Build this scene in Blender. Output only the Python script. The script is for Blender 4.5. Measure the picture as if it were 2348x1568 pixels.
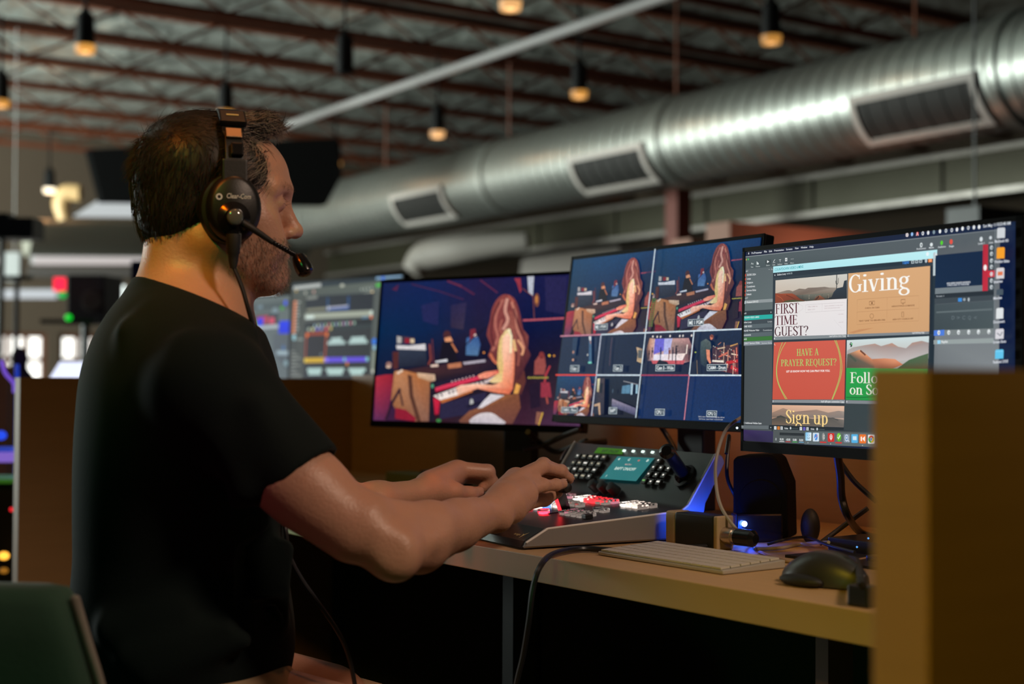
import bpy, bmesh, math, random
import numpy as np
from mathutils import Vector, Matrix
random.seed(7); rng = np.random.default_rng(7)
S = bpy.context.scene
COL = S.collection
for _o in list(bpy.data.objects): bpy.data.objects.remove(_o)

# ------------------------------------------------------------------ camera
F = 3261.0; CX, CY = 1174.0, 784.0; CZ = 0.996
PITCH = math.atan(81 / F); ROLL = 0.005
RC = (Matrix.Rotation(math.pi / 2 + PITCH, 3, 'X') @ Matrix.Rotation(ROLL, 3, 'Z'))
cd = bpy.data.cameras.new('camera'); cam = bpy.data.objects.new('camera', cd); COL.objects.link(cam)
cam.matrix_world = Matrix.Translation((0, 0, CZ)) @ RC.to_4x4()
cd.sensor_width = 36; cd.lens = 36 * F / 2348; cd.clip_start = .05; cd.clip_end = 200
cd.dof.use_dof = True; cd.dof.focus_distance = 2.12; cd.dof.aperture_fstop = 3.2
cd.dof.aperture_blades = 0
S.camera = cam
# ------------------------------------------------------------------ colour management, world
S.view_settings.view_transform = 'Standard'; S.view_settings.look = 'None'
S.view_settings.gamma = 1; S.view_settings.use_curve_mapping = False
S.view_settings.exposure = 0.0
try:
    S.cycles.use_denoising = True; S.cycles.denoiser = 'OPENIMAGEDENOISE'
    S.cycles.max_bounces = 5; S.cycles.diffuse_bounces = 2; S.cycles.glossy_bounces = 3
    S.cycles.transmission_bounces = 4; S.cycles.transparent_max_bounces = 6
    S.cycles.caustics_reflective = False; S.cycles.caustics_refractive = False
    S.cycles.sample_clamp_indirect = 3.0
except Exception: pass
W = bpy.data.worlds.new('hall_ambient'); S.world = W; W.use_nodes = True
W.node_tree.nodes['Background'].inputs[0].default_value = (.75, .8, 1, 1)
W.node_tree.nodes['Background'].inputs[1].default_value = 0.0025

# ------------------------------------------------------------------ geometry of the view
def ray(x, y):
    return RC @ Vector(((x - CX) / F, -(y - CY) / F, -1))
def PX(x, y, Y):
    d = ray(x, y); return Vector((0, 0, CZ)) + d * (Y / d.y)
def GR(x, y, z):
    d = ray(x, y); return Vector((0, 0, CZ)) + d * ((z - CZ) / d.z)
def PLN(x, y, p, n):
    d = ray(x, y); o = Vector((0, 0, CZ)); return o + d * ((Vector(p) - o).dot(n) / d.dot(n))
BU = Vector((.5547, -.8321, 0)); BV = Vector((.8321, .5547, 0)); UP = Vector((0, 0, 1))   # building axes
def BP(a, b, z): return BU * a + BV * b + UP * z

# ------------------------------------------------------------------ lamps
def lin(c):
    c = c / 255.0
    return c / 12.92 if c <= .04045 else ((c + .055) / 1.055) ** 2.4
def RGB(r, g, b): return (lin(r), lin(g), lin(b))
def aim(o, loc, target):
    o.location = loc; o.rotation_euler = (Vector(target) - Vector(loc)).to_track_quat('-Z', 'Y').to_euler()
def lamp(name, kind, loc, target, energy, color, size=.1, spot=60, blend=.6, size_y=None):
    l = bpy.data.lights.new(name, kind); o = bpy.data.objects.new(name, l); COL.objects.link(o)
    l.energy = energy; l.color = color
    if kind == 'AREA':
        l.size = size
        if size_y: l.shape = 'RECTANGLE'; l.size_y = size_y
    else: l.shadow_soft_size = size
    if kind == 'SPOT': l.spot_size = math.radians(spot); l.spot_blend = blend
    aim(o, loc, target); return o
lamp('daylight_windows', 'AREA', BP(-19.6, .5, 1.4), BP(-8, 7, 3.2), 145, (.92, 1, .95), 4.5, size_y=2)
lamp('ceiling_fill', 'AREA', BP(-15, -3, 1.6), BP(-15, 1, 4.3), 1800, (.88, 1, .94), 4.0)  # upward area light out of view, added to brighten the ceiling
lamp('green_fill_spot', 'SPOT', (-1.2, -.6, 3.0), (-.60, 1.9, 1.15), 120, (.03, 1, .20), .12, 12, .8)  # unseen spot, added for the green on head and back
lamp('green_chair_light', 'SPOT', (-1.0, -.5, 2.6), (-.66, 1.5, .7), 16, (.03, 1, .35), .12, 13, .8)  # separate unseen spot, added to light the chair
lamp('green_floor_light', 'SPOT', (-1.3, -.9, .55), (.5, 2.1, .20), 10, (.08, 1, .25), .12, 32, .7)  # another unseen spot, added for green under the desk
lamp('yellow_fill_spot', 'SPOT', (-1.5, -1.5, 2.4), (.29, 1.0, .84), 138, (1, .68, .03), .10, 23, .7)  # unseen spot, added to tint the partition end and desk edge
lamp('olive_wash', 'SPOT', (-2.5, .5, 2.9), (-.75, 3.75, .65), 48, (1, .58, .10), .15, 44, .8)  # unseen spot, added to lift the dark panels at left
lamp('soft_front_fill', 'SPOT', (1.5, .4, 2.7), (-.06, 1.86, .93), 122, (1, .72, .54), .20, 33, .7)  # unseen spot, added to brighten arm, hands and face
lamp('amber_neck_light', 'SPOT', (-1.3, .2, 3.1), (-.46, 1.88, 1.14), 170, (1, .13, .0), .08, 9, .6)
lamp('amber_down_light', 'SPOT', (-.1, 2.0, 3.4), (-.34, 1.92, 1.3), 26, (1, .36, .12), .08, 24, .8)
lamp('magenta_fill_spot', 'SPOT', (-1.7, .2, .95), (-.24, 1.75, .87), 7, (1, .10, .25), .05, 12, .7)  # unseen low kick, added for pink on the arm


# ------------------------------------------------------------------ helpers
def tag(o, label=None, cat=None, group=None, kind=None):
    if label: o['label'] = label
    if cat: o['category'] = cat
    if group: o['group'] = group
    if kind: o['kind'] = kind
    return o
def empty(name, loc, label, cat, group=None, rot=None):
    o = bpy.data.objects.new(name, None); COL.objects.link(o)
    M = Matrix.Translation(Vector(loc))
    if rot is not None: M = M @ rot.to_4x4()
    o.matrix_world = M; o.empty_display_size = .05
    WM[o.name] = M
    return tag(o, label, cat, group)
WM = {}
def wm(o): return WM.get(o.name, Matrix.Identity(4))
def FR(x, y, z):            # rotation whose columns are the three axes
    return Matrix((x, y, z)).transposed()
def link_mesh(name, me, mat=None, parent=None, world=False, smooth=False):
    if mat is not None:
        for m_ in (mat if isinstance(mat, (list, tuple)) else [mat]): me.materials.append(m_)
    if parent is not None and world: me.transform(wm(parent).inverted())
    if smooth: me.shade_smooth()
    o = bpy.data.objects.new(name, me); COL.objects.link(o)
    if parent is not None: o.parent = parent; WM[o.name] = wm(parent)
    me.update(); return o
class MB:
    """collects pieces of ONE mesh"""
    def __init__(s): s.v = []; s.f = []; s.M = None
    def add(s, vs, fs):
        n = len(s.v); s.v += [tuple(v) for v in vs]; s.f += [tuple(i + n for i in f) for f in fs]; return s
    def box(s, c, size, R=None):
        c = Vector(c); hx, hy, hz = [q / 2 for q in size]
        P = [Vector((x, y, z)) for z in (-hz, hz) for y in (-hy, hy) for x in (-hx, hx)]
        if R is not None: P = [R @ p for p in P]
        return s.add([c + p for p in P], [(0, 2, 3, 1), (4, 5, 7, 6), (0, 1, 5, 4), (2, 6, 7, 3), (0, 4, 6, 2), (1, 3, 7, 5)])
    def obox(s, p, ax, ay, az):      # box from a corner and three edge vectors
        p = Vector(p); ax = Vector(ax); ay = Vector(ay); az = Vector(az)
        P = [p + ax * i + ay * j + az * k for k in (0, 1) for j in (0, 1) for i in (0, 1)]
        fs = [(0, 2, 3, 1), (4, 5, 7, 6), (0, 1, 5, 4), (2, 6, 7, 3), (0, 4, 6, 2), (1, 3, 7, 5)]
        if ax.cross(ay).dot(az) < 0: fs = [f[::-1] for f in fs]
        return s.add(P, fs)
    def ring(s, c, ax, ay, r, n, ry=None):
        ry = ry or r
        return [Vector(c) + Vector(ax) * (r * math.cos(2 * math.pi * i / n)) + Vector(ay) * (ry * math.sin(2 * math.pi * i / n)) for i in range(n)]
    def loft(s, rings, cap=True, closed=True):
        n = len(rings[0]); vs = [p for r in rings for p in r]; fs = []
        for k in range(len(rings) - 1):
            for i in range(n if closed else n - 1):
                j = (i + 1) % n; fs.append((k * n + i, k * n + j, (k + 1) * n + j, (k + 1) * n + i))
        if cap: fs.append(tuple(range(n - 1, -1, -1))); fs.append(tuple((len(rings) - 1) * n + i for i in range(n)))
        return s.add(vs, fs)
    def axes(s, d):
        d = Vector(d).normalized(); a = d.orthogonal().normalized(); return a, d.cross(a)
    def cyl(s, p0, p1, r0, r1=None, n=20, cap=True):
        p0 = Vector(p0); p1 = Vector(p1); a, b = s.axes(p1 - p0)
        return s.loft([s.ring(p0, a, b, r0, n), s.ring(p1, a, b, r1 if r1 is not None else r0, n)], cap)
    def lathe(s, p, d, prof, n=28, cap=True):     # prof = [(distance along d, radius)...]
        p = Vector(p); d = Vector(d).normalized(); a, b = s.axes(d)
        return s.loft([s.ring(p + d * h, a, b, max(r, 1e-5), n) for h, r in prof], cap)
    def tube(s, pts, r, n=8, res=6, cap=True):
        pts = crom([Vector(p) for p in pts], res) if res > 1 else [Vector(p) for p in pts]
        rad = r if isinstance(r, (list, tuple)) else None
        rings = []; t0 = (pts[1] - pts[0]).normalized(); a = t0.orthogonal().normalized()
        for i, p in enumerate(pts):
            t = (pts[min(i + 1, len(pts) - 1)] - pts[max(i - 1, 0)]).normalized()
            a = (a - t * a.dot(t)).normalized(); b = t.cross(a)
            u = i / (len(pts) - 1)
            rr = np.interp(u * (len(rad) - 1), range(len(rad)), rad) if rad else r
            rings.append(s.ring(p, a, b, rr, n))
        return s.loft(rings, cap)
    def prism(s, poly, d):               # polygon of 3D points extruded by vector d
        n = len(poly); d = Vector(d); P = [Vector(p) for p in poly]
        nrm = Vector((0, 0, 0))
        for i in range(n): nrm += P[i].cross(P[(i + 1) % n])
        if nrm.dot(d) < 0: P = P[::-1]
        return s.add(P + [p + d for p in P], [tuple(range(n - 1, -1, -1)), tuple(range(n, 2 * n))] +
                     [(i, (i + 1) % n, n + (i + 1) % n, n + i) for i in range(n)])
    def ell(s, c, r, R=None, nu=20, nv=12):
        vs = []; fs = []; c = Vector(c)
        for j in range(nv + 1):
            th = math.pi * j / nv
            for i in range(nu):
                ph = 2 * math.pi * i / nu
                p = Vector((r[0] * math.sin(th) * math.cos(ph), r[1] * math.sin(th) * math.sin(ph), r[2] * math.cos(th)))
                vs.append(c + (R @ p if R is not None else p))
        for j in range(nv):
            for i in range(nu):
                k = (i + 1) % nu; fs.append((j * nu + i, (j + 1) * nu + i, (j + 1) * nu + k, j * nu + k))
        return s.add(vs, fs)
    def build(s, name, mat, parent=None, world=True, smooth=False, bevel=0, seg=2, auto=None):
        me = bpy.data.meshes.new(name); me.from_pydata(s.v, [], s.f); me.validate()
        if bevel or auto or smooth:
            bm = bmesh.new(); bm.from_mesh(me)
            bmesh.ops.remove_doubles(bm, verts=bm.verts, dist=1e-6)
            if bevel:
                es = [e for e in bm.edges if len(e.link_faces) == 2 and e.calc_face_angle(0) > .5]
                bmesh.ops.bevel(bm, geom=es, offset=bevel, segments=seg, profile=.6, affect='EDGES', clamp_overlap=True)
            bm.to_mesh(me); bm.free()
        o = link_mesh(name, me, mat, parent, world and parent is not None)
        if smooth or auto:
            me.shade_smooth()
            try: me.set_sharp_from_angle(angle=math.radians(auto or 40))
            except Exception: pass
        return o
def crom(P, res, closed=False):
    out = []; n = len(P)
    rng_ = range(n if closed else n - 1)
    for i in rng_:
        if closed: p0, p1, p2, p3 = P[(i - 1) % n], P[i], P[(i + 1) % n], P[(i + 2) % n]
        else: p0, p1, p2, p3 = P[max(i - 1, 0)], P[i], P[i + 1], P[min(i + 2, n - 1)]
        for k in range(res):
            t = k / res
            out.append(.5 * ((2 * p1) + (p2 - p0) * t + (2 * p0 - 5 * p1 + 4 * p2 - p3) * t * t + (3 * p1 - p0 - 3 * p2 + p3) * t ** 3))
    if not closed: out.append(P[-1])
    return out
def copy_tree(o, parent=None, M=None):
    c = o.copy(); COL.objects.link(c)
    if parent is not None: c.parent = parent
    if M is not None: c.matrix_world = M; WM[c.name] = M
    for ch in [q for q in bpy.data.objects if q.parent == o]: copy_tree(ch, c)
    return c

# ------------------------------------------------------------------ materials
MATS = {}
def mat(name, rgb=(.5, .5, .5), rough=.5, metal=0, emit=None, es=1.0, bump=0, bscale=60, vary=0, vscale=4, spec=.5, coat=0, trans=0, alpha=1, stretch=None, sss=0, sheen=0, nosample=False, bdist=.01):
    if name in MATS: return MATS[name]
    m = bpy.data.materials.new(name); m.use_nodes = True; nt = m.node_tree; b = nt.nodes['Principled BSDF']
    I = b.inputs
    I['Base Color'].default_value = (*rgb, 1); I['Roughness'].default_value = rough; I['Metallic'].default_value = metal
    I['Specular IOR Level'].default_value = spec; I['Coat Weight'].default_value = coat
    I['Transmission Weight'].default_value = trans; I['Alpha'].default_value = alpha
    if sheen: I['Sheen Weight'].default_value = sheen; I['Sheen Roughness'].default_value = .4
    if sss:
        I['Subsurface Weight'].default_value = sss; I['Subsurface Radius'].default_value = (1, .35, .2); I['Subsurface Scale'].default_value = .006
    if emit is not None:
        I['Emission Color'].default_value = (*emit, 1); I['Emission Strength'].default_value = es
    if bump or vary:
        tc = nt.nodes.new('ShaderNodeTexCoord'); mp = nt.nodes.new('ShaderNodeMapping')
        nt.links.new(tc.outputs['Object'], mp.inputs[0])
        if stretch: mp.inputs['Scale'].default_value = stretch
    if bump:
        nz = nt.nodes.new('ShaderNodeTexNoise'); nz.inputs['Scale'].default_value = bscale; nz.inputs['Detail'].default_value = 4
        bp = nt.nodes.new('ShaderNodeBump'); bp.inputs['Strength'].default_value = bump; bp.inputs['Distance'].default_value = bdist
        nt.links.new(mp.outputs[0], nz.inputs['Vector']); nt.links.new(nz.outputs[0], bp.inputs['Height']); nt.links.new(bp.outputs[0], I['Normal'])
    if vary:
        nz = nt.nodes.new('ShaderNodeTexNoise'); nz.inputs['Scale'].default_value = vscale; nz.inputs['Detail'].default_value = 5
        mx = nt.nodes.new('ShaderNodeMix'); mx.data_type = 'RGBA'
        lo = tuple(c * (1 - vary) for c in rgb); hi = tuple(min(1, c * (1 + vary)) for c in rgb)
        mx.inputs[6].default_value = (*lo, 1); mx.inputs[7].default_value = (*hi, 1)
        nt.links.new(mp.outputs[0], nz.inputs['Vector']); nt.links.new(nz.outputs[0], mx.inputs[0]); nt.links.new(mx.outputs[2], I['Base Color'])
    if nosample: m.cycles.emission_sampling = 'NONE'
    MATS[name] = m; return m
def glow(name, rgb, s=1.0, nosample=False):
    return mat(name, (0, 0, 0), .5, emit=rgb, es=s, nosample=nosample)
BLACK = mat('black_plastic', (.012, .012, .013), .42)
BLACKG = mat('black_gloss', (.008, .008, .009), .18)
RUBBER = mat('black_rubber', (.012, .012, .012), .6)
ALU = mat('brushed_aluminium', (.62, .6, .58), .34, 1, bump=.02, bscale=300)
WOOD = mat('laminate_maple', (.56, .36, .18), .5, vary=.12, vscale=3, stretch=(2, 30, 2), spec=.4)
WALLW = mat('laminate_panel', (.40, .235, .105), .55, vary=.1, vscale=3, stretch=(2, 2, 25), spec=.35)
# ================================================================== the hall
ROT_B = FR(BU, BV, UP)
CONC = mat('stained_concrete', (.06, .055, .05), .6, vary=.3, vscale=2)
FOIL = mat('foil_faced_roof_insulation', (.46, .50, .46), .34, .6, bump=1.0, bscale=2.6, bdist=.16, vary=.5, vscale=1.8)
BEIGE = mat('painted_wall_beige', (.105, .075, .05), .8, vary=.08, vscale=1)
STEEL = mat('red_oxide_steel', (.17, .05, .022), .5, vary=.25, vscale=2)
GALV = mat('galvanised_duct', (.36, .37, .34), .42, .85, bump=.25, bscale=6, vary=.12, vscale=3)
def struct(o, kind='structure'): o['kind'] = kind; return o
A0, A1, B0, B1 = -20.0, 7.0, -9.0, 16.0; ZC = 4.34
struct(MB().obox(BP(A0, B0, -.1), BU * (A1 - A0), BV * (B1 - B0), UP * .1).build('floor', CONC))
struct(MB().obox(BP(A0, B0, ZC), BU * (A1 - A0), BV * (B1 - B0), UP * .1).build('ceiling', FOIL))
# left wall (far end of the hall) with two window openings
WIN = []
def wallpt(x, y): return PLN(x, y, BP(A0, 0, 0), BU)
def bz(p): return (p.dot(BV), p.z)
spans = [(bz(wallpt(-70, 764)), bz(wallpt(106, 980))), (bz(wallpt(136, 764)), bz(wallpt(262, 980)))]
b = MB(); zb = min(s[1][1] for s in spans); zt = max(s[0][1] for s in spans)
zb = max(zb, .5)
def wl(b0, b1, z0, z1): b.obox(BP(A0 - .2, b0, z0), BU * .2, BV * (b1 - b0), UP * (z1 - z0))
wl(B0, spans[0][0][0], 0, ZC); wl(spans[0][1][0], spans[1][0][0], 0, ZC); wl(spans[1][1][0], B1, 0, ZC)
for s in spans: wl(s[0][0], s[1][0], zt, ZC); wl(s[0][0], s[1][0], 0, zb)
struct(b.build('wall_left', BEIGE))
struct(MB().obox(BP(A0, B1, 0), BU * (A1 - A0), BV * .2, UP * ZC).build('wall_back', BEIGE))
DAY = glow('daylit_frosted_pane', (1.0, 1.0, .93), 2.2)
MULL = mat('window_mullion_wood', (.14, .05, .025), .6)
for k, s in enumerate(spans):
    b0, b1 = s[0][0], s[1][0]; n = 4 if k == 0 else 3
    fr = MB(); t = .06
    for q in range(n + 1):
        x = b0 + (b1 - b0 - t) * q / n; fr.obox(BP(A0 - .12, x, zb), BU * .08, BV * t, UP * (zt - zb))
    for q in range(4):
        z = zb + (zt - zb - t) * q / 3; fr.obox(BP(A0 - .12, b0, z), BU * .08, BV * (b1 - b0), UP * t)
    w = struct(fr.build('window_%d' % (k + 1), MULL))
    MB().obox(BP(A0 - .16, b0, zb), BU * .02, BV * (b1 - b0), UP * (zt - zb)).build('pane', DAY, w)

# open-web roof joists
def joist(k):
    a = -8.65 - 1.31 * k
    r = empty('roof_joist', BP(a, 3, 4.0), 'red-brown open-web steel joist under the silver foil ceiling', 'joist', 'roof joists across the hall', ROT_B)
    L = 12.0
    m = MB(); m.box((0, 0, .03), (.02, 2 * L, .05)); m.box((0, 0, .055), (.10, 2 * L, .012)); m.build('bottom_chord', STEEL, r, world=False)
    m = MB(); m.box((0, 0, .30), (.13, 2 * L, .05)); m.build('top_chord', STEEL, r, world=False)
    m = MB(); p = .95; y = -L + .3; up = True
    while y + p / 2 < L:
        m.cyl((0, y, .05 if up else .29), (0, y + p / 2, .29 if up else .05), .013, n=8); y += p / 2; up = not up
    m.build('web', STEEL, r, world=False)
    return r
j0 = joist(0)
for k in range(1, 9):
    copy_tree(j0, M=Matrix.Translation(BP(-1.31 * k, 0, 0)) @ wm(j0))

# round galvanised duct
dc = PX(2000, 232, 10.35); dR = .375
DA, DB = dc.dot(BU), dc.dot(BV)
duct = empty('air_duct', BP(DA, DB, dc.z), 'large round silver spiral duct with square vents, running down from the upper right', 'duct', rot=ROT_B)
prof = []; x = -9.6
while x < 7.5:
    prof += [(x, dR), (x + .10, dR), (x + .105, dR + .008), (x + .125, dR + .008), (x + .13, dR)]; x += .15
MB().lathe((0, 0, 0), (1, 0, 0), prof, 40).build('pipe', GALV, duct, world=False, smooth=True)
DARKGR = mat('vent_shade', (.016, .015, .013), .7)  # near-black paints the shade inside the vents
FRAMEM = mat('vent_frame_metal', (.55, .50, .46), .6)
def duct_u(x, y):    # where along the duct axis a pixel's ray passes closest
    d = ray(x, y); o = Vector((0, 0, CZ)); c = BP(DA, DB, dc.z); w0 = o - c
    bb = d.dot(BU); A_ = d.dot(d); den = A_ - bb * bb
    return (A_ * BU.dot(w0) - bb * d.dot(w0)) / den
for (x0, x1, yy) in ((925, 1022, 487), (1330, 1476, 398), (1965, 2222, 262)):
    x0 += .026 * (x0 + 1000); x1 += .0355 * (x1 + 1000); ua, ub = duct_u(x0, yy + 12), duct_u(x1, yy - 18)
    # direction of the vent on the pipe: towards the camera, a little below
    ang0, ang1 = math.radians(-64), math.radians(-6)
    out = -BV
    def cp(u, a, r): return Vector((u, -r * math.cos(a), r * math.sin(a)))
    fr = MB(); n = 8; bw = .05; da = bw / dR
    def strip(m, u0, u1, a0, a1, r0, r1):
        rings = []
        for i in range(n + 1):
            a = a0 + (a1 - a0) * i / n
            rings.append([cp(u0, a, r0), cp(u1, a, r0), cp(u1, a, r1), cp(u0, a, r1)])
        m.loft(rings)
    strip(fr, ua, ua + bw, ang0, ang1, dR - .01, dR + .035); strip(fr, ub - bw, ub, ang0, ang1, dR - .01, dR + .035)
    strip(fr, ua, ub, ang0, ang0 + da, dR - .01, dR + .035); strip(fr, ua, ub, ang1 - da, ang1, dR - .01, dR + .035)
    v = fr.build('vent', FRAMEM, duct, world=False)
    rc = MB(); strip(rc, ua + bw, ub - bw, ang0 + da, ang1 - da, dR - .01, dR + .018)
    for q in range(6):
        uu = ua + bw + (ub - ua - 2 * bw) * (q + .5) / 6
        strip(rc, uu - .004, uu + .004, ang0 + da, ang1 - da, dR, dR + .024)
    rc.build('grille', DARKGR, v, world=False)
for x in (1096, 1488, 2240):
    x += .034 * (x + 1000); u0 = duct_u(x, 430 - (x - 1000) * .2)
    MB().lathe((u0, 0, 0), (1, 0, 0), [(-.05, dR), (-.05, dR + .02), (.05, dR + .02), (.05, dR)], 40).build('collar', GALV, duct, world=False, smooth=True)
for k in range(-3, 4):
    MB().cyl((k * 2.6 + .4, 0, dR), (k * 2.6 + .4, 0, 4.3 - dc.z), .012, n=8).build('hanger_rod', STEEL, duct, world=False)

# low rectangular duct behind it with a bright flange along each edge
q0 = PX(1578, 490, 14.8); QA, QB = q0.dot(BU), q0.dot(BV)
rd = empty('rectangular_duct', BP(QA, QB, q0.z), 'dull rectangular duct behind and below the big round duct', 'duct', rot=ROT_B)
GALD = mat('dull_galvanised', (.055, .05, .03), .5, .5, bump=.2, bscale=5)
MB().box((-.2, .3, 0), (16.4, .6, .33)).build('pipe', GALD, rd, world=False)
for s in (-1, 1):
    m = MB(); m.box((-.2, -.03, s * .175), (16.4, .06, .045))
    m.build('flange', mat('bright_flange', (.34, .31, .28), .4, .7, bump=.4, bscale=9), rd, world=False)
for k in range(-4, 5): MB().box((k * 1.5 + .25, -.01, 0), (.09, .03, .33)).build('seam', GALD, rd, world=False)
# duct stub turning down, seen over the programme monitor
m = MB(); c1 = PX(905, 566, 15.5); c2 = PX(1130, 552, 14.4); 
m.tube([PX(1210, 552, 15.6), PX(1060, 570, 15.8), PX(975, 588, 16), PX(945, 625, 16)], [.10, .16, .17, .12], n=20, res=8)
tag(m.build('branch_duct', mat('pale_duct_wrap', (.30, .27, .24), .6), smooth=True), 'pale branch duct drooping above the middle monitors', 'duct')
# long conduit
p1 = PX(1500, 0, 3261 * 2.75 / 865); 
tag(MB().cyl(p1 - BU * 9, p1 + BU * 6, .042, n=12).build('ceiling_pipe', mat('white_painted_pipe', (.30, .285, .28), .5), smooth=True), 'long straight pale pipe crossing under the joists diagonally', 'pipe')
# steel post
pc = PX(1555, 560, 13.3)
cpost = MB(); cpost.box((pc.x, pc.y, 1.38), (.17, .17, 2.76), ROT_B)
tag(cpost.build('steel_column', mat('dark_red_steel', (.16, .03, .015), .5)), 'dark red square steel post rising behind the multiview monitor', 'column')
# ceiling beams at the right
WARMB = mat('pink_lit_beam', (.42, .23, .17), .7)  # pink and orange light is put into the beams' colour
for (x0, y0, x1, y1, Y0, w, lb) in ((1690, 520, 2420, 560, 10.5, .34, 'beam with pink light in its colour, low behind the right-hand monitor, the nearer of two'), (1600, 556, 2500, 590, 12.5, .5, 'wide beam with pink light in its colour, low behind the right-hand monitor, the farther of two')):
    a = PX(x0, y0, Y0)
    tag(MB().obox(a - BV * .3, BV * 7, BU * .25, UP * -w).build('roof_beam', WARMB), lb, 'beam')
m = MB(); a = PX(2170, 480, 9); m.obox(a, BU * .25, BV * .55, UP * -.16); m.obox(a + BU * .05 + BV * .2 + UP * 0, BU * .012, BV * .012, UP * 2.2)
tag(m.build('stage_light', BLACK), 'small black fixture hanging above the right monitor', 'light')

lamp('beam_orange_fill', 'POINT', PX(1950, 640, 10.2), (0, 0, 0), 9, (1, .42, .26), .2)  # hidden orange point light, added to warm the beams
lamp('tablet_glow_light', 'POINT', PX(165, 840, 5.25), (0, 0, 0), 9, (.25, .25, 1), .1)
# pendant spot lamps:  pixel of the glowing rim, depth, brightness
LAMPB = mat('lamp_black', (.006, .006, .006), .6, spec=.15)
def pendant(x, y, zz, es, rgb, label, body=1.0, off=False):
    Y = 3261 * (zz - CZ) / (865 - y); p = PX(x, y, Y)
    r = empty('pendant_lamp', p, label, 'lamp', 'black pendant spot lamps', ROT_B)
    MB().lathe((0, 0, 0), (0, 0, 1), [(.03, .062), (.06, .068), (.24, .060), (.27, .03), (.30, .02)], 20).build('lamp_body', LAMPB, r, world=False, smooth=True)
    MB().cyl((0, 0, .29), (0, 0, max(.5, 4.05 - zz)), .012, n=8).build('stem', LAMPB, r, world=False)
    MB().lathe((0, 0, 0), (0, 0, 1), [(-.032, .045), (-.026, .066), (.028, .072)], 20).build('lens', LAMPB if off else glow('lamp_glow_%d_%d' % (x, y), rgb, es), r, world=False, smooth=True)
    if not off:
        lamp('pendant_light', 'POINT', p + Vector((0, 0, -.09)), p, 2.5 * es, (1, .50, .2), .05)
    return r
AMB = (.80, .36, .07)
pendant(195, 113, 3.3, .95, AMB, 'amber pendant spot at upper left, under the foil ceiling')
pendant(1170, 14, 3.3, 1.0, (.85, .45, .17), 'amber pendant spot cut by the top edge of the picture, above the pipe')
pendant(1328, 217, 3.3, .75, AMB, 'nearest amber pendant spot of the row over the round duct')
pendant(1003, 308, 3.3, 1.0, (.85, .45, .18), 'amber pendant spot in the middle of the row above the round duct')
pendant(768, 378, 3.3, .7, AMB, 'small dull amber pendant spot just right of the man\'s forehead')
pendant(1768, 92, 3.3, .6, AMB, 'amber pendant spot at upper right above the big round duct')
pendant(113, 437, 3.3, 2.6, (1, .85, .6), 'brightest cream-white pendant spot at far left beside the tan elbow')
pendant(2, 238, 3.3, .8, AMB, 'amber pendant spot half cut off by the left edge of the picture')
pendant(790, 160, 3.3, 0, AMB, 'unlit black pendant spot among the joists between head and pipe', off=True)
pendant(517, 262, 3.3, .8, AMB, 'amber pendant spot partly hidden behind the top of the headset')

# black hanging panel behind the head; its right end stands in for dark ceiling
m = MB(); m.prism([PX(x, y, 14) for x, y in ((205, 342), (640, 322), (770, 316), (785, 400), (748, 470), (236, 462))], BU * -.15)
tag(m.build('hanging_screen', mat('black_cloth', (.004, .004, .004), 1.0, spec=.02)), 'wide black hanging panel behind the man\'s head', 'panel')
# grey duct along the far wall
TAN = mat('tan_elbow_metal', (.75, .48, .22), .4)
m = MB(); p0 = PX(85, 548, 17.0); p1 = PX(760, 552, 17.0 + 0)
m.loft([m.ring(PX(60, 545, 17.2), UP, BU, .23, 24), m.ring(PX(700, 556, 21), UP, BU, .23, 24)])
tag(m.build('wall_duct', mat('grey_green_duct', (.30, .29, .24), .55), smooth=True), 'grey horizontal duct along the far wall behind the man\'s head', 'duct')
m = MB(); m.tube([PX(185, 442, 16.8), PX(152, 444, 16.8), PX(140, 470, 16.8), PX(148, 505, 16.8)], [.10, .11, .1, .07], n=14)
tag(m.build('duct_elbow', TAN, smooth=True), 'tan curved metal elbow beside the cream-white lamp', 'duct')
# lit ceiling panel and strip lights at far left
LWH = glow('cool_white_tube', (.80, .84, .84), .8)
HOUS = mat('lamp_housing_grey', (.3, .3, .3), .5)
def strip_light(name, quad, Y, t, label, es, rgb):
    P = [PX(x, y, Y) for x, y in quad]; n = Vector((0, 0.06, 0))
    r = empty(name, P[0], label, 'light')
    MB().prism(P, n).build('diffuser', glow('tube_%d' % int(quad[0][1] * 10 + quad[0][0]), rgb, es), r)
    c = sum(P, Vector()) / len(P); Q = [c + (p - c) * 1.04 + Vector((0, .065, 0.012)) for p in P]
    MB().prism(Q, Vector((0, .05, 0))).build('housing', HOUS, r)
strip_light('panel_light', [(168, 496), (228, 458), (420, 462), (420, 498)], 15.5, .1, 'bright trapezoid ceiling light left of the man\'s head', .62, (.8, .85, .86))
strip_light('strip_light', [(76, 588), (600, 592), (600, 606), (76, 606)], 16.3, .1, 'long pinkish strip light below the grey wall duct', .6, (.9, .80, .78))
strip_light('strip_light', [(-60, 588), (14, 588), (14, 604), (-60, 604)], 16.2, .1, 'short stub of strip light cut by the left edge of the picture', .5, (.9, .82, .8))
strip_light('strip_light', [(-60, 664), (126, 664), (126, 684), (-60, 684)], 14.5, .1, 'white strip light behind the thin black stand', .7, (.75, .8, .85))
strip_light('wall_light', [(263, 655), (283, 655), (283, 695), (263, 695)], 15, .1, 'upright white wall lamp left of the man\'s collar', 2.5, (.9, 1, .95))
strip_light('wall_light', [(545, 660), (633, 640), (633, 690), (545, 700)], 12, .1, 'blown-out white light below the man\'s chin', 1.3, (.95, 1, .97))
m = MB(); m.obox(PX(62, 610, 16.5), Vector((1.62, 0, 0)), Vector((0, .3, 0)), Vector((0, 0, -.12)))
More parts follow.
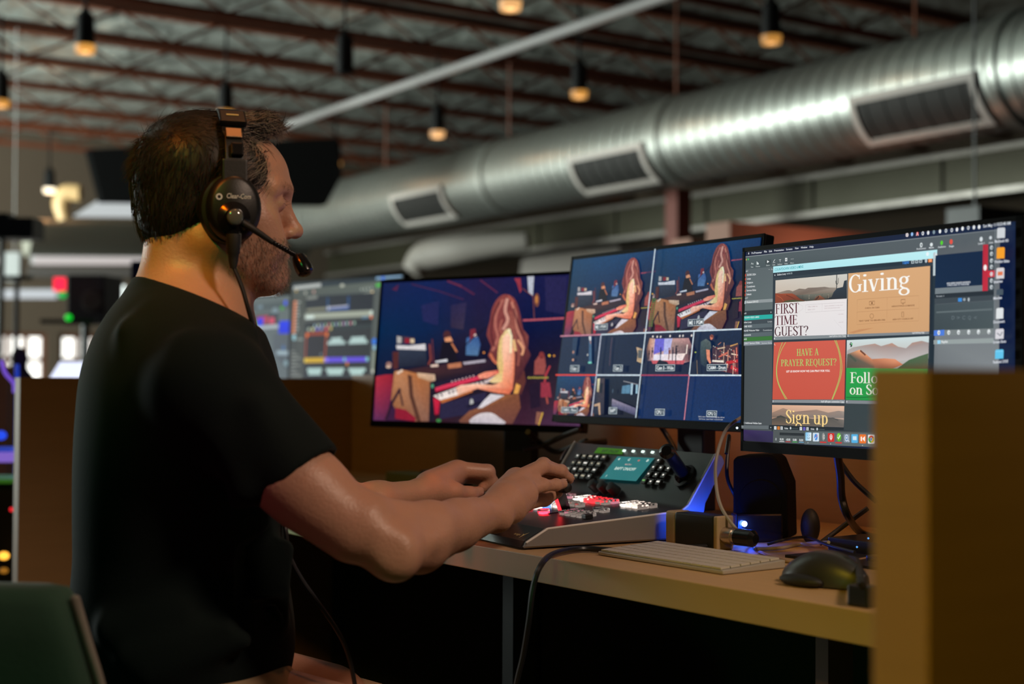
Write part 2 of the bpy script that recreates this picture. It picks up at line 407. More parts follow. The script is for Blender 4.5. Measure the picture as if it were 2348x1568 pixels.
tag(m.build('header_beam', mat('dark_header', (.02, .012, .008), .7)), 'dark header beam under the long strip light', 'beam')
# big pale soffit over the monitors
SOFF = mat('pale_soffit', (.62, .55, .50), .7)
m = MB(); P = [PX(1190, 645, 20), PX(1196, 596, 20), PX(1240, 574, 20), PX(1420, 560, 20), PX(1420, 645, 20)]
m.prism(P, BV * .6)
tag(m.build('soffit', SOFF), 'pale soffit just above the gap between the two middle monitors', 'soffit')

# camera and stand at far left
m = MB(); m.box(PX(40, 526, 9), (.27, .22, .13)); m.box(PX(10, 520, 9), (.1, .16, .16))
m.cyl(PX(5, 540, 9), PX(-2, 860, 9), .02, n=10); pv = PX(-2, 860, 9); m.cyl(pv, (pv.x, pv.y, 0), .02, n=10)
m.cyl((pv.x, pv.y, 0), (pv.x, pv.y, .03), .2, n=20)
tag(m.build('stage_projector', BLACK), 'black projector on a pole at the far left edge', 'projector')
st = empty('mic_stand', (PX(39, 850, 8.5).x, 8.5, 0), 'thin black upright stand with crossbar at far left', 'stand')
pt = PX(39, 637, 8.5)
MB().cyl((pt.x, 8.5, 0.02), pt, .016, n=8).build('pole', BLACK, st)
MB().cyl(pt + Vector((-.10, 0, 0)), pt + Vector((.09, 0, 0)), .014, n=8).build('crossbar', BLACK, st)
MB().cyl((pt.x, 8.5, 0), (pt.x, 8.5, .03), .16, n=20).build('base', BLACK, st)
WHITEM = mat('pale_metal', (.6, .62, .62), .5)
m = MB(); m.box(PX(32, 612, 13), (.14, .12, .26))
m.cyl(PX(32, 590, 13), PX(32, 560, 13) + UP * 2.0, .004, n=6)
tag(m.build('hanging_sensor', WHITEM), 'pale box hanging behind the black stand at far left', 'box')
# loudspeaker with leds
sp = empty('stage_speaker', (PX(195, 740, 10).x, 10, PX(195, 740, 10).z), 'black loudspeaker on a stand left of the man\'s collar, with red and green lamps', 'speaker')
MB().obox(PX(152, 742, 10), PX(238, 742, 10) - PX(152, 742, 10), Vector((.05, .3, 0)), UP * .345).build('cabinet', mat('speaker_black', (.006, .008, .014), .6), sp, bevel=.01)
MB().cyl(PX(212, 690, 10), PX(212, 690, 10) + Vector((0, -.012, 0)), .075, .07, n=24).build('driver', mat('cone_grey', (.03, .022, .02), .7), sp)
m = MB(); m.box(PX(158, 737, 9.8), (.38, .05, .03)); m.box(PX(186, 740, 9.8), (.2, .06, .025)); m.build('bracket', BLACK, sp)
pb = PX(196, 742, 10.1); MB().cyl((pb.x, pb.y, 0), pb, .03, n=10).build('pole', BLACK, sp)
MB().box(PX(137, 652, 9.7), (.075, .03, .09)).build('red_lamp', glow('red_led', (1, .02, .06), 1.6), sp)
MB().ell(PX(143, 676, 9.7), (.028, .02, .024)).build('green_lamp', glow('green_led_dim', (.0, .5, .08), 1.0), sp)
MB().ell(PX(157, 728, 9.6), (.022, .02, .02)).build('green_lamp', glow('green_led', (.0, .75, .03), 1.2), sp)
m = MB(); m.obox(PX(300, 642, 7), PX(440, 642, 7) - PX(300, 642, 7), Vector((0, .05, 0)), UP * .095)
m.cyl(PX(350, 640, 7.03), (PX(350, 640, 7.03).x, 7.03, 0), .025, n=10)
tag(m.build('far_display', BLACK), 'back of a black display behind the man\'s collar', 'monitor')
# silhouetted person beyond, tablet, and the things in the far-left sliver
far = MB(); h = PX(45, 822, 6.0); far.ell(h, (.035, .04, .05)); far.ell(h + Vector((-.01, 0, -.16)), (.09, .06, .13)); far.cyl(h + Vector((0, 0, -.08)), h + Vector((0, 0, -.02)), .025, n=12)
far.cyl(h + Vector((-.05, 0, -.2)), h + Vector((.06, -.05, -.34)), .03, .02); far.ell(h + Vector((-.01, 0, -.42)), (.1, .07, .2))
b_ = far.build('person', mat('backlit_dark', (.03, .012, .008), .8), smooth=True)  # backlit darkness of the whole figure is put into its colour
bpy.context.view_layer.objects.active = b_
rm = b_.modifiers.new('remesh', 'REMESH'); rm.mode = 'VOXEL'; rm.voxel_size = .012; rm.use_smooth_shade = True
tag(b_, 'dark silhouette of a distant person in front of the bright window', 'person')
tb = empty('tablet', PX(150, 868, 5.4), 'glowing white-blue tablet standing behind the left partition', 'tablet')
P = [PX(110, 872, 5.4), PX(137, 829, 5.5), PX(192, 829, 5.5), PX(186, 872, 5.4)]
MB().prism([p + Vector((0, .006, 0)) for p in P], Vector((0, .02, 0))).build('case', BLACK, tb)
MB().prism(P, Vector((0, .004, 0))).build('screen', glow('tablet_glow', (.75, .80, 1.0), 1.25), tb)
q = PX(150, 868, 5.45); MB().cyl((q.x, q.y, 0), q, .015, n=10).build('pole', BLACK, tb); MB().cyl((q.x, q.y, 0), (q.x, q.y, .02), .16, n=20).build('base', BLACK, tb)
m = MB(); a = PX(-60, 842, 4.6); m.obox(a, PX(16, 842, 4.6) - a, Vector((.02, .03, 0)), Vector((0, 0, -a.z)))
tag(m.build('far_partition', WALLW), 'brown booth panel in the sliver at the far left edge', 'partition')
PURP = glow('purple_neon', (.22, .10, .75), .8); BLU = glow('blue_neon', (.02, .06, .6), .6)
m = MB(); m.tube([PX(3, 826, 4.4), PX(12, 855, 4.4), PX(31, 878, 4.4), PX(33, 900, 4.4)], .006)
tag(m.build('light_cable', PURP), 'violet glowing cable at the corner of the left partition', 'cable')
m = MB(); m.cyl(PX(39, 852, 4.5), PX(39, 870, 4.5), .008, n=8); m.cyl(PX(39, 835, 4.5), PX(39, 855, 4.5), .007); q = PX(39, 868, 4.5); m.cyl((q.x, q.y, 0), q, .006, n=8)
tag(m.build('indicator_bar', BLU), 'small blue glowing bar above the left partition', 'light')
rk = empty('effects_rack', PX(5, 1200, 4.3), 'dark equipment rack with coloured lamps in the sliver at left', 'rack')
a = PX(-90, 1340, 4.3); MB().obox((a.x, a.y, 0), Vector((PX(27, 1340, 4.3).x - a.x, 0, 0)), Vector((0, .3, 0)), UP * PX(0, 1105, 4.3).z).build('case', BLACK, rk)
MB().obox(PX(-60, 1060, 4.25), PX(24, 1060, 4.25) - PX(-60, 1060, 4.25), Vector((0, .2, 0)), UP * .028).build('lit_shelf', glow('lavender_glow', (.28, .16, .7), .75), rk)
MB().obox(PX(-60, 1042, 4.3), PX(24, 1042, 4.3) - PX(-60, 1042, 4.3), Vector((0, .2, 0)), UP * .014).build('blue_strip', glow('blue_strip', (.01, .05, .5), .7), rk)
MB().obox(PX(-60, 1108, 4.27), PX(25, 1108, 4.27) - PX(-60, 1108, 4.27), Vector((0, .2, 0)), UP * .012).build('green_strip', glow('green_strip', (.03, .12, .01), .8), rk)
MB().ell(PX(26, 1168, 4.2), (.005, .005, .006)).build('red_lamp', glow('red_dot', (1, .02, .03), 1.2), rk)
MB().ell(PX(9, 1274, 4.2), (.016, .008, .012)).build('amber_lamp', glow('amber_dot', (1, .45, .05), 2.0), rk)
MB().ell(PX(9, 1308, 4.2), (.013, .008, .009)).build('amber_lamp', glow('amber_dot2', (.5, .2, .02), .6), rk)
MB().ell(PX(2, 998, 4.2), (.018, .008, .014)).build('blue_lamp', glow('blue_dot', (.02, .08, .9), 1.0), rk)
# ================================================================== booth: desk, partitions
DU = Vector((.5954, -.8034, 0)); DV = Vector((.8034, .5954, 0)); D0 = Vector((.2226, 1.801, 0)); DZ = .74
ROT_D = FR(DU, DV, UP)
def DP(s, t, z): return D0 + DU * s + DV * t + UP * z
SL, SR = -2.124, .694
desk = empty('desk', DP(-.7, .36, DZ), 'long maple laminate control desk running between the two booth partitions', 'desk', rot=ROT_D)
MB().obox(DP(SL + .042, 0, DZ - .038), DU * (SR - SL - .043), DV * .715, UP * .038).build('desk_top', WOOD, desk, bevel=.0015)
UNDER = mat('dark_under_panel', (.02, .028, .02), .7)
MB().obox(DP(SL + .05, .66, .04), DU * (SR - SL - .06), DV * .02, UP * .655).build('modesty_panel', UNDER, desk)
LEGM = mat('brown_steel_leg', (.12, .06, .045), .45)
def s_at(x, Y, t=None):
    p = PX(x, 1500, Y); return (p - D0).dot(DU), (p - D0).dot(DV)
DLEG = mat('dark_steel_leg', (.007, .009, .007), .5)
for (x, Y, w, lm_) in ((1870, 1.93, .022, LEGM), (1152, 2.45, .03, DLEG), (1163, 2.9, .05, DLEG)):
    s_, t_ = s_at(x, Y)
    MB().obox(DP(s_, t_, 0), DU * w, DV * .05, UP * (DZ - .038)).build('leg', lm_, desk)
# booth walls
MB_ = MB().obox(DP(SL + .042, .72, 0), DU * (SR - SL - .044), DV * .04, UP * 1.0)
tag(MB_.build('booth_partition', WALLW, bevel=.001), 'long brown laminate panel behind the monitors at the back of the desk', 'partition')
tag(MB().obox(DP(SL, -.181, 0), DU * .04, DV * .95, UP * .99).build('booth_partition', WALLW, bevel=.001), 'brown laminate partition at the left, behind the seated man\'s back', 'partition')
tag(MB().obox(DP(SR, -.492, 0), DU * .045, DV * 1.26, UP * 1.003).build('booth_partition', WALLW, bevel=.001), 'nearest laminate partition, blurred at the right edge of the picture', 'partition')

# ================================================================== monitors
BEZ = mat('bezel_black', (.003, .003, .0035), .5, spec=.06)
class Screen:
    """a lit display face; everything painted on it lies on this plane"""
    def __init__(s, c, yaw, tilt, w, h, scale):
        o = Vector((0, 0, CZ)); s.c = o + (Vector(c) - o) * scale; s.w = w * scale; s.h = h * scale
        s.r = Vector((math.cos(yaw), math.sin(yaw), 0)); s.n = Vector((math.sin(yaw), -math.cos(yaw), 0))
        s.up = UP * math.cos(tilt) - s.n * math.sin(tilt); s.n2 = s.r.cross(s.up).normalized()
        s.V = []; s.Fc = []; s.C = []; s.mi = []; s.layer = 0
        s.step = .00002; s.Z = (0, 0, 1)
    def w2(s, u, v, lay=0): return s.c + s.r * (s.w * (u - .5)) + s.up * (s.h * (.5 - v)) + s.n2 * (.0004 + s.step * lay)
    def zoom(s, ox, oy, k): s.Z = (ox, oy, k)
    def uv(s, x, y):
        ox, oy, k = s.Z
        p = PLN(ox + x / k, oy + y / k, s.c, s.n2) - s.c
        return (min(1, max(0, p.dot(s.r) / s.w + .5)), min(1, max(0, .5 - p.dot(s.up) / s.h)))
    def face(s, uvs, cols):
        n = len(s.V); s.layer += 1
        for u, v in uvs: s.V.append(s.w2(u, v, s.layer))
        a2 = 0
        for i in range(len(uvs)):
            (u0, v0), (u1, v1) = uvs[i], uvs[(i + 1) % len(uvs)]; a2 += u0 * v1 - u1 * v0
        idx = list(range(n, n + len(uvs)))
        cols = [cols] * len(uvs) if isinstance(cols[0], (int, float)) else list(cols)
        if a2 > 0: idx = idx[::-1]; cols = cols[::-1]
        s.Fc.append(idx); s.C += cols; s.mi.append(0 if abs(a2) / 2 * s.w * s.h > 5e-4 else 1)
    def poly(s, pts, col, smooth=0):
        """pts in the current zoom's pixels; col = (r,g,b) 0..255 or one per point"""
        uvs = [s.uv(*p) for p in pts]
        if smooth:
            q = crom([Vector((u, v, 0)) for u, v in uvs], smooth, True); uvs = [(min(1, max(0, p.x)), min(1, max(0, p.y))) for p in q]
            if not isinstance(col[0], (int, float)): col = [col[i // smooth] for i in range(len(uvs))]
        s.face(uvs, col if isinstance(col[0], (int, float)) else col)
    def line(s, pts, wpx, col, smooth=0):
        P = [Vector((*s.uv(*p), 0)) for p in pts]; P = [Vector((p.x * s.w, p.y * s.h, 0)) for p in P]
        if smooth: P = crom(P, smooth)
        hw = wpx / s.Z[2] * s.pxm() / 2
        L_, R_ = [], []
        for i, p in enumerate(P):
            t = (P[min(i + 1, len(P) - 1)] - P[max(i - 1, 0)]).normalized(); nn = Vector((-t.y, t.x, 0))
            L_.append(p + nn * hw); R_.append(p - nn * hw)
        for i in range(len(P) - 1):
            q = [L_[i], L_[i + 1], R_[i + 1], R_[i]]
            s.face([(min(1, max(0, p.x / s.w)), min(1, max(0, p.y / s.h))) for p in q], col); s.layer -= 1
        s.layer += 1
    def pxm(s): return s.c.y / F
    def rect(s, u0, v0, u1, v1, col):
        if not isinstance(col[0], (int, float)): col = [col[0], col[0], col[1], col[1]]   # top, bottom
        s.face([(u0, v0), (u1, v0), (u1, v1), (u0, v1)], col)
    def blob(s, x, y, rx, ry, col, n=14):
        u, v = s.uv(x, y); k = s.pxm() / s.Z[2]
        s.face([(min(1, max(0, u + rx * k / s.w * math.cos(2 * math.pi * i / n))), min(1, max(0, v + ry * k / s.h * math.sin(2 * math.pi * i / n)))) for i in range(n)], col)
    def text(s, txt, x0, y0, x1, y1, hpx, col, glyphs=None, bold=0):
        """baseline from (x0,y0) to (x1,y1) in zoom pixels, cap height hpx"""
        vs, fs, wd, ht = glyphs(txt) if glyphs else btext(txt, bold)
        a = Vector(s.uv(x0, y0)); e = Vector(s.uv(x1, y1)); t = Vector(s.uv(x0, y0 - hpx))
        ax = (e - a) / wd; ay = (t - a) / ht
        s.layer += 1; n = len(s.V)
        for x, y in vs:
            q = a + ax * x + ay * y; s.V.append(s.w2(min(1, max(0, q.x)), min(1, max(0, q.y)), s.layer))
        for f in fs:
            s.Fc.append([i + n for i in f]); s.C += [col] * len(f); s.mi.append(1)
    def build(s, parent, grain=False):
        me = bpy.data.meshes.new('screen'); me.from_pydata([tuple(v) for v in s.V], [], s.Fc)
        at = me.color_attributes.new('screen_colour', 'FLOAT_COLOR', 'CORNER')
        arr = np.array([[lin(c[0]), lin(c[1]), lin(c[2]), 1] for c in s.C], dtype=np.float32).ravel()
        at.data.foreach_set('color', arr)
        me.polygons.foreach_set('material_index', s.mi)
        return link_mesh('screen', me, [screen_mat('video_display' if grain else 'lit_display', 'AUTO', grain), screen_mat('video_display_detail' if grain else 'lit_display_detail', 'NONE', grain)], parent, True)
def screen_mat(name, samp, grain=False):
    if name in MATS: return MATS[name]
    m = bpy.data.materials.new(name); m.use_nodes = True; nt = m.node_tree; b = nt.nodes['Principled BSDF']
    b.inputs['Base Color'].default_value = (.006, .006, .007, 1); b.inputs['Roughness'].default_value = .55; b.inputs['Specular IOR Level'].default_value = .15
    vc = nt.nodes.new('ShaderNodeVertexColor'); vc.layer_name = 'screen_colour'
    nt.links.new(vc.outputs[0], b.inputs['Emission Color'])
    if grain:        # the camera picture on these displays is mottled, not flat
        tc = nt.nodes.new('ShaderNodeTexCoord'); nz = nt.nodes.new('ShaderNodeTexNoise'); nz.inputs['Scale'].default_value = 260; nz.inputs['Detail'].default_value = 6; nz.inputs['Roughness'].default_value = .7
        mr = nt.nodes.new('ShaderNodeMapRange'); mr.inputs[1].default_value = .32; mr.inputs[2].default_value = .68; mr.inputs[3].default_value = .70; mr.inputs[4].default_value = 1.28
        ml = nt.nodes.new('ShaderNodeMix'); ml.data_type = 'RGBA'; ml.blend_type = 'MULTIPLY'; ml.inputs[0].default_value = 1
        nt.links.new(tc.outputs['Object'], nz.inputs['Vector']); nt.links.new(nz.outputs[0], mr.inputs[0]); nt.links.new(vc.outputs[0], ml.inputs[6]); nt.links.new(mr.outputs[0], ml.inputs[7]); nt.links.new(ml.outputs[2], b.inputs['Emission Color'])
    b.inputs['Emission Strength'].default_value = 1.0
    m.cycles.emission_sampling = samp; MATS[name] = m; return m
_TX = {}
def btext(txt, bold=0):
    key = (txt, bold)
    if key in _TX: return _TX[key]
    c = bpy.data.curves.new('t', 'FONT'); c.body = txt; c.resolution_u = 2; c.offset = bold
    o = bpy.data.objects.new('t', c); COL.objects.link(o)
    dg = bpy.context.evaluated_depsgraph_get(); dg.update()
    me = o.evaluated_get(dg).to_mesh()
    vs = [(v.co.x, v.co.y) for v in me.vertices]; fs = [tuple(p.vertices) for p in me.polygons]
    o.evaluated_get(dg).to_mesh_clear(); bpy.data.objects.remove(o); bpy.data.curves.remove(c)
    if not vs: vs = [(0, 0)]
    mn = min(v[0] for v in vs); mx = max(v[0] for v in vs); vs = [(x - mn, y) for x, y in vs]
    r = (vs, fs, max(mx - mn, 1e-3), .69); _TX[key] = r; return r

def monitor(scr, label, bez=(.007, .007, .007, .014), thick=.022, foot=(0, .075), led=None, stand=True):
    """bez: left, right, top, bottom"""
    c = scr.c; R_ = FR(scr.r, -scr.n2, scr.up)
    fb = c - scr.n * foot[1] + scr.r * foot[0]
    root = empty('monitor', (fb.x, fb.y, DZ), label, 'monitor')
    p = c - scr.r * (scr.w / 2 + bez[0]) - scr.up * (scr.h / 2 + bez[3]) - scr.n2 * (thick)
    w = scr.w + bez[0] + bez[1]; h = scr.h + bez[2] + bez[3]
    MB().obox(p, scr.r * w, scr.up * h, scr.n2 * (thick - .0004)).build('housing', BLACK, root, bevel=.003)
    m = MB(); e = .0022; q = p + scr.n2 * (thick - .001)
    m.obox(q, scr.r * bez[0] * .9, scr.up * h, scr.n2 * e); m.obox(q + scr.r * (w - bez[1] * .9), scr.r * bez[1] * .9, scr.up * h, scr.n2 * e)
    m.obox(q, scr.r * w, scr.up * bez[3] * .95, scr.n2 * e); m.obox(q + scr.up * (h - bez[2] * .9), scr.r * w, scr.up * bez[2] * .9, scr.n2 * e)
    m.build('bezel', BEZ, root)
    if stand:
        nk = MB(); a = fb + UP * 0; nk.box((a.x, a.y, DZ + .012 + (c.z - DZ) * .5), (.075, .03, c.z - DZ - .012), FR(scr.r, -scr.n, UP))
        back = c - scr.n2 * thick; nk.cyl(back - scr.n2 * -.002, Vector((a.x, a.y, c.z - .0)), .03, n=16)
        nk.build('stand', BLACK, root, bevel=.004)
        MB().box((a.x, a.y, DZ + .006), (.2, .15, .012), FR(scr.r, -scr.n, UP)).build('base', BLACK, root, bevel=.004)
    if led:
        d = PLN(led[0], led[1], c + scr.n2 * .003, scr.n2)
        MB().ell(d, (.0017, .0017, .0017)).build('power_light', glow('white_led', (.7, .85, 1), 2.5), root)
    return root
W24, H24 = .531, .299
scr_multi = Screen((.24110757, 2.48950325, 1.07363475), -1.01022843, .13917769, W24, H24, 1.035)
scr_right = Screen((.50259285, 2.02642771, 1.04717376), -1.04413643, .0111681, W24, H24, .97)
scr_prog = Screen((-.07419713, 2.92328389, 1.05084888), -.62499791, .10130867, W24, H24, 1.06)
scr_gfx = Screen((-.4989513, 4.2083139, 1.13415258), -.79150851, .02940381, W24, H24, 1.05)
scr_far = Screen((-.80, 4.62, 1.105), -.76, .03, W24, H24, 1.05)
mon_multi = monitor(scr_multi, 'monitor showing a grid of camera views with white dividing lines', foot=(.035, .08), led=(1690, 981))
mon_right = monitor(scr_right, 'nearest monitor, at right, showing slide thumbnails on a grey desktop', foot=(.085, .09), bez=(.006, .012, .007, .016))
mon_prog = monitor(scr_prog, 'monitor showing one full-screen view of a long-haired woman at a red keyboard', foot=(.065, .08), led=(1318, 991.5))
mon_gfx = monitor(scr_gfx, 'farther monitor on the next desk with orange list and purple timeline bar', foot=(0, .09), stand=True, bez=(.006, .006, .006, .012))
mon_far = monitor(scr_far, 'farthest monitor, mostly hidden behind the man\'s neck, with blue and pink blocks', foot=(0, .09), stand=True, bez=(.006, .006, .006, .012))
for scr_, e_ in ((scr_multi, .35), (scr_right, .38)):
    q = scr_.c - scr_.n * .05 - UP * .02
    lamp('panel_warm_fill', 'AREA', q, q - scr_.n * .4 - UP * .22, e_, (1, .36, .08), .45, size_y=.05)  # hidden orange area light, added to warm the back panel
# the next desk behind the long panel carries those two
nd = empty('desk', DP(-1.9, 1.25, DZ), 'second desk hidden behind the long back panel, carrying the two far monitors', 'desk', rot=ROT_D)
MB().obox(DP(-3.0, .80, DZ - .038), DU * 2.9, DV * .8, UP * .038).build('desk_top', WOOD, nd)
for s_ in (-2.95, -.2): MB().obox(DP(s_, .85, 0), DU * .05, DV * .65, UP * (DZ - .038)).build('leg', LEGM, nd)

# ================================================================== vision mixer
SC0 = GR(1200, 1262, DZ); SA = Vector((.879, .477, 0)).normalized(); SLd = Vector((-SA.y, SA.x, 0))
def SW(s, t, h): return SC0 + SA * s + SLd * t + UP * h
KS, KH, RS_, RH = .285, .046, .352, .135
sA = SA * (KS - .04) + UP * (KH - .029); nF = SLd.cross(sA).normalized() * -1
if nF.z < 0: nF = -nF
sR = (SA * (RS_ - KS) + UP * (RH - KH)); nR = SLd.cross(sR).normalized()
if nR.z < 0: nR = -nR
def onF(s, t, h=0): return SW(s, t, .029 + (s - .04) * (KH - .029) / (KS - .04)) + nF * h
def onR(x, y, h=0): return PLN(x, y, SW(KS, 0, KH), nR) + nR * h
mixer = empty('vision_mixer', SW(.18, .22, 0), 'black video switcher with silver ends, lit buttons and a small teal screen', 'video switcher', rot=FR(SA, SLd, UP))
TW = .44
SIDEM = mat('satin_silver', (.25, .235, .225), .4, .2)
prof = [(0, .003), (.006, .012), (.04, .029), (KS - .02, KH - .002), (KS, KH), (KS + .012, KH + .008), (RS_, RH), (RS_ + .012, RH - .004), (RS_ + .018, RH - .016), (RS_ - .02, .055), (RS_ - .03, .003)]
PANEL = mat('mixer_panel', (.036, .034, .038), .33, bump=.03, bscale=900)
m = MB(); m.prism([SW(s, .006, h) for s, h in prof], SLd * (TW - .012)); m.build('body', PANEL, mixer, bevel=.0012, auto=30)
for t0 in (-.001, TW - .006):
    m = MB(); m.prism([SW(s, t0, h + (.0022 if h > .02 else 0)) for s, h in prof], SLd * .008); m.build('side_panel', SIDEM, mixer, bevel=.0026, seg=1, auto=20)
m = MB(); LIP = [(-.0008, .003), (.0055, .0128), (.0395, .0298), (.0395, .0285), (.006, .0115), (.0002, .003)]
m.prism([SW(s, .008, h) for s, h in LIP], SLd * (TW - .016)); m.build('front_lip', BLACKG, mixer)
TRIM = mat('edge_highlight', (.82, .80, .78), .3)  # bright reflection along the edge is painted as a near-white strip
tp = [(.004, .0125), (.041, .0318), (KS - .02, KH + .0008), (KS, KH + .003), (KS + .012, KH + .011), (RS_, RH + .0028)]
m = MB()
for t0 in (-.0016, TW + .0016):
    for i in range(len(tp) - 1):
        p, q = SW(tp[i][0], t0, tp[i][1]), SW(tp[i + 1][0], t0, tp[i + 1][1]); d = (q - p).normalized()
        u_ = (UP - d * UP.dot(d)).normalized()
        m.obox(p - u_ * .0030 - d * .0004, q - p + d * .0008, SLd * (.0022 if t0 < 0 else -.0022), u_ * .0032)
    m.build('edge_trim', TRIM, mixer, bevel=.0008, seg=1); m = MB()
GL = mat('clear_key_cap', (.75, .70, .66), .15, trans=.75, spec=.6)
def key_mat(n, rgb, s): 
    return mat('key_' + n, tuple(min(1, c) * .6 + .2 for c in rgb), .15, emit=rgb, es=s, coat=.6)
CAP = mat('clear_cap', (.95, .93, .92), .06, trans=1.0, spec=.5)
CAP.node_tree.nodes['Principled BSDF'].inputs['IOR'].default_value = 1.25
KM = {'w': key_mat('white', (1, .82, .70), 1.6), 'W': key_mat('bright_white', (1, .90, .80), 3.5), 'r': key_mat('red', (1, .03, .04), 2.2), 'R': key_mat('bright_red', (1, .015, .03), 14),
      'c': key_mat('unlit_glow', (.55, .44, .38), .45), 'p': key_mat('pink', (.9, .32, .42), .7), 'b': key_mat('blue', (.12, .3, 1), 1.8), 'k': BLACK}  # clear keys are unlit; a faint glow is added to keep them pale
def button(s, t, k, w=.0135, d=.0135, h=.0075):
    R_ = FR(sA.normalized(), SLd, nF)
    o = MB().box(onF(s, t, h / 2 + .0003), (d, w, h), R_).build('button', BLACK if k == 'k' else CAP, mixer, bevel=.0012)
    if k != 'k': MB().box(onF(s, t, .0022), (d * .74, w * .74, .0034), R_).build('glow_core', KM[k], o)
    return o
for (s0, t0, rows, pitch) in (
    (.252, .262, ['Wwrrcc', 'Wrrrrp'], .0178), (.262, .128, ['Wwwc', 'wwcc'], .0178), (.262, .425, ['pppcppcp'], .0178),
    (.182, .247, ['WWw', 'wwc', 'ccc'], .0175), (.132, .240, ['cr', 'bw', 'bb', 'bc'], .0175), (.142, .122, ['cccck', 'pccc'], .0178),
    (.198, .108, ['cc'], .0178), (.208, .20, ['cc'], .0178)):
    for i, row in enumerate(rows):
        for j, k in enumerate(row): button(s0 + i * .0172, t0 - j * pitch, k)
button(.126, .160, 'R', .016, .014, .008)
button(.132, .300, 'b'); button(.150, .300, 'c'); button(.168, .300, 'b')
# T-bar
m = MB(); m.box(onF(.165, .159, .0008), (.07, .012, .0012), FR(sA.normalized(), SLd, nF)); m.build('slot', BLACKG, mixer)
tb0 = onF(.166, .158, 0); tb1 = PX(1279, 1117, 2.17)
tdir = (tb1 - tb0).normalized()
tbar = MB().obox(tb0 - SLd * .004 - SA * .009, SLd * .008, SA * .018, tb1 - tb0).build('fader_lever', BLACK, mixer, bevel=.001)
MB().obox(tb0 - SLd * .0045 - SA * .0105 + tdir * .006, SLd * .009, SA * .0015, (tb1 - tb0) * .86).build('fader_light', glow('fader_red', (1, .02, .03), 3.0), tbar)
hx = tb1 + tdir * .006
MB().lathe(hx + SLd * .075, -SLd, [(0, .005), (.004, .0088), (.10, .0088), (.106, .007), (.108, .003)], 20).build('grip', BLACK, tbar, smooth=True)
# rear panel: little screen, keys, knobs, joystick
lcd = [onR(x, y, .0012) for x, y in ((1417, 1047), (1502, 1051), (1458, 1116), (1376, 1098))]
c_ = lcd[0]; ex = (lcd[1] - lcd[0]); ey = (lcd[3] - lcd[0])
TEAL = glow('teal_screen', RGB(6, 106, 110), 1.0)
sc = MB().add([c_, c_ + ex, c_ + ex + ey * 1.0, c_ + ey], [(3, 2, 1, 0)]).build('display', TEAL, mixer)
def on_lcd(name, txt, u, v, wd, hh, mt):
    vs, fs, w_, h_ = btext(txt, .008)
    o = c_ + ex * u + ey * v + nR * .0004
    return MB().add([o + ex * (wd * x / w_) - ey * (hh * y / h_) for x, y in vs], fs).build(name, mt, sc)
LT = glow('lcd_text', (.75, .9, .8), 1.0)
on_lcd('readout', 'BAPT ON/OFF', .20, .58, .55, .12, LT)
on_lcd('readout', 'MACRO', .38, .36, .17, .06, glow('lcd_pink', (.8, .5, .45), .8))
for u_, t_ in ((.08, '4'), (.36, 'G'), (.86, 'B'), (.12, '!')):
    on_lcd('icon', t_, u_, .17 if t_ != '!' else .92, .05 if t_ != '!' else .015, .10, LT)
on_lcd('icon', 'o', .63, .17, .05, .10, glow('lcd_red', (1, .12, .05), .9))
DK = mat('small_black_key', (.006, .006, .006), .45)
KG = glow('key_legend_white', (.95, .9, .82), .9); KG2 = glow('key_legend_amber', (.8, .7, .5), .55)
RR = FR(sR.normalized(), SLd, nR)
def rkey(x, y, w=.016, d=.011, lw=.008, lm=None):
    p = onR(x, y); k = MB().box(p + nR * .002, (d, w, .005), RR).build('key', DK, mixer, bevel=.001)
    MB().box(p + nR * .0047, (.0028, lw, .0006), RR).build('legend', lm or KG2, k)
for r_, (xs, y0) in enumerate((((1328, 1343, 1358, 1373, 1388), 1047.5), ((1318, 1332, 1346, 1361, 1376), 1063), ((1307, 1321, 1336, 1351, 1366), 1077), ((1311, 1325, 1340, 1354), 1092))):
    for j, x in enumerate(xs): rkey(x, y0 + j * .8, lw=.004 + .003 * ((j * 7 + r_ * 3) % 3), lm=KG2 if (j + r_) % 3 else KG)
for x, y in ((1513.5, 1058.5), (1502, 1074), (1519, 1075.5), (1536, 1077), (1491, 1089.5), (1508, 1091), (1525, 1092)): rkey(x, y, .013, .011, .0035, KG)
rkey(1480, 1104.5, .013, .011, .007, glow('key_green', (.3, .8, .2), .5)); rkey(1496, 1107, .013, .011, .0035, KG); rkey(1513, 1107.5, .013, .011, .008, KG)
for x, y in ((1432, 1034), (1453, 1035), (1475, 1036), (1497, 1037.5)):
    MB().box(onR(x, y, .001), (.004, .007, .002), RR).build('indicator', glow('ind_white', (.8, 1, .9), 1.3), mixer)
lab = [onR(x, y, .0006) for x, y in ((1372, 1026), (1431, 1030), (1427, 1042), (1362, 1039))]
lb_ = MB().add(lab, [(3, 2, 1, 0)]).build('label_tape', mat('green_tape', (.16, .55, .03), .6, emit=(.06, .3, .01), es=.25), mixer)
vs, fs, w_, h_ = btext('BAPT ON/OFF'); ax_ = (lab[1] - lab[0]) * .62; ay_ = (lab[0] - lab[3]) * .5; o_ = lab[3] + (lab[2] - lab[3]) * .24 + ay_ * .4 + nR * .0005
MB().add([o_ + ax_ * (x / w_) + ay_ * (y / h_) for x, y in vs], fs).build('handwriting', BLACK, lb_)
for x, y in ((1370, 1120), (1392, 1124), (1414, 1128)):
    p = onR(x, y); MB().lathe(p, nR, [(0, .010), (.012, .0095), (.018, .0085), (.0195, .004)], 18).build('knob', RUBBER, mixer, smooth=True)
jb = onR(1571, 1092); jt = PX(1528, 1033, 2.19)
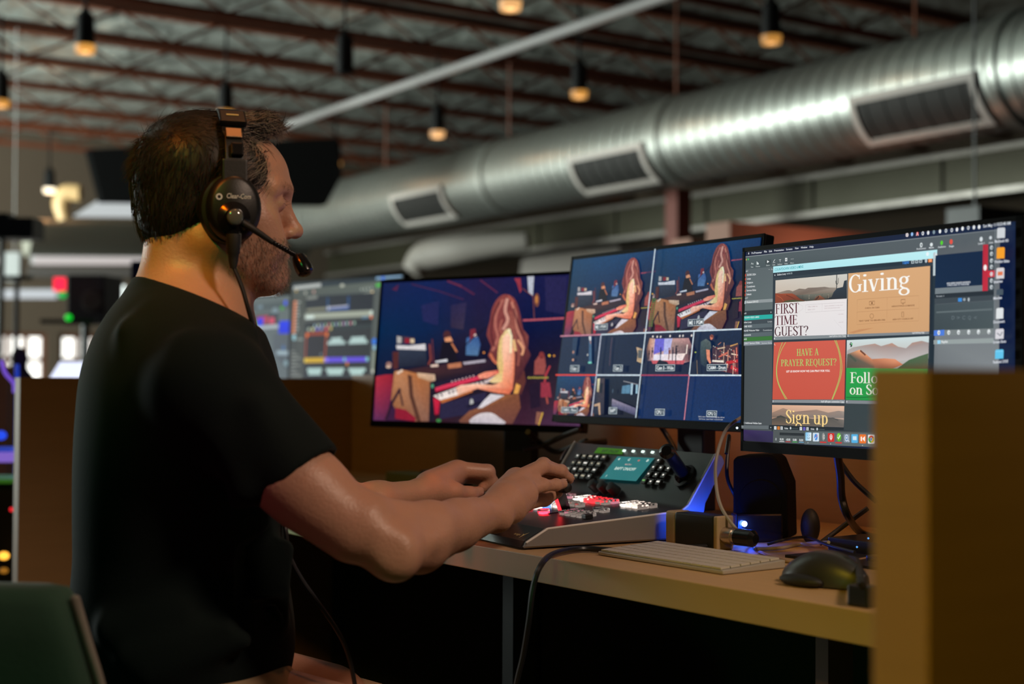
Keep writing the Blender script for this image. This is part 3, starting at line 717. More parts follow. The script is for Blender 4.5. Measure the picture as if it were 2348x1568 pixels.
jy = MB().lathe(jb, jt - jb, [(0, .016), (.008, .016), (.012, .0105), ((jt - jb).length - .012, .0115), ((jt - jb).length - .004, .0125), ((jt - jb).length, .008)], 22).build('joystick', BLACKG, mixer, smooth=True)
MB().lathe(jb, nR, [(0, .021), (.003, .021), (.005, .016)], 22).build('joystick_boot', RUBBER, mixer, smooth=True)
# maker's gold mark on the front lip
g0 = SW(.003, .045, .0135); fdir = (SW(.04, 0, .029) - SW(.006, 0, .012)).normalized(); fn = (-SA * .45 + UP * .9).normalized()
vs, fs, w_, h_ = btext('tcsign'); 
GOLD = mat('gold_print', (.75, .5, .16), .35, .6, emit=(.5, .3, .08), es=.12)
mk = MB().add([SW(.012, .052, .0175) + fn * .001 - SLd * (.018 * x / w_) + fdir * (.005 * y / h_) for x, y in vs], fs)
mk.add([SW(.010, .030, .0165) + fn * .001 - SLd * a + fdir * b for a, b in ((0, .009), (.004, .006), (.010, .014), (.006, .004), (.004, -.004), (.003, .004))], [(0, 1, 2, 3, 4, 5)])
mk.build('logo', GOLD, mixer)

# ================================================================== things on the desk
# keyboard
k1 = GR(1371, 1273, DZ); kd = (GR(1640, 1316, DZ) - k1); kl = kd.length * 1.06; kx = kd.normalized(); ky = Vector((-kx.y, kx.x, 0))
kyt = (ky * .118 + UP * .0055).normalized(); kn = kx.cross(kyt).normalized(); KDP = .118
kb = empty('keyboard', k1 + kx * kl / 2 + ky * .06, 'slim white computer keyboard near the desk edge', 'keyboard', rot=FR(kx, ky, UP))
WHT = mat('white_key', (.60, .56, .52), .5); SLV = mat('keyboard_silver', (.50, .48, .46), .4, .3)
m = MB(); m.prism([k1 + UP * .0008, k1 + UP * .006, k1 + ky * KDP + UP * .0115, k1 + ky * KDP + UP * .0008], kx * kl); m.build('case', SLV, kb, bevel=.0015)
rows = [14, 14, 14, 13, 12, 9]; ks = None; gap = .002
for r_, n in enumerate(rows):
    dy = KDP / 6.3; y0 = KDP - .006 - (r_ + 1) * dy + gap * .5
    tot = kl - .01; ws = [1.0] * n
    if r_ == 3: ws[0] = ws[-1] = 1.5
    if r_ == 2: ws[0] = 1.5
    if r_ == 4: ws[0] = ws[-1] = 1.9
    if r_ == 5: ws[4] = 5.2
    sm = sum(ws); x0 = .005
    for w_ in ws:
        wd = tot * w_ / sm; c = k1 + kx * (x0 + wd / 2) + kyt * (y0 + dy / 2) + UP * .006 + kn * .0018; x0 += wd
        MB().box(c, (wd - .0012, dy - gap, .0025), FR(kx, kyt, kn)).build('key', WHT, kb)
# mouse (hump with thumb rest)
m0 = GR(1893, 1342, DZ); mx_ = (GR(1960, 1352, DZ) - GR(1800, 1330, DZ)).normalized(); my_ = Vector((-mx_.y, mx_.x, 0))
ms = empty('mouse', m0, 'black ergonomic computer mouse at the desk edge', 'mouse', rot=FR(mx_, my_, UP))
rings = []; N = 26
for i in range(17):
    f = i / 16; x = -.055 + .115 * f
    w = .034 * (math.sin(math.pi * min(1, .08 + f * .9)) ** .5) * (1 - .25 * f); h = .042 * (math.sin(math.pi * min(.985, .10 + f * .80)) ** .75)
    rings.append([m0 + mx_ * x + my_ * (w * math.copysign(abs(math.cos(a)) ** .75, math.cos(a))) + UP * (.002 + max(0, h * (math.copysign(abs(math.sin(a)) ** .8, math.sin(a)))) ) for a in [2 * math.pi * k / N for k in range(N)]])
MB().loft(rings).build('body', mat('mouse_graphite', (.03, .03, .032), .38), ms, smooth=True)
MB().ell(m0 - mx_ * .012 - my_ * .034 + UP * .008, (.032, .012, .008), FR(mx_, my_, UP)).build('thumb_rest', RUBBER, ms, smooth=True)
MB().cyl(m0 + mx_ * .028 - my_ * .003 + UP * .030, m0 + mx_ * .028 + my_ * .003 + UP * .030, .009, n=16).build('scroll_wheel', RUBBER, ms, smooth=True)
ad = GR(1980, 1390, DZ)
r = empty('usb_adapter', ad, 'small black plug adapter lying beside the mouse against the near partition', 'adapter')
MB().box(ad + UP * .012, (.03, .022, .024), ROT_D).build('body', BLACK, r, bevel=.003)
MB().tube([ad + UP * .02, ad + UP * .03 + DU * -.004, GR(1965, 1322, DZ) + UP * .02, GR(1940, 1300, DZ) + UP * .012], .0045).build('lead', RUBBER, r, smooth=True)
# converter box with tan end caps
v1, v2 = GR(1547, 1250, DZ), GR(1644, 1263, DZ); vx = (v2 - v1).normalized(); vy = Vector((-vx.y, vx.x, 0)); vl = (v2 - v1).length
TANC = mat('tan_plastic', (.50, .36, .22), .5)
cv = empty('signal_converter', v1 + vx * vl / 2, 'small black converter box with tan end caps beside the switcher', 'converter', rot=FR(vx, vy, UP))
hh, dd = .050, .034
m = MB(); m.obox(v1 + UP * .001, vx * vl * .92, vy * dd, UP * hh); m.build('body', mat('converter_black', (.012, .014, .012), .5), cv, bevel=.003)
m = MB(); m.obox(v1 - vx * .022 + UP * .0, vx * .024, vy * (dd + .002), UP * (hh + .002)); m.build('end_cap', TANC, cv, bevel=.006, seg=3)
m = MB(); m.obox(v1 + vx * vl * .90 + UP * .0, vx * .010, vy * (dd + .002), UP * (hh + .001)); m.build('end_cap', TANC, cv, bevel=.004, seg=3)
e0 = v1 + vx * (vl * .9 + .01) + vy * dd * .5 + UP * .022
MB().lathe(e0, vx, [(0, .013), (.018, .013), (.018, .0115), (.024, .0115)], 20).build('connector', mat('nickel', (.65, .58, .5), .3, 1), cv, smooth=True)
MB().lathe(e0 + vx * .024, vx, [(0, .0125), (.03, .0125), (.036, .007)], 20).build('plug', BLACKG, cv, smooth=True)
# computer speaker
sp0 = GR(1742, 1238, DZ); 
cs = empty('desk_speaker', sp0, 'black desk speaker with sloping shoulder under the right monitor', 'speaker', rot=ROT_D)
w0, w1 = PX(1678, 1230, sp0.y + .02), PX(1804, 1230, sp0.y + .02); ww = w1.x - w0.x
P = [Vector((w0.x, sp0.y, DZ)), Vector((w1.x, sp0.y, DZ)), Vector((w1.x - .002, sp0.y, DZ + .088)), Vector((w1.x - .018, sp0.y, DZ + .128)), Vector((w0.x + .06, sp0.y, DZ + .135)), Vector((w0.x + .006, sp0.y, DZ + .132)), Vector((w0.x, sp0.y, DZ + .126))]
MB().prism([p + Vector((0, .01, 0)) for p in P], Vector((.03, .075, 0))).build('cabinet', mat('speaker_matte', (.003, .003, .0035), .75, spec=.1), cs, bevel=.004)
MB().cyl(Vector(((w0.x + w1.x) / 2, sp0.y + .0105, DZ + .06)), Vector(((w0.x + w1.x) / 2, sp0.y + .0085, DZ + .06)), .036, .034, n=26).build('driver', mat('speaker_matte'), cs, smooth=True)
# box with the blue light
bl = PX(1707, 1201, 2.215)
hb = empty('interface_box', (bl.x, bl.y, DZ), 'small dark box with a brilliant blue light beside the converter', 'box', rot=ROT_D)
bx0 = GR(1668, 1236, DZ); bw = GR(1770, 1236, DZ).x - bx0.x
m = MB(); m.obox(Vector((bl.x - .012, bl.y + .005, DZ)), Vector((.075, 0.01, 0)), Vector((-.004, .03, 0)), UP * .045); m.build('case', BLACKG, hb, bevel=.003)
MB().ell(bl, (.0042, .003, .0042)).build('blue_light', glow('blue_led_core', (.10, .22, 1.0), 60), hb, smooth=True)
lamp('blue_led_light', 'POINT', Vector((.318, 2.224, .770)), bl, .42, (.010, .08, 1.0), .006)
lamp('blue_led_light', 'POINT', bl + Vector((.004, -.022, -.006)), bl, .07, (.010, .08, 1.0), .006)
# black boxes and coil of leads at the right end
r = empty('network_switch', GR(1900, 1255, DZ), 'flat black network box behind the mouse', 'box', rot=ROT_D)
a = GR(1800, 1278, DZ); MB().obox(a + UP * 0, DU * .17, DV * .10, UP * .004).build('tray', BLACK, r)
a = GR(1898, 1265, DZ); MB().obox(a, DU * .12, DV * .08, UP * .022).build('case', BLACK, r, bevel=.002)
for x, y in ((1965, 1254), (1991, 1234)):
    MB().ell(PX(x, y, GR(1930, 1270, DZ).y - .06), (.0014, .0014, .0014)).build('indicator', glow('cyan_dot', (.1, .35, .8), 1.2), r)
tag(MB().ell(GR(1858, 1243, DZ) + UP * .025, (.016, .014, .028), ROT_D).build('microphone_puck', RUBBER, smooth=True), 'rounded black object among the leads beside the desk speaker', 'gadget')
# small gadgets behind the left hand
p = GR(1212, 1112, DZ)
r = empty('camera_remote', p, 'low black controller behind the man\'s right hand', 'controller', rot=ROT_D)
m = MB(); m.prism([p, p + DV * .16, p + DV * .16 + UP * .045, p + UP * .02], DU * .22); m.build('case', BLACK, r, bevel=.003)
q = PX(1240, 1045, p.y + .07)
MB().box(p + DV * .11 + DU * .10 + UP * .043, (.05, .018, .006), ROT_D).build('label', mat('buff_label', (.4, .3, .2), .6), r)
MB().box(p + DV * .06 + DU * .015 + UP * .036, (.02, .012, .008), ROT_D).build('key', mat('pale_key', (.45, .5, .6), .4), r)
p = GR(935, 1114, DZ)
r = empty('power_strip', p, 'low grey-green box on the desk beyond the left forearm', 'box', rot=ROT_D)
MB().obox(p - DU * .10, DU * .14, DV * .07, UP * .028).build('case', mat('grey_green_plastic', (.16, .18, .06), .6), r, bevel=.003)
MB().obox(p + DU * .05, DU * .10, DV * .08, UP * .04).build('plug', BLACK, r, bevel=.004)

# ------------------------------------------------------------------ cables
def cable(pts, rad, mt, label, name='cable', res=10):
    return tag(MB().tube(pts, rad, 8, res).build(name, mt, smooth=True), label, 'cable')
CABLEW = mat('grey_white_cable', (.42, .38, .34), .5); CABLEB = mat('black_cable', (.012, .012, .014), .4)
cable([PX(1702, 955, 2.26), PX(1665, 985, 2.2), PX(1643, 1050, 2.17), PX(1642, 1110, 2.16), PX(1655, 1165, 2.14), PX(1690, 1215, 2.12), GR(1722, 1246, DZ + .004), GR(1733, 1258, DZ + .003)], .0026, CABLEW, 'thin pale cable hanging from the right monitor in front of the switcher')
cable([GR(1735, 1259, DZ + .003), GR(1790, 1256, DZ + .003), GR(1840, 1247, DZ + .004), GR(1900, 1243, DZ + .02)], .0026, CABLEW, 'pale lead lying beyond the keyboard towards the right')
cable([GR(1742, 1266, DZ + .003), GR(1790, 1283, DZ + .003), GR(1840, 1288, DZ + .003), GR(1940, 1288, DZ + .003), GR(2010, 1276, DZ + .003)], .0028, mat('pinkish_cable', (.36, .24, .19), .5), 'pinkish lead curving behind the mouse')
cable([GR(1660, 1250, DZ + .004), GR(1560, 1256, DZ + .005), GR(1430, 1262, DZ + .005), GR(1330, 1258, DZ + .006), PX(1268, 1270, 2.02), PX(1238, 1300, 1.96), PX(1222, 1350, 1.955), PX(1213, 1420, 1.96), PX(1200, 1500, 1.98), PX(1180, 1600, 2.0), PX(1170, 1800, 2.05)], .0042, CABLEB, 'black cable running past the keyboard and over the desk edge')
cable([PX(1920, 1040, 2.02), PX(1927, 1090, 2.06), PX(1930, 1140, 2.1), PX(1945, 1185, 2.12), GR(1975, 1222, DZ + .005), GR(2020, 1235, DZ + .005)], .006, CABLEB, 'thick black cable dropping from the right monitor beside the partition')
cable([PX(1928, 1062, 2.15), PX(1960, 1105, 2.15), PX(2010, 1150, 2.15)], .004, CABLEB, 'short black cable slanting towards the near partition')
cable([GR(1880, 1246, DZ + .006), PX(1935, 1205, 2.18), PX(1990, 1165, 2.18)], .004, CABLEB, 'black cable slanting up behind the network box')
cable([PX(1512, 972, 2.62), PX(1530, 1000, 2.62), PX(1548, 1035, 2.6), PX(1552, 1080, 2.6)], .005, CABLEB, 'black cable under the multiview monitor')
cable([PX(1330, 985, 2.9), PX(1290, 1000, 2.95), PX(1245, 1020, 3.0), PX(1200, 1032, 3.0)], .006, CABLEB, 'black cable looping below the woman monitor to the left')
cable([PX(1210, 990, 2.95), PX(1245, 1020, 3.02), PX(1280, 1035, 3.02), PX(1345, 1010, 2.95)], .006, CABLEB, 'black cable crossing behind the low controller')
cable([PX(1290, 1060, 2.7), PX(1305, 1035, 2.72), PX(1345, 1018, 2.74), PX(1390, 1012, 2.75)], .007, CABLEB, 'thick black cable rising behind the switcher\'s left end')
cable([PX(1665, 1040, 2.3), PX(1672, 1000, 2.32), PX(1667, 1090, 2.3), PX(1690, 1150, 2.3), GR(1700, 1218, DZ + .005)], .003, CABLEB, 'thin black wire behind the pale hanging cable')
cable([GR(1760, 1248, DZ + .004), GR(1800, 1237, DZ + .012), GR(1850, 1232, DZ + .01), GR(1900, 1250, DZ + .02), GR(1960, 1266, DZ + .02)], .0022, CABLEB, 'thin black wire tangled beside the network box')
# ================================================================== what the displays show
# ---- a drawn serif alphabet (cap height 1)
def _st(P, w):
    out = []
    n = len(P); ws = w if isinstance(w, list) else [w] * n
    L_, R_ = [], []
    for i in range(n):
        x0, y0 = P[max(i - 1, 0)]; x1, y1 = P[min(i + 1, n - 1)]; d = math.hypot(x1 - x0, y1 - y0) or 1
        nx, ny = -(y1 - y0) / d, (x1 - x0) / d; h = ws[i] / 2
        L_.append((P[i][0] + nx * h, P[i][1] + ny * h)); R_.append((P[i][0] - nx * h, P[i][1] - ny * h))
    for i in range(n - 1): out.append([L_[i], R_[i], R_[i + 1], L_[i + 1]])
    return out
TT, tt = .118, .045
def _arc(cx, cy, rx, ry, a0, a1, n=14, k=1.0):
    P = []; ws = []
    for i in range(n + 1):
        a = math.radians(a0 + (a1 - a0) * i / n); P.append((cx + rx * math.cos(a), cy + ry * math.sin(a))); ws.append((tt + (TT - tt) * abs(math.cos(a)) ** 1.3) * k)
    return _st(P, ws)
def _v(x, y0, y1, w=TT, s0=1, s1=1, sw=.30):
    o = _st([(x, y0), (x, y1)], w)
    if s0: o += _st([(x - sw / 2, y0 + .02), (x + sw / 2, y0 + .02)], .04)
    if s1: o += _st([(x - sw / 2, y1 - .02), (x + sw / 2, y1 - .02)], .04)
    return o
def _h(x0, x1, y, tick=0):
    o = _st([(x0, y), (x1, y)], tt)
    if tick: o += _st([(x1, y), (x1 + .01, y - .16 * tick)], [.03, .06])
    return o
def _d(x0, y0, x1, y1, w): return _st([(x0, y0), (x1, y1)], w)
XH = .66
GL_ = {
 'F': (.52, _v(.15, 0, 1) + _h(.1, .47, .975, 1) + _h(.15, .38, .52) + _st([(.39, .42), (.39, .62)], .04)),
 'I': (.32, _v(.16, 0, 1)),
 'R': (.60, _v(.15, 0, 1) + _arc(.22, .74, .22, .235, 90, -90) + _h(.1, .25, .975) + _h(.15, .25, .505) + _d(.25, .5, .54, .02, [.06, TT * 1.1]) + _h(.48, .62, .02)),
 'S': (.50, _arc(.26, .75, .17, .23, 20, 200, 12) + _d(.10, .68, .42, .34, TT) + _arc(.25, .26, .18, .24, 30, -160, 12) + _st([(.43, .7), (.43, .96)], .035) + _st([(.06, .08), (.06, .32)], .035)),
 'T': (.56, _v(.28, 0, 1, s1=0) + _h(.04, .52, .975, 1) + _st([(.04, .975), (.03, .8)], [.03, .06])),
 'M': (.82, _v(.12, 0, 1, .055, sw=.2) + _v(.70, 0, 1, TT, sw=.26) + _d(.12, 1, .40, .08, TT) + _d(.40, .08, .69, 1, .05)),
 'E': (.54, _v(.15, 0, 1) + _h(.1, .46, .975, 1) + _h(.15, .38, .52) + _h(.1, .48, .025, -1) + _st([(.39, .42), (.39, .62)], .04)),
 'G': (.66, _arc(.34, .5, .26, .475, 50, 318, 22) + _v(.55, .06, .44, TT * .9, s0=0, sw=.22) + _st([(.53, .72), (.53, .96)], .035)),
 'U': (.64, _v(.15, .3, 1, s0=0, sw=.26) + _v(.53, .3, 1, .06, s0=0, sw=.2) + _arc(.34, .3, .19, .275, 180, 360)),
 '?': (.46, _arc(.22, .76, .16, .21, 170, -60, 14) + _st([(.29, .57), (.22, .44), (.21, .28)], [.08, .06, .04]) + _arc(.21, .06, .03, .03, 0, 360, 10, .8)),
 'H': (.64, _v(.15, 0, 1) + _v(.50, 0, 1) + _h(.15, .5, .52)),
 'A': (.62, _d(.30, 1, .10, 0, .05) + _d(.30, 1, .52, 0, TT) + _h(.17, .45, .32) + _h(.02, .2, .02) + _h(.42, .62, .02)),
 'V': (.60, _d(.10, 1, .31, 0, TT) + _d(.52, 1, .31, 0, .05) + _h(.0, .22, .98) + _h(.42, .6, .98)),
 'P': (.54, _v(.15, 0, 1) + _arc(.23, .73, .22, .245, 90, -90) + _h(.1, .25, .975) + _h(.15, .25, .485)),
 'Y': (.60, _v(.30, 0, .48, s1=0) + _d(.10, 1, .30, .46, TT) + _d(.52, 1, .31, .46, .05) + _h(.0, .2, .98) + _h(.42, .6, .98)),
 'Q': (.70, _arc(.34, .5, .26, .475, 0, 360, 24) + _st([(.34, .06), (.42, -.14), (.62, -.2)], [.05, .09, .03])),
 'i': (.30, _v(.15, 0, XH, s1=0) + _h(.04, .15, XH - .02) + _arc(.14, .90, .035, .035, 0, 360, 10, .9)),
 'v': (.52, _d(.10, XH, .26, 0, TT) + _d(.44, XH, .26, 0, .05) + _h(.0, .2, XH - .02) + _h(.36, .52, XH - .02)),
 'n': (.60, _v(.15, 0, XH, s1=0) + _h(.04, .15, XH - .02) + _arc(.31, XH - .20, .145, .18, 160, 0, 10) + _v(.455, 0, XH - .18, s1=0)),
 'g': (.54, _arc(.24, XH - .19, .155, .18, 0, 360, 20) + _arc(.25, -.14, .20, .17, 0, 360, 20, .9) + _st([(.12, .30), (.10, .16), (.22, .05), (.40, .0)], [.05, .09, .1, .08]) + _st([(.36, XH - .06), (.50, XH)], .06)),
 'o': (.52, _arc(.26, XH / 2, .19, XH / 2 - .02, 0, 360, 22)),
 'l': (.30, _v(.15, 0, 1.02, s1=0) + _h(.04, .15, 1.0)),
 'w': (.78, _d(.10, XH, .24, 0, TT) + _d(.40, XH, .24, 0, .05) + _d(.38, XH, .52, 0, TT) + _d(.68, XH, .52, 0, .05) + _h(.0, .2, XH - .02) + _h(.6, .76, XH - .02)),
 'c': (.46, _arc(.26, XH / 2, .19, XH / 2 - .02, 48, 315, 18) + _arc(.40, XH - .17, .02, .03, 0, 360, 8, .9)),
 'p': (.56, _v(.15, -.28, XH, s1=0) + _h(.04, .15, XH - .02) + _arc(.29, XH / 2, .17, XH / 2 - .02, 150, -150, 20)),
 'u': (.60, _v(.14, .2, XH, s0=0, s1=0) + _h(.03, .14, XH - .02) + _arc(.285, .2, .145, .18, 180, 345, 10) + _v(.455, 0, XH, s1=0) + _h(.35, .455, XH - .02)),
 'a': (.5, _v(.38, 0, XH - .2, s1=0, sw=.16) + _arc(.24, XH - .2, .14, .18, 150, 0, 10) + _arc(.23, .17, .14, .15, 0, 360, 16)),
 's': (.42, _arc(.22, XH * .74, .12, XH * .23, 20, 200, 10) + _d(.12, XH * .62, .32, XH * .38, TT) + _arc(.21, XH * .26, .13, XH * .24, 30, -160, 10)),
 ' ': (.26, []),
}
def serif(txt):
    vs, fs, x = [], [], 0
    for ch in txt:
        wd, P = GL_[ch]
        for q in P:
            n = len(vs); vs += [(x + a, b) for a, b in q]; fs.append(tuple(range(n, n + len(q))))
        x += wd
    return vs, fs, x, 1.0
# ---- the stage picture, in pixels of one crop of the programme monitor
ZP = (840, 620, 4.1265)
class Sub:
    """paints the stage picture into a rectangle of another display"""
    def __init__(s, scr, r, crop=(0, 0, 1, 1), tint=(1, 1, 1)):
        s.s = scr; s.r = r; s.c = crop; s.t = tint; s.k = (r[2] - r[0]) * scr.w / scr_prog.w / (crop[2] - crop[0])
    def m(s, p):
        scr_prog.Z = ZP; u, v = scr_prog.uv(*p)
        return s.mu(u, v)
    def mu(s, u, v):
        u = (u - s.c[0]) / (s.c[2] - s.c[0]); v = (v - s.c[1]) / (s.c[3] - s.c[1]); u = min(1, max(0, u)); v = min(1, max(0, v))
        return (s.r[0] + u * (s.r[2] - s.r[0]), s.r[1] + v * (s.r[3] - s.r[1]))
    def col(s, c):
        f = lambda q: tuple(min(255, a * b) for a, b in zip(q, s.t))
        return f(c) if isinstance(c[0], (int, float)) else [f(q) for q in c]
    def poly(s, pts, c, smooth=0):
        uv = [s.m(p) for p in pts]
        if smooth:
            q = crom([Vector((u, v, 0)) for u, v in uv], smooth, True); r = s.r
            uv = [(min(r[2], max(r[0], p.x)), min(r[3], max(r[1], p.y))) for p in q]
            if not isinstance(c[0], (int, float)): c = [c[i // smooth] for i in range(len(uv))]
        s.s.face(uv, s.col(c))
    def blob(s, x, y, rx, ry, c, n=14): s.poly([(x + rx * math.cos(2 * math.pi * i / n), y + ry * math.sin(2 * math.pi * i / n)) for i in range(n)], c)
    def line(s, pts, w, c, smooth=0):
        P = [Vector((*p, 0)) for p in pts]
        if smooth: P = crom(P, smooth)
        for i in range(len(P) - 1):
            t = (P[i + 1] - P[i]); 
            if t.length < 1e-6: continue
            t.normalize(); nn = Vector((-t.y, t.x, 0)) * w / 2; e = t * w * .15
            s.poly([(P[i] - e + nn)[:2], (P[i + 1] + e + nn)[:2], (P[i + 1] + e - nn)[:2], (P[i] - e - nn)[:2]], c); s.s.layer -= 1
        s.s.layer += 1
    def grid(s, rows, vs=None):
        R = len(rows); C = len(rows[0]); s.s.layer += 1
        for i in range(R - 1):
            for j in range(C - 1):
                v0, v1 = (i / (R - 1), (i + 1) / (R - 1)) if vs is None else (vs[i], vs[i + 1]); u0, u1 = j / (C - 1), (j + 1) / (C - 1)
                L = s.s.layer
                rr = s.r; f = lambda u, v: (rr[0] + u * (rr[2] - rr[0]), rr[1] + v * (rr[3] - rr[1]))
                s.s.face([f(u0, v0), f(u1, v0), f(u1, v1), f(u0, v1)], s.col([rows[i][j], rows[i][j + 1], rows[i + 1][j + 1], rows[i + 1][j]])); s.s.layer = L
def stage(S_, blue=False, full=True):
    if blue:
        S_.grid([[(4, 60, 98), (4, 62, 104), (4, 62, 106), (2, 58, 102), (2, 50, 94)], [(6, 48, 78), (2, 46, 84), (2, 42, 82), (4, 34, 70), (4, 32, 68)],
                 [(14, 38, 58), (8, 28, 50), (10, 22, 44), (18, 18, 40), (20, 22, 50)], [(40, 16, 30), (30, 18, 30), (22, 20, 40), (34, 18, 42), (50, 34, 66)]], [0, .35, .65, 1])
    else:
        S_.grid([[(22, 34, 78), (18, 34, 84), (32, 26, 68), (22, 26, 72), (32, 30, 76)], [(4, 38, 76), (8, 34, 74), (30, 28, 58), (8, 20, 60), (18, 24, 58)],
                 [(14, 26, 56), (20, 18, 36), (16, 16, 34), (30, 20, 38), (48, 40, 54)], [(66, 36, 74), (52, 16, 28), (46, 34, 48), (62, 32, 50), (82, 52, 84)]], [0, .35, .65, 1])
        p = S_.poly
        S_.line([(770, 100), (900, 150), (1020, 225)], 20, (112, 46, 66)); S_.line([(1080, 92), (1240, 210)], 14, (92, 40, 70)); S_.line([(430, 130), (700, 200), (920, 275)], 14, (62, 36, 72))
        p([(240, 180), (310, 130), (290, 195)], (78, 34, 66)); p([(800, 330), (950, 300), (920, 560), (800, 540)], [(40, 38, 74), (48, 42, 78), (56, 48, 70), (48, 40, 66)])
        p([(1400, 75), (1460, 72), (1470, 190), (1455, 215), (1425, 120)], (150, 52, 66)); p([(1525, 58), (1588, 55), (1576, 248), (1536, 205)], (186, 190, 202))
        S_.line([(1478, 170), (1580, 245), (1590, 460)], 8, (120, 66, 62)); S_.blob(1615, 280, 24, 66, (120, 72, 58)); S_.blob(1612, 275, 12, 38, (200, 130, 70))
        p([(520, 330), (690, 290), (680, 520), (540, 480)], (34, 38, 84)); p([(1690, 60), (1900, 60), (1880, 420), (1700, 380)], (38, 36, 78))
    p = S_.poly; L = S_.line
    L([(1485, 472), (1590, 468), (1870, 452)], 18, (178, 84, 96))
    # amplifiers
    p([(290, 615), (460, 635), (460, 690), (290, 690)], (60, 52, 70)); p([(292, 620), (335, 630), (335, 688), (292, 688)], (176, 172, 168)); p([(365, 640), (412, 642), (412, 688), (365, 688)], (140, 32, 48)); p([(418, 645), (456, 648), (456, 688), (418, 688)], (212, 190, 158))
    p([(300, 750), (566, 755), (580, 900), (312, 918)], [(50, 58, 76), (46, 54, 72), (30, 32, 50), (34, 40, 58)]); p([(285, 706), (400, 712), (560, 694), (566, 755), (400, 748), (290, 745)], (214, 210, 212))
    L([(625, 650), (640, 890)], 12, (96, 48, 58)); L([(600, 700), (612, 840), (590, 890)], 18, (130, 60, 54)); p([(250, 770), (308, 765), (304, 930), (254, 934)], (84, 42, 44)); S_.blob(215, 892, 28, 28, (150, 112, 104)); S_.blob(212, 912, 24, 14, (206, 176, 156))
    # players behind
    p([(720, 680), (800, 660), (850, 740), (866, 870), (690, 870)], (22, 20, 34)); S_.blob(766, 612, 36, 44, (76, 40, 46)); p([(740, 640), (800, 626), (822, 670), (750, 676)], (222, 150, 108)); L([(810, 690), (858, 770)], 16, (196, 120, 80)); p([(655, 858), (768, 838), (770, 862), (660, 872)], (222, 222, 226))
    p([(950, 640), (1000, 622), (1062, 630), (1084, 700), (1058, 806), (944, 800)], [(60, 96, 150), (58, 90, 150), (52, 86, 142), (46, 74, 130), (84, 120, 160), (78, 116, 158)]); p([(985, 560), (1035, 550), (1042, 620), (1000, 650), (980, 690)], (122, 42, 56)); S_.blob(1034, 616, 14, 16, (226, 204, 196))
    L([(1160, 520), (1000, 650), (870, 780)], 10, (22, 22, 44)); S_.blob(1115, 778, 9, 9, (240, 150, 60))
    # drummer's side, right
    p([(1595, 860), (1640, 800), (1690, 810), (1702, 900), (1690, 985), (1590, 985)], (150, 76, 72)); S_.blob(1662, 802, 26, 34, (128, 52, 54)); L([(1740, 905), (1700, 990), (1690, 1060)], 16, (180, 60, 70)); p([(1655, 1060), (1738, 1060), (1756, 1200), (1652, 1200)], (148, 52, 68)); L([(1708, 1200), (1718, 1260)], 16, (170, 80, 70))
    for x in range(1540, 1720, 22): S_.blob(x, 1014 + (x % 3), 9, 9, (178, 164, 74))
    S_.blob(1735, 806, 11, 11, (246, 196, 60)); S_.blob(1780, 808, 9, 9, (236, 160, 60)); p([(1540, 1080), (1640, 1050), (1650, 1290), (1560, 1310)], (36, 24, 44)); p([(1615, 1338), (1682, 1344), (1640, 1472), (1602, 1450)], (140, 92, 76)); L([(1672, 1345), (1636, 1472)], 10, (226, 184, 66))
    # carpet
    p([(95, 1004), (180, 988), (258, 984), (260, 1110), (190, 1424), (75, 1422)], [(176, 44, 60), (184, 42, 58), (150, 32, 50), (104, 24, 44), (86, 40, 78), (92, 44, 86)])
    # piano
    p([(320, 948), (620, 900), (1130, 838), (1240, 850), (1255, 950), (660, 1062), (600, 1010), (480, 975)], [(60, 36, 44), (62, 36, 46), (50, 32, 48), (30, 26, 46), (26, 24, 44), (26, 22, 40), (50, 32, 40), (70, 42, 44)])
    p([(770, 888), (900, 868), (905, 915), (780, 930)], (184, 116, 84)); p([(610, 896), (682, 884), (686, 910), (616, 914)], (226, 198, 182)); p([(918, 868), (1130, 842), (1132, 866), (930, 892)], (176, 168, 180))
    p([(270, 955), (352, 940), (480, 975), (612, 1012), (606, 1428), (470, 1434), (276, 1310), (236, 1226)], [(190, 130, 90), (176, 112, 70), (178, 108, 62), (160, 100, 62), (132, 92, 78), (140, 92, 70), (150, 96, 62), (150, 96, 66)])
    L([(300, 975), (345, 945)], 22, (226, 200, 178)); p([(395, 985), (436, 998), (448, 1180), (522, 1428), (482, 1432), (412, 1190)], (88, 54, 44)); p([(482, 968), (652, 984), (658, 1042), (612, 1054), (494, 1012)], [(222, 184, 150), (206, 172, 146), (230, 198, 168), (180, 140, 108), (190, 150, 116)])
    L([(322, 1120), (250, 1250), (190, 1410)], 24, (46, 24, 44)); L([(318, 1130), (350, 1280)], 16, (60, 36, 44)); p([(280, 1298), (380, 1320), (472, 1396), (466, 1436), (276, 1402)], (142, 28, 50))
    p([(606, 1056), (662, 1038), (652, 1424), (596, 1432)], (30, 24, 40)); S_.blob(630, 1094, 14, 20, (80, 150, 118)); S_.blob(690, 1420, 24, 16, (60, 130, 70))
    p([(660, 1062), (1255, 935), (1258, 952), (660, 1112)], (34, 28, 50))
    p([(655, 1112), (760, 1078), (1060, 1000), (1255, 945), (1266, 975), (1070, 1036), (660, 1150)], [(220, 62, 92), (214, 50, 82), (220, 60, 90), (200, 44, 72), (180, 36, 66), (206, 44, 76), (190, 38, 70)])
    for i in range(7): S_.blob(815 + i * 34, 1052 - i * 9, 7, 7, (226, 190, 190))
    p([(640, 1186), (860, 1108), (1150, 1036), (1216, 998), (1228, 1030), (1010, 1128), (880, 1178), (702, 1228)], [(240, 228, 222), (236, 222, 216), (210, 190, 190), (190, 170, 175), (200, 180, 180), (230, 205, 196), (244, 228, 220), (248, 236, 228)])
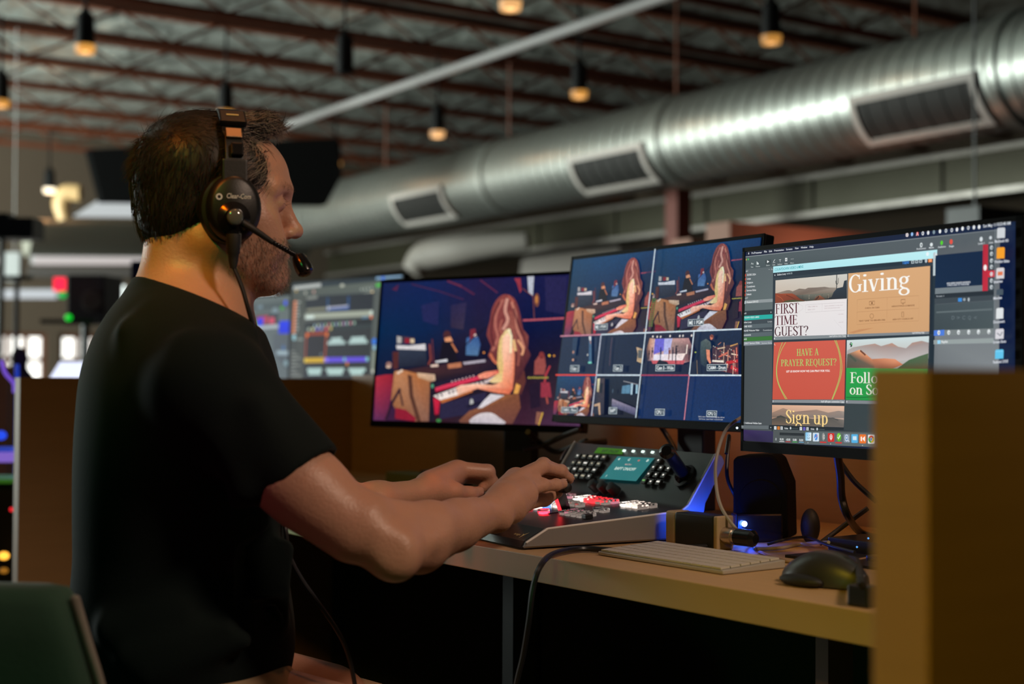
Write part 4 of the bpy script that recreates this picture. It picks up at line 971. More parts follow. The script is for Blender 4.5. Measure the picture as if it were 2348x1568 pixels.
    for i in range(13):
        x = 668 + i * 36; y = 1180 - i * 11.0
        if i % 7 not in (2, 6): p([(x, y), (x + 14, y - 5), (x + 28, y + 18), (x + 14, y + 24)], (60, 30, 46))
    p([(702, 1230), (880, 1180), (1010, 1130), (1012, 1150), (720, 1258)], (184, 104, 56)); p([(640, 1202), (706, 1232), (700, 1262), (690, 1360), (654, 1366)], [(214, 40, 70), (200, 30, 60), (188, 28, 58), (170, 28, 60), (176, 24, 56)])
    p([(706, 1262), (1140, 1150), (1130, 1330), (700, 1410)], (42, 38, 66)); S_.blob(1002, 1250, 18, 36, (178, 178, 176)); L([(960, 1290), (1080, 1250)], 22, (26, 24, 44))
    # pianist
    p([(880, 1424), (980, 1330), (1100, 1290), (1200, 1230), (1300, 1178), (1450, 1170), (1466, 1300), (1390, 1452), (900, 1440)], [(120, 74, 60), (134, 84, 60), (146, 92, 60), (156, 98, 60), (150, 92, 56), (130, 78, 54), (120, 70, 54), (110, 66, 60), (116, 74, 64)])
    p([(1112, 1238), (1180, 1170), (1312, 1184), (1190, 1250), (1100, 1302), (1058, 1306)], (216, 210, 214)); p([(985, 1444), (1060, 1362), (1180, 1346), (1262, 1392), (1314, 1454)], [(196, 188, 194), (214, 204, 206), (224, 214, 214), (206, 196, 200), (190, 180, 190)], 3)
    p([(1265, 640), (1320, 566), (1368, 545), (1388, 640), (1372, 800), (1320, 960), (1310, 1060), (1200, 1064), (1165, 1050), (1262, 964), (1236, 860)], [(224, 190, 120), (236, 208, 150), (246, 226, 180), (240, 214, 160), (216, 178, 110), (226, 190, 120), (230, 196, 130), (244, 214, 160), (240, 206, 150), (222, 184, 116), (232, 196, 120)])
    p([(1296, 640), (1340, 592), (1382, 650), (1410, 800), (1404, 1000), (1392, 1120), (1360, 1172), (1250, 1162), (1060, 1118), (872, 1180), (856, 1108), (900, 1086), (1040, 1074), (1200, 1086), (1292, 1050), (1304, 900), (1292, 760)],
      [(250, 196, 166), (255, 210, 182), (240, 160, 126), (236, 140, 104), (232, 128, 92), (226, 116, 84), (220, 110, 80), (232, 130, 96), (240, 150, 116), (236, 190, 166), (250, 196, 170), (255, 206, 184), (255, 196, 164), (252, 180, 142), (248, 160, 120), (252, 184, 150), (255, 206, 176)])
    p([(1060, 992), (1130, 962), (1245, 945), (1256, 976), (1150, 1022), (1076, 1022)], [(244, 150, 120), (250, 160, 126), (232, 120, 96), (226, 110, 90), (240, 150, 124), (246, 166, 136)]); p([(1410, 1000), (1500, 950), (1516, 1050), (1472, 1172), (1400, 1168)], (96, 50, 48)); p([(1425, 1068), (1466, 1090), (1442, 1166), (1398, 1166)], (226, 162, 82))
    p([(1330, 226), (1400, 258), (1442, 340), (1470, 450), (1490, 560), (1540, 620), (1532, 740), (1562, 800), (1512, 900), (1478, 990), (1430, 1046), (1406, 960), (1414, 800), (1394, 700), (1386, 590), (1352, 548), (1304, 590), (1266, 660), (1250, 780), (1240, 884), (1190, 846), (1158, 806), (1188, 720), (1144, 612), (1174, 480), (1190, 380), (1230, 290), (1280, 240)],
      [(132, 62, 60), (126, 60, 60), (110, 52, 56), (112, 54, 58), (120, 62, 60), (126, 66, 62), (106, 52, 54), (90, 44, 52), (84, 40, 50), (76, 38, 48), (80, 40, 46), (96, 48, 50), (110, 56, 54), (140, 78, 70), (150, 86, 76), (150, 86, 76), (146, 78, 70), (140, 72, 66), (110, 54, 56), (100, 48, 52), (120, 58, 58), (130, 66, 62), (120, 56, 58), (130, 62, 60), (126, 60, 62), (130, 62, 60), (140, 70, 66), (140, 68, 66)], 2)
    for pts, w, c in (([(1300, 280), (1240, 400), (1226, 520), (1250, 640), (1200, 760)], 26, (176, 104, 92)), ([(1340, 270), (1320, 380), (1345, 470), (1300, 560)], 30, (206, 148, 132)), ([(1380, 300), (1420, 420), (1430, 540), (1470, 640), (1500, 740)], 24, (190, 122, 104)),
                      ([(1270, 300), (1205, 450), (1190, 600), (1220, 720)], 14, (86, 36, 44)), ([(1360, 380), (1400, 520), (1410, 640), (1450, 780), (1440, 900)], 18, (150, 82, 72)), ([(1400, 360), (1445, 520), (1495, 620)], 14, (92, 42, 48)),
                      ([(1440, 660), (1490, 740), (1478, 800)], 22, (226, 160, 120)), ([(1180, 790), (1210, 850), (1240, 880)], 26, (196, 106, 78)), ([(1290, 470), (1270, 560), (1300, 600)], 20, (170, 96, 84)), ([(1350, 240), (1400, 300)], 16, (176, 92, 80))):
        L(pts, w, c, 4)
    L([(1352, 560), (1378, 620), (1372, 780)], 20, (246, 230, 190)); L([(1400, 660), (1418, 760)], 24, (236, 190, 130))
# ---- programme monitor
stage(Sub(scr_prog, (0, 0, 1, 1)))
# ---- multiview
M_ = scr_multi; M_.zoom(1260, 540, 3.4087)
M_.rect(0, 0, 1, 1, (6, 34, 70))
stage(Sub(M_, (0, 0, .5, .5), (.01, .06, .86, .97), (1, .98, 1)), True)
stage(Sub(M_, (.5, 0, 1, .5), (.06, .10, .93, 1.0), (.9, .95, 1)), True)
def cell(u0, v0, u1, v1, a, b_): M_.rect(u0, v0, u1, v1, (a, b_))
cell(0, .5, .25, .75, (10, 32, 66), (8, 32, 64)); cell(.25, .5, .5, .75, (8, 30, 62), (10, 30, 60)); cell(.75, .5, 1, .75, (10, 34, 66), (10, 28, 58)); cell(.5, .5, .75, .75, (22, 28, 58), (10, 28, 60))
cell(.25, .75, .5, 1, (10, 30, 56), (14, 20, 40)); cell(.5, .75, .75, 1, (3, 36, 84), (3, 38, 86)); cell(.75, .75, 1, 1, (3, 38, 88), (3, 44, 94))
stage(Sub(M_, (0, .75, .25, 1), (.0, .10, .82, .98), (1, .98, 1)), True)
P_, L_ = M_.poly, M_.line
# cam 1, cam 2
P_([(205, 800), (245, 798), (225, 940), (198, 940)], (28, 54, 86)); M_.blob(208, 915, 14, 12, (180, 130, 110)); M_.blob(206, 975, 13, 10, (214, 160, 130)); P_([(332, 792), (350, 792), (352, 1000), (330, 1004)], (60, 96, 130)); P_([(330, 792), (348, 792), (346, 824), (334, 826)], (226, 226, 226)); L_([(342, 826), (344, 850)], 8, (200, 130, 90)); M_.blob(320, 936, 7, 9, (220, 220, 214)); P_([(325, 990), (352, 990), (352, 1004), (325, 1004)], (120, 210, 190)); L_([(385, 800), (382, 910)], 10, (44, 66, 100))
L_([(512, 800), (500, 900), (492, 1020)], 9, (84, 66, 84)); P_([(702, 876), (752, 890), (746, 1004), (706, 986), (712, 930)], [(206, 174, 140), (120, 110, 100), (196, 164, 120), (214, 180, 140), (130, 120, 110)]); P_([(716, 900), (748, 902), (744, 965), (716, 960)], (84, 88, 92))
# cam 3 wide
P_([(808, 806), (850, 812), (982, 808), (1112, 806), (1150, 900), (1130, 985), (1040, 1010), (832, 980), (790, 985), (780, 900)], [(196, 140, 110), (206, 170, 160), (216, 184, 176), (190, 140, 140), (60, 40, 60), (120, 70, 80), (220, 180, 180), (210, 170, 170), (40, 36, 60), (60, 46, 70)])
P_([(850, 812), (922, 810), (916, 905), (836, 935)], (104, 98, 206)); P_([(922, 810), (985, 808), (962, 935), (915, 935)], (176, 178, 226)); P_([(840, 935), (1090, 925), (1060, 985), (832, 985)], [(230, 226, 240), (236, 214, 206), (240, 226, 226), (226, 224, 240)])
P_([(820, 980), (1085, 980), (1070, 1010), (830, 1006)], (196, 84, 96))
for x, y in ((832, 794), (866, 796), (893, 796), (967, 790), (1043, 790), (1068, 788), (1136, 786)): M_.blob(x, y, 9, 9, (236, 226, 220))
for x, y0, y1, c in ((829, 884, 960, (24, 26, 50)), (895, 882, 990, (16, 40, 96)), (962, 884, 975, (120, 50, 40)), (990, 880, 980, (50, 44, 70)), (1016, 868, 1004, (24, 24, 50)), (805, 905, 970, (30, 26, 50)), (1120, 895, 980, (40, 30, 50))):
    L_([(x, y0 + 14), (x, (y0 + y1) / 2)], 20, c); L_([(x - 3, (y0 + y1) / 2), (x - 4, y1)], 11, c); M_.blob(x, y0 + 4, 7, 9, c)
L_([(1016, 876), (1032, 868)], 6, (24, 24, 50)); L_([(1000, 925), (1046, 905)], 5, (30, 24, 44)); L_([(1104, 856), (1096, 930)], 12, (240, 226, 214)); P_([(860, 1012), (880, 975), (945, 990), (958, 1012)], (14, 20, 44))
# cam 4 drums
P_([(1210, 836), (1250, 812), (1285, 835), (1292, 880), (1270, 930), (1250, 1036), (1210, 1010), (1205, 910)], [(70, 88, 92), (88, 100, 100), (80, 92, 94), (66, 80, 84), (50, 64, 70), (30, 48, 70), (40, 58, 76), (60, 78, 84)]); M_.blob(1294, 800, 18, 20, (206, 120, 96)); P_([(1274, 790), (1300, 780), (1312, 792), (1300, 806), (1290, 798)], (120, 60, 54)); P_([(1252, 896), (1280, 900), (1282, 960), (1290, 1000), (1278, 1006), (1258, 970)], (226, 140, 110))
P_([(1300, 880), (1504, 850), (1504, 1092), (1340, 1060), (1300, 1000)], [(60, 40, 60), (70, 44, 56), (110, 30, 44), (60, 36, 56), (70, 44, 60)])
for (x0, y0, x1, y1, w, c) in ((1340, 890, 1400, 880, 8, (214, 190, 160)), (1392, 842, 1388, 1000, 6, (220, 180, 150)), (1424, 900, 1420, 1040, 7, (226, 160, 130)), (1300, 985, 1390, 990, 14, (236, 226, 214)), (1350, 955, 1420, 920, 12, (206, 100, 84)), (1440, 870, 1500, 850, 9, (200, 150, 90)), (1470, 900, 1480, 1070, 6, (230, 170, 150)), (1410, 1000, 1500, 985, 22, (196, 40, 50)), (1445, 1030, 1500, 1060, 26, (190, 36, 52)), (1330, 900, 1330, 980, 6, (150, 120, 120)), (1450, 930, 1500, 940, 8, (236, 214, 190)), (1370, 930, 1440, 950, 7, (210, 130, 110)), (1180, 980, 1184, 1090, 7, (130, 110, 90)), (1466, 1000, 1462, 1092, 5, (236, 200, 180)), (1345, 860, 1370, 840, 5, (190, 120, 100)), (1490, 880, 1492, 960, 10, (230, 120, 100))): L_([(x0, y0), (x1, y1)], w, c)
for i in range(34): M_.blob(1310 + (i * 53) % 190, 870 + (i * 37) % 200, 3.5, 4, ((240, 220, 190), (220, 90, 80), (250, 250, 240))[i % 3], 8)
M_.blob(1172, 918, 10, 5, (170, 190, 80))
# baptistry cell
P_([(380, 1120), (460, 1120), (455, 1400), (375, 1400)], [(20, 40, 70), (70, 58, 66), (30, 36, 60), (22, 36, 62)]); P_([(405, 1124), (424, 1122), (415, 1226), (400, 1226)], [(220, 216, 160), (236, 226, 190), (190, 180, 140), (180, 170, 130)]); M_.blob(418, 1220, 10, 14, (190, 140, 100)); P_([(425, 1160), (450, 1158), (440, 1240), (415, 1230)], (16, 26, 46)); P_([(380, 1325), (425, 1310), (428, 1405), (416, 1405), (410, 1335), (378, 1340)], (196, 160, 130))
P_([(520, 1280), (705, 1355), (702, 1412), (515, 1340)], [(150, 140, 160), (110, 106, 136), (60, 62, 96), (80, 84, 116)]); P_([(600, 1180), (665, 1170), (660, 1240), (592, 1240)], (84, 130, 160)); P_([(668, 1160), (684, 1162), (678, 1248), (664, 1248)], (170, 200, 216)); P_([(706, 1170), (722, 1172), (718, 1240), (704, 1240)], (150, 190, 210)); L_([(608, 1143), (724, 1170)], 6, (150, 150, 156)); M_.blob(525, 1220, 8, 18, (60, 80, 100))
# meter
for i in range(14):
    for j in range(2): P_([(832 - i * 1.9 + j * 17, 500 + i * 16), (845 - i * 1.9 + j * 17, 499 + i * 16), (845 - i * 1.9 + j * 17, 509 + i * 16), (832 - i * 1.9 + j * 17, 510 + i * 16)], (86, 116, 40))
# dividing lines
WL = (206, 222, 232); PL = (200, 130, 150)
def ln(u0, v0, u1, v1, c, t=.0042):
    if u0 == u1: M_.rect(u0 - t * .62, v0, u0 + t * .62, v1, c)
    else: M_.rect(u0, v0 - t, u1, v0 + t, c)
ln(.5, 0, .5, .5, WL); ln(.25, .5, 1, .5, WL); ln(0, .5, .25, .5, PL); ln(.25, .5, .25, 1, (200, 206, 222)); ln(.5, .5, .5, 1, WL); ln(.75, .5, .75, .75, WL); ln(.75, .75, .75, 1, (196, 120, 140))
ln(.25, .75, .5, .75, WL); ln(.75, .75, 1, .75, WL); ln(0, .75, .25, .75, (232, 66, 52)); ln(.5, .75, .75, .75, (160, 60, 90))
def label(txt, x0, y0, x1, y1, slope=0.0):
    d = slope * (x1 - x0)
    P_([(x0, y0), (x1, y0 + d), (x1 - 3, y1 + d), (x0 - 3, y1)], (214, 228, 232)); P_([(x0 + 3, y0 + 3.5), (x1 - 3, y0 + 3 + d), (x1 - 6, y1 - 3.5 + d), (x0, y1 - 3)], (8, 44, 66))
    M_.text(txt, x0 + 8, y1 - 12, x1 - 11, y1 - 12 + d, (y1 - y0) - 24, (238, 244, 246), bold=.022)
label('ME 1 PVW', 385, 698, 487, 745, -.04); label('ME 1 PGM', 1118, 664, 1242, 716, -.06); label('Cam 1', 197, 1020, 266, 1069); label('Cam 2', 534, 1017, 606, 1067); label('Cam 3 - Wide', 866, 1016, 1015, 1066, -.01); label('CAM4 - Drum', 1268, 1014, 1424, 1064, -.01)
label('CAM 5 - Piano', 128, 1345, 254, 1388, .02); label('BAPT', 500, 1348, 563, 1398, .02); label('CPU 1', 862, 1360, 937, 1410, .02); label('CPU 2', 1266, 1374, 1346, 1420, .02)
M_.text("God's vision + bonaventura stage by a choice", 1200, 1425, 1404, 1432, 10, (226, 228, 230)); M_.text('Phil Thomas · Jason Trimel · vocals and reads', 1206, 1443, 1392, 1449, 9, (226, 228, 230))
# ---- presentation monitor
R = scr_right; P_, L_, T_ = R.poly, R.line, R.text
R.rect(0, 0, 1, 1, (4, 24, 60)); R.zoom(1690, 560, 6.533)
def quadB(pts, c): P_(pts, c)
R.zoom(1690, 500, 2.7994)
P_([(60, 215), (1790, 26), (1790, 75), (60, 245)], [(6, 12, 46), (10, 30, 62), (12, 34, 66), (6, 12, 48)])
P_([(56, 246), (1690, 72), (1682, 966), (1680, 1520), (42, 1360)], [(62, 72, 76), (84, 90, 96), (128, 134, 138), (100, 106, 112), (66, 72, 76)])
P_([(56, 246), (1690, 72), (1690, 78), (56, 251)], (130, 138, 142))
P_([(40, 1358), (250, 1368), (246, 1470), (40, 1450)], [(58, 44, 90), (52, 44, 86), (46, 40, 76), (40, 30, 66)])
R.zoom(1690, 560, 6.533)
R.zoom(1690, 500, 2.7994); P_([(58, 251), (1690, 76), (1690, 168), (1292, 203), (240, 312), (58, 336)], [(76, 88, 92), (86, 94, 100), (92, 98, 102), (84, 92, 98), (68, 80, 84), (68, 80, 84)]); R.zoom(1690, 560, 6.533)
for tx, x0, y0, x1, y1 in (('ProPresenter', 222, 146, 378, 133), ('File', 410, 124, 452, 121), ('Edit', 484, 119, 530, 115), ('Presentation', 562, 108, 706, 95), ('Screens', 740, 90, 834, 82), ('View', 870, 74, 928, 69), ('Window', 960, 64, 1058, 55), ('Help', 1092, 52, 1152, 47)): T_(tx, x0, y0, x1, y1, 27, (216, 220, 226), bold=.02)
R.blob(180, 140, 11, 14, (230, 230, 232)); R.blob(180, 120, 4, 6, (230, 230, 232), 8); R.blob(143, 230, 9, 17, (230, 190, 50)); R.blob(174, 226, 14, 17, (60, 200, 80))
for tx, x0, y0, x1, y1, h in (('Aa', 214, 304, 252, 300, 28), ('Text', 212, 352, 248, 349, 20), ('Theme', 284, 344, 350, 338, 20), ('Show', 444, 326, 496, 322, 20), ('Edit', 542, 320, 578, 316, 20), ('Reflow', 616, 312, 684, 305, 20), ('Slide', 718, 302, 764, 298, 20), ('More', 806, 292, 858, 288, 20)): T_(tx, x0, y0, x1, y1, h, (214, 222, 220))
P_([(432, 238), (512, 228), (512, 298), (432, 306)], (58, 68, 72)); P_([(458, 240), (490, 260), (458, 282)], (236, 240, 240)); L_([(550, 268), (576, 226)], 9, (226, 230, 230)); L_([(544, 276), (580, 272)], 5, (226, 230, 230)); L_([(636, 234), (668, 230)], 6, (220, 226, 226)); L_([(652, 234), (652, 266)], 7, (220, 226, 226)); P_([(728, 206), (760, 203), (760, 254), (728, 257)], (226, 230, 230)); P_([(738, 222), (750, 221), (750, 240), (738, 241)], (80, 90, 94)); P_([(302, 256), (334, 284), (334, 302), (302, 306)], (206, 214, 214))
for i in range(3): R.blob(820 + i * 16, 222 - i * 1.4, 5, 6, (220, 226, 226), 8)
# side list
P_([(140, 374), (555, 336), (552, 975), (122, 1000)], [(84, 94, 98), (88, 98, 102), (94, 106, 108), (88, 100, 102)])
T_('ARY', 140, 418, 176, 414, 24, (206, 210, 212)); T_('+', 484, 386, 500, 384, 16, (220, 226, 226)); L_([(520, 386), (530, 366), (544, 384)], 5, (220, 226, 226))
for i, (tx, x1) in enumerate((('SLIDES 2024', 290), ('Loops', 216), ('Scripture', 248), ('Countdowns', 280), ('Sermon Slides', 296), ('Default', 226))):
    y = 472 + i * 58.6; T_(tx, 158 - i * .8, y, x1, y - (x1 - 150) * .06, 27, (224, 226, 228), bold=.015); P_([(132 - i * .8, y - 26), (145 - i * .8, y - 27), (143 - i * .8, y + 12), (130 - i * .8, y + 13)], (206, 76, 48))
T_('LIST', 132, 820, 176, 816, 24, (206, 210, 212)); P_([(128, 844), (548, 816), (546, 864), (126, 890)], (140, 148, 150)); T_('Weekend SERVICE', 152, 882, 330, 870, 27, (226, 230, 230), bold=.015); P_([(128, 850), (138, 849), (134, 894), (124, 895)], (224, 238, 242))
P_([(122, 1000), (550, 972), (548, 1050), (120, 1072)], (38, 48, 56)); T_('s8', 120, 1048, 150, 1046, 24, (220, 224, 226)); R.blob(520, 1018, 9, 14, (226, 230, 230), 4)
P_([(120, 1075), (548, 1048), (546, 1112), (118, 1142)], (26, 168, 158)); T_('TDOWN VIDEO 6 MINS', 120, 1115, 344, 1102, 27, (210, 236, 232), bold=.015)
for i, (l, xl, r_, c, c2) in enumerate((('nline Loop', 230, 'Loops', (58, 68, 76), 0), ('OME VIDEO', 236, '', (84, 96, 102), 0), ('NLINE Welcome Video', 346, 'Countdowns', (58, 68, 76), 0), ('ncements', 222, '', (84, 96, 102), 0), ('AGE', 160, '', (52, 112, 50), 0), ('220317 Sermon Slides', 354, 'Sermon Slides', (126, 134, 142), 0))):
    y = 1142 + i * 63.4; P_([(118, y), (546, y - 27 + i * 1.2), (545, y + 34 + i * 1.2), (116, y + 62)], c); T_(l, 118, y + 40, xl, y + 40 - (xl - 118) * .05, 26, (222, 226, 228), bold=.015)
    if r_: T_(r_, 474 if i == 0 else (404 if i == 2 else 384), y + 28 + i * 1.2, 538, y + 24 + i * 1.2, 24, (206, 212, 214))
# slide area
P_([(556, 432), (1764, 330), (1764, 1568), (540, 1568)], (34, 46, 58))
R.zoom(1690, 500, 2.7994)
P_([(239, 311), (1292, 203), (1290, 258), (238, 354)], [(176, 230, 238), (190, 238, 243), (186, 235, 241), (170, 226, 234)]); P_([(238, 352), (1290, 258), (1270, 960), (1266, 1420), (228, 1368)], [(36, 48, 60), (30, 46, 60), (34, 48, 58), (48, 56, 62), (42, 52, 60)])
T_('COUNTDOWN VIDEO 6 MINS', 248, 340, 432, 319, 16, (18, 150, 160), bold=.01)
P_([(240, 384), (1260, 284), (1260, 308), (240, 398)], (46, 58, 68))
T_('Online Loop', 264, 370, 320, 363, 12, (222, 226, 228), bold=.015); T_('0:00:35', 326, 363, 362, 359, 11, (190, 206, 210)); R.blob(250, 367, 4, 6, (214, 216, 220), 8)
# thumbnail 1
P_([(254, 400), (715, 358), (715, 520), (252, 548)], [(206, 196, 184), (206, 204, 196), (190, 176, 160), (190, 170, 150)])
R.zoom(1690, 560, 6.533)
P_([(598, 735), (760, 690), (800, 688), (850, 705), (950, 664), (1040, 672), (1080, 652), (1200, 648), (1330, 638), (1400, 650), (1510, 650), (1515, 760), (880, 780), (600, 790)], [(150, 130, 116), (140, 124, 112), (130, 116, 104), (134, 120, 108), (120, 108, 98), (130, 116, 104), (118, 106, 98), (124, 110, 102), (118, 108, 100), (130, 118, 108), (150, 140, 128), (120, 104, 94), (110, 92, 80), (120, 96, 80)])
P_([(880, 765), (1100, 750), (1300, 735), (1500, 722), (1500, 815), (1050, 852), (960, 830)], [(84, 86, 80), (110, 110, 100), (140, 126, 110), (120, 116, 104), (66, 62, 58), (60, 60, 56), (70, 72, 66)])
for i in range(40): R.blob(900 + (i * 97) % 580, 762 + (i * 31) % 70 - ((i * 97) % 580) * .04, 7, 4, ((120, 120, 106), (60, 66, 60), (176, 160, 140))[i % 3], 6)
P_([(596, 735), (680, 742), (760, 738), (850, 738), (900, 765), (960, 815), (1045, 852), (594, 884)], [(150, 66, 40), (158, 72, 44), (140, 60, 36), (150, 70, 44), (130, 58, 36), (120, 56, 36), (104, 52, 36), (130, 60, 40)])
P_([(700, 870), (760, 845), (860, 832), (1000, 846), (1040, 856)], (70, 76, 48)); L_([(760, 760), (830, 790), (900, 830)], 14, (104, 46, 30)); L_([(620, 770), (680, 800), (720, 850)], 12, (172, 84, 52))
P_([(1170, 842), (1210, 790), (1260, 764), (1310, 795), (1350, 830)], [(80, 48, 36), (120, 70, 50), (160, 100, 74), (130, 76, 54), (100, 60, 44)]); L_([(1250, 780), (1200, 838)], 20, (56, 40, 36))
P_([(1330, 832), (1440, 790), (1470, 720), (1520, 660), (1610, 640), (1630, 548), (1672, 536), (1672, 815)], [(40, 44, 50), (38, 44, 54), (44, 54, 66), (46, 58, 70), (42, 54, 66), (42, 54, 66), (46, 58, 68), (36, 44, 54)])
L_([(1518, 455), (1516, 670)], 17, (50, 54, 56)); L_([(1504, 545), (1506, 580), (1516, 600)], 11, (50, 54, 56)); L_([(1543, 505), (1540, 580), (1520, 606)], 11, (50, 54, 56)); L_([(1384, 768), (1382, 810)], 7, (70, 40, 34))
P_([(594, 884), (1670, 815), (1666, 1352), (580, 1386)], [(226, 222, 222), (232, 226, 226), (226, 222, 224), (226, 222, 222)])
T_('FIRST', 598, 1046, 952, 1030, 150, (84, 22, 40), serif); T_('TIME', 592, 1216, 932, 1200, 140, (88, 26, 44), serif); T_('GUEST?', 586, 1380, 1096, 1364, 142, (66, 20, 36), serif)
for q in (((1054, 910), (1302, 892), (1300, 1006), (1052, 1024)), ((1302, 892), (1636, 872), (1634, 988), (1300, 1006))): L_(list(q) + [q[0]], 3.5, (186, 178, 180))
for tx, x0, y0, x1, h in (('WELCOME TO', 1086, 946, 1232, 16), ('NEW CITY', 1086, 990, 1196, 15), ('TAKE A MOMENT TO FILL OUT', 1334, 934, 1612, 13), ('OUR CONNECTION CARD', 1334, 968, 1570, 13), ('TAP HERE', 1540, 1056, 1622, 10), ('WELCOME', 1546, 1176, 1620, 10)): T_(tx, x0, y0, x1, y0 - (x1 - x0) * .05, h, (176, 150, 156))
L_([(960, 900), (1010, 930), (1000, 980), (930, 1020)], 3, (196, 190, 192), 5); L_([(1480, 1130), (1530, 1190), (1600, 1260)], 3, (206, 200, 202))
P_([(580, 1390), (1668, 1352), (1666, 1400), (578, 1436)], (128, 136, 140)); T_('16x9 #First time 3.jpg', 1410, 1390, 1656, 1380, 22, (226, 228, 230), bold=.015); T_('1', 582, 1424, 594, 1423, 24, (230, 230, 232))
R.zoom(1690, 500, 2.7994)
# thumbnail 2
P_([(726, 356), (1252, 308), (1246, 728), (720, 746)], [(214, 166, 118), (216, 168, 122), (206, 160, 116), (208, 158, 110)])
T_('Giving', 728, 482, 1126, 452, 116, (248, 246, 240), serif)
for q in (((784, 524), (976, 510), (975, 590), (783, 604)), ((976, 510), (1180, 498), (1180, 580), (975, 590)), ((783, 604), (975, 590), (974, 668), (782, 684)), ((975, 590), (1180, 580), (1178, 660), (974, 668))): L_(list(q) + [q[0]], 2.2, (186, 138, 94))
for tx, x0, y0, x1 in (('CHECK OR CASH', 834, 583, 926), ('NEWCITYPHX.COM/GIVE', 1006, 572, 1152), ('TEXT "GIVE" TO 480-400-1466', 794, 666, 964), ('NEW CITY CHURCH APP', 1012, 656, 1144)): T_(tx, x0, y0, x1, y0 - (x1 - x0) * .05, 9, (128, 84, 50), bold=.02)
L_([(862, 536), (896, 533), (896, 556), (862, 558), (862, 536)], 3, (128, 84, 50)); R.blob(879, 546, 7, 7, (128, 84, 50)); L_([(1066, 524), (1092, 522), (1092, 544), (1066, 546), (1066, 524)], 3, (128, 84, 50)); L_([(1074, 552), (1084, 551)], 4, (128, 84, 50)); L_([(1071, 604), (1083, 603), (1083, 634), (1071, 635), (1071, 604)], 3, (128, 84, 50))
L_([(878 + 12 * math.cos(a * .63), 629 + 15 * math.sin(a * .63)) for a in range(11)], 2.5, (128, 84, 50)); P_([(730, 735), (800, 715), (890, 705), (820, 725), (760, 740)], (196, 140, 96))
P_([(720, 746), (1246, 728), (1246, 745), (720, 764)], (124, 132, 138)); T_('16x9 #Giving 4.jpg', 1138, 743, 1216, 738, 10, (226, 228, 230), bold=.02); T_('2', 722, 760, 730, 760, 12, (230, 230, 232))
# thumbnail 3
P_([(250, 798), (710, 782), (703, 1164), (240, 1164)], [(206, 88, 70), (206, 92, 76), (200, 84, 68), (198, 80, 62)])
R.zoom(1690, 780, 5.6)
GN = (166, 206, 104)
for off in (0, 16):
    L_([(610 + off * 2.6, 26), (572 + off * 1.4, 130), (545 + off * .4, 260), (532 + off * .3, 380), (540 + off * .5, 500), (580 + off * .6, 620), (650 + off * 1.2, 756)], 9, GN, 5); L_([(1280 + off * 1.2, 0), (1326 + off * .8, 120), (1352 + off, 260), (1354 + off * 1.2, 380), (1336 + off * .9, 500), (1290 + off * .8, 640), (1244 + off * .4, 762)], 9, GN, 5)
T_('HAVE A', 792, 202, 1076, 192, 88, (166, 206, 110), serif); T_('PRAYER REQUEST?', 590, 334, 1306, 322, 84, (166, 206, 110), serif); T_('LET US KNOW HOW WE CAN PRAY FOR YOU.', 660, 413, 1222, 404, 24, (246, 232, 226), bold=.035)
P_([(482, 765), (1414, 764), (1414, 810), (480, 800)], (132, 138, 142)); T_('16x9 #Prayer connection 2.jpg', 1106, 798, 1400, 800, 24, (226, 228, 230), bold=.015); T_('3', 482, 796, 494, 796, 24, (230, 230, 232))
# thumbnail 5
P_([(478, 830), (1406, 845), (1398, 1116), (474, 1086)], [(220, 172, 142), (226, 186, 160), (150, 140, 136), (118, 100, 88)])
P_([(478, 930), (620, 870), (760, 920), (900, 905), (1050, 890), (1200, 930), (1330, 905), (1404, 915), (1400, 1000), (476, 990)], [(150, 124, 108), (166, 134, 114), (140, 116, 104), (146, 120, 108), (160, 134, 118), (150, 130, 118), (150, 134, 124), (160, 146, 136), (130, 122, 118), (120, 102, 90)])
P_([(476, 1010), (600, 972), (700, 1000), (860, 985), (1000, 1010), (1200, 990), (1398, 1020), (1398, 1114), (474, 1084)], [(84, 76, 68), (70, 68, 62), (92, 82, 72), (80, 76, 70), (100, 92, 84), (90, 86, 82), (120, 112, 106), (100, 96, 92), (110, 92, 78)])
L_([(540, 990), (590, 975), (640, 995)], 24, (66, 66, 62)); L_([(1180, 1010), (1260, 1000), (1330, 1030)], 18, (84, 82, 80))
T_('Sign up', 652, 1066, 1200, 1084, 172, (250, 214, 140), serif)
P_([(440, 1088), (1400, 1120), (1398, 1150), (440, 1144)], (30, 38, 44))
R.blob(508, 50, 7, 12, (224, 190, 180), 6); R.blob(516, 62, 6, 8, (236, 214, 206), 6)
# thumbnail 4
R.zoom(1690, 500, 2.7994)
P_([(720, 784), (1248, 758), (1240, 970), (716, 968)], [(206, 220, 220), (206, 222, 224), (170, 170, 168), (180, 150, 130)])
P_([(722, 850), (760, 830), (840, 815), (900, 806), (940, 822), (1010, 802), (1050, 826), (1100, 836), (1140, 800), (1200, 788), (1246, 800), (1244, 900), (1000, 920), (722, 910)], [(176, 168, 166), (170, 160, 156), (176, 150, 140), (180, 144, 130), (166, 144, 138), (186, 140, 120), (176, 144, 132), (164, 150, 148), (176, 140, 126), (170, 142, 134), (160, 146, 144), (190, 186, 186), (196, 186, 184), (150, 140, 134)])
P_([(722, 874), (770, 856), (800, 845), (830, 862), (880, 905), (960, 935), (900, 962), (718, 962)], [(88, 92, 84), (150, 116, 92), (246, 170, 120), (226, 150, 106), (206, 130, 92), (170, 110, 84), (110, 90, 74), (84, 76, 64)])
L_([(806, 850), (840, 880)], 12, (110, 66, 50)); L_([(738, 880), (780, 920)], 16, (76, 84, 72))
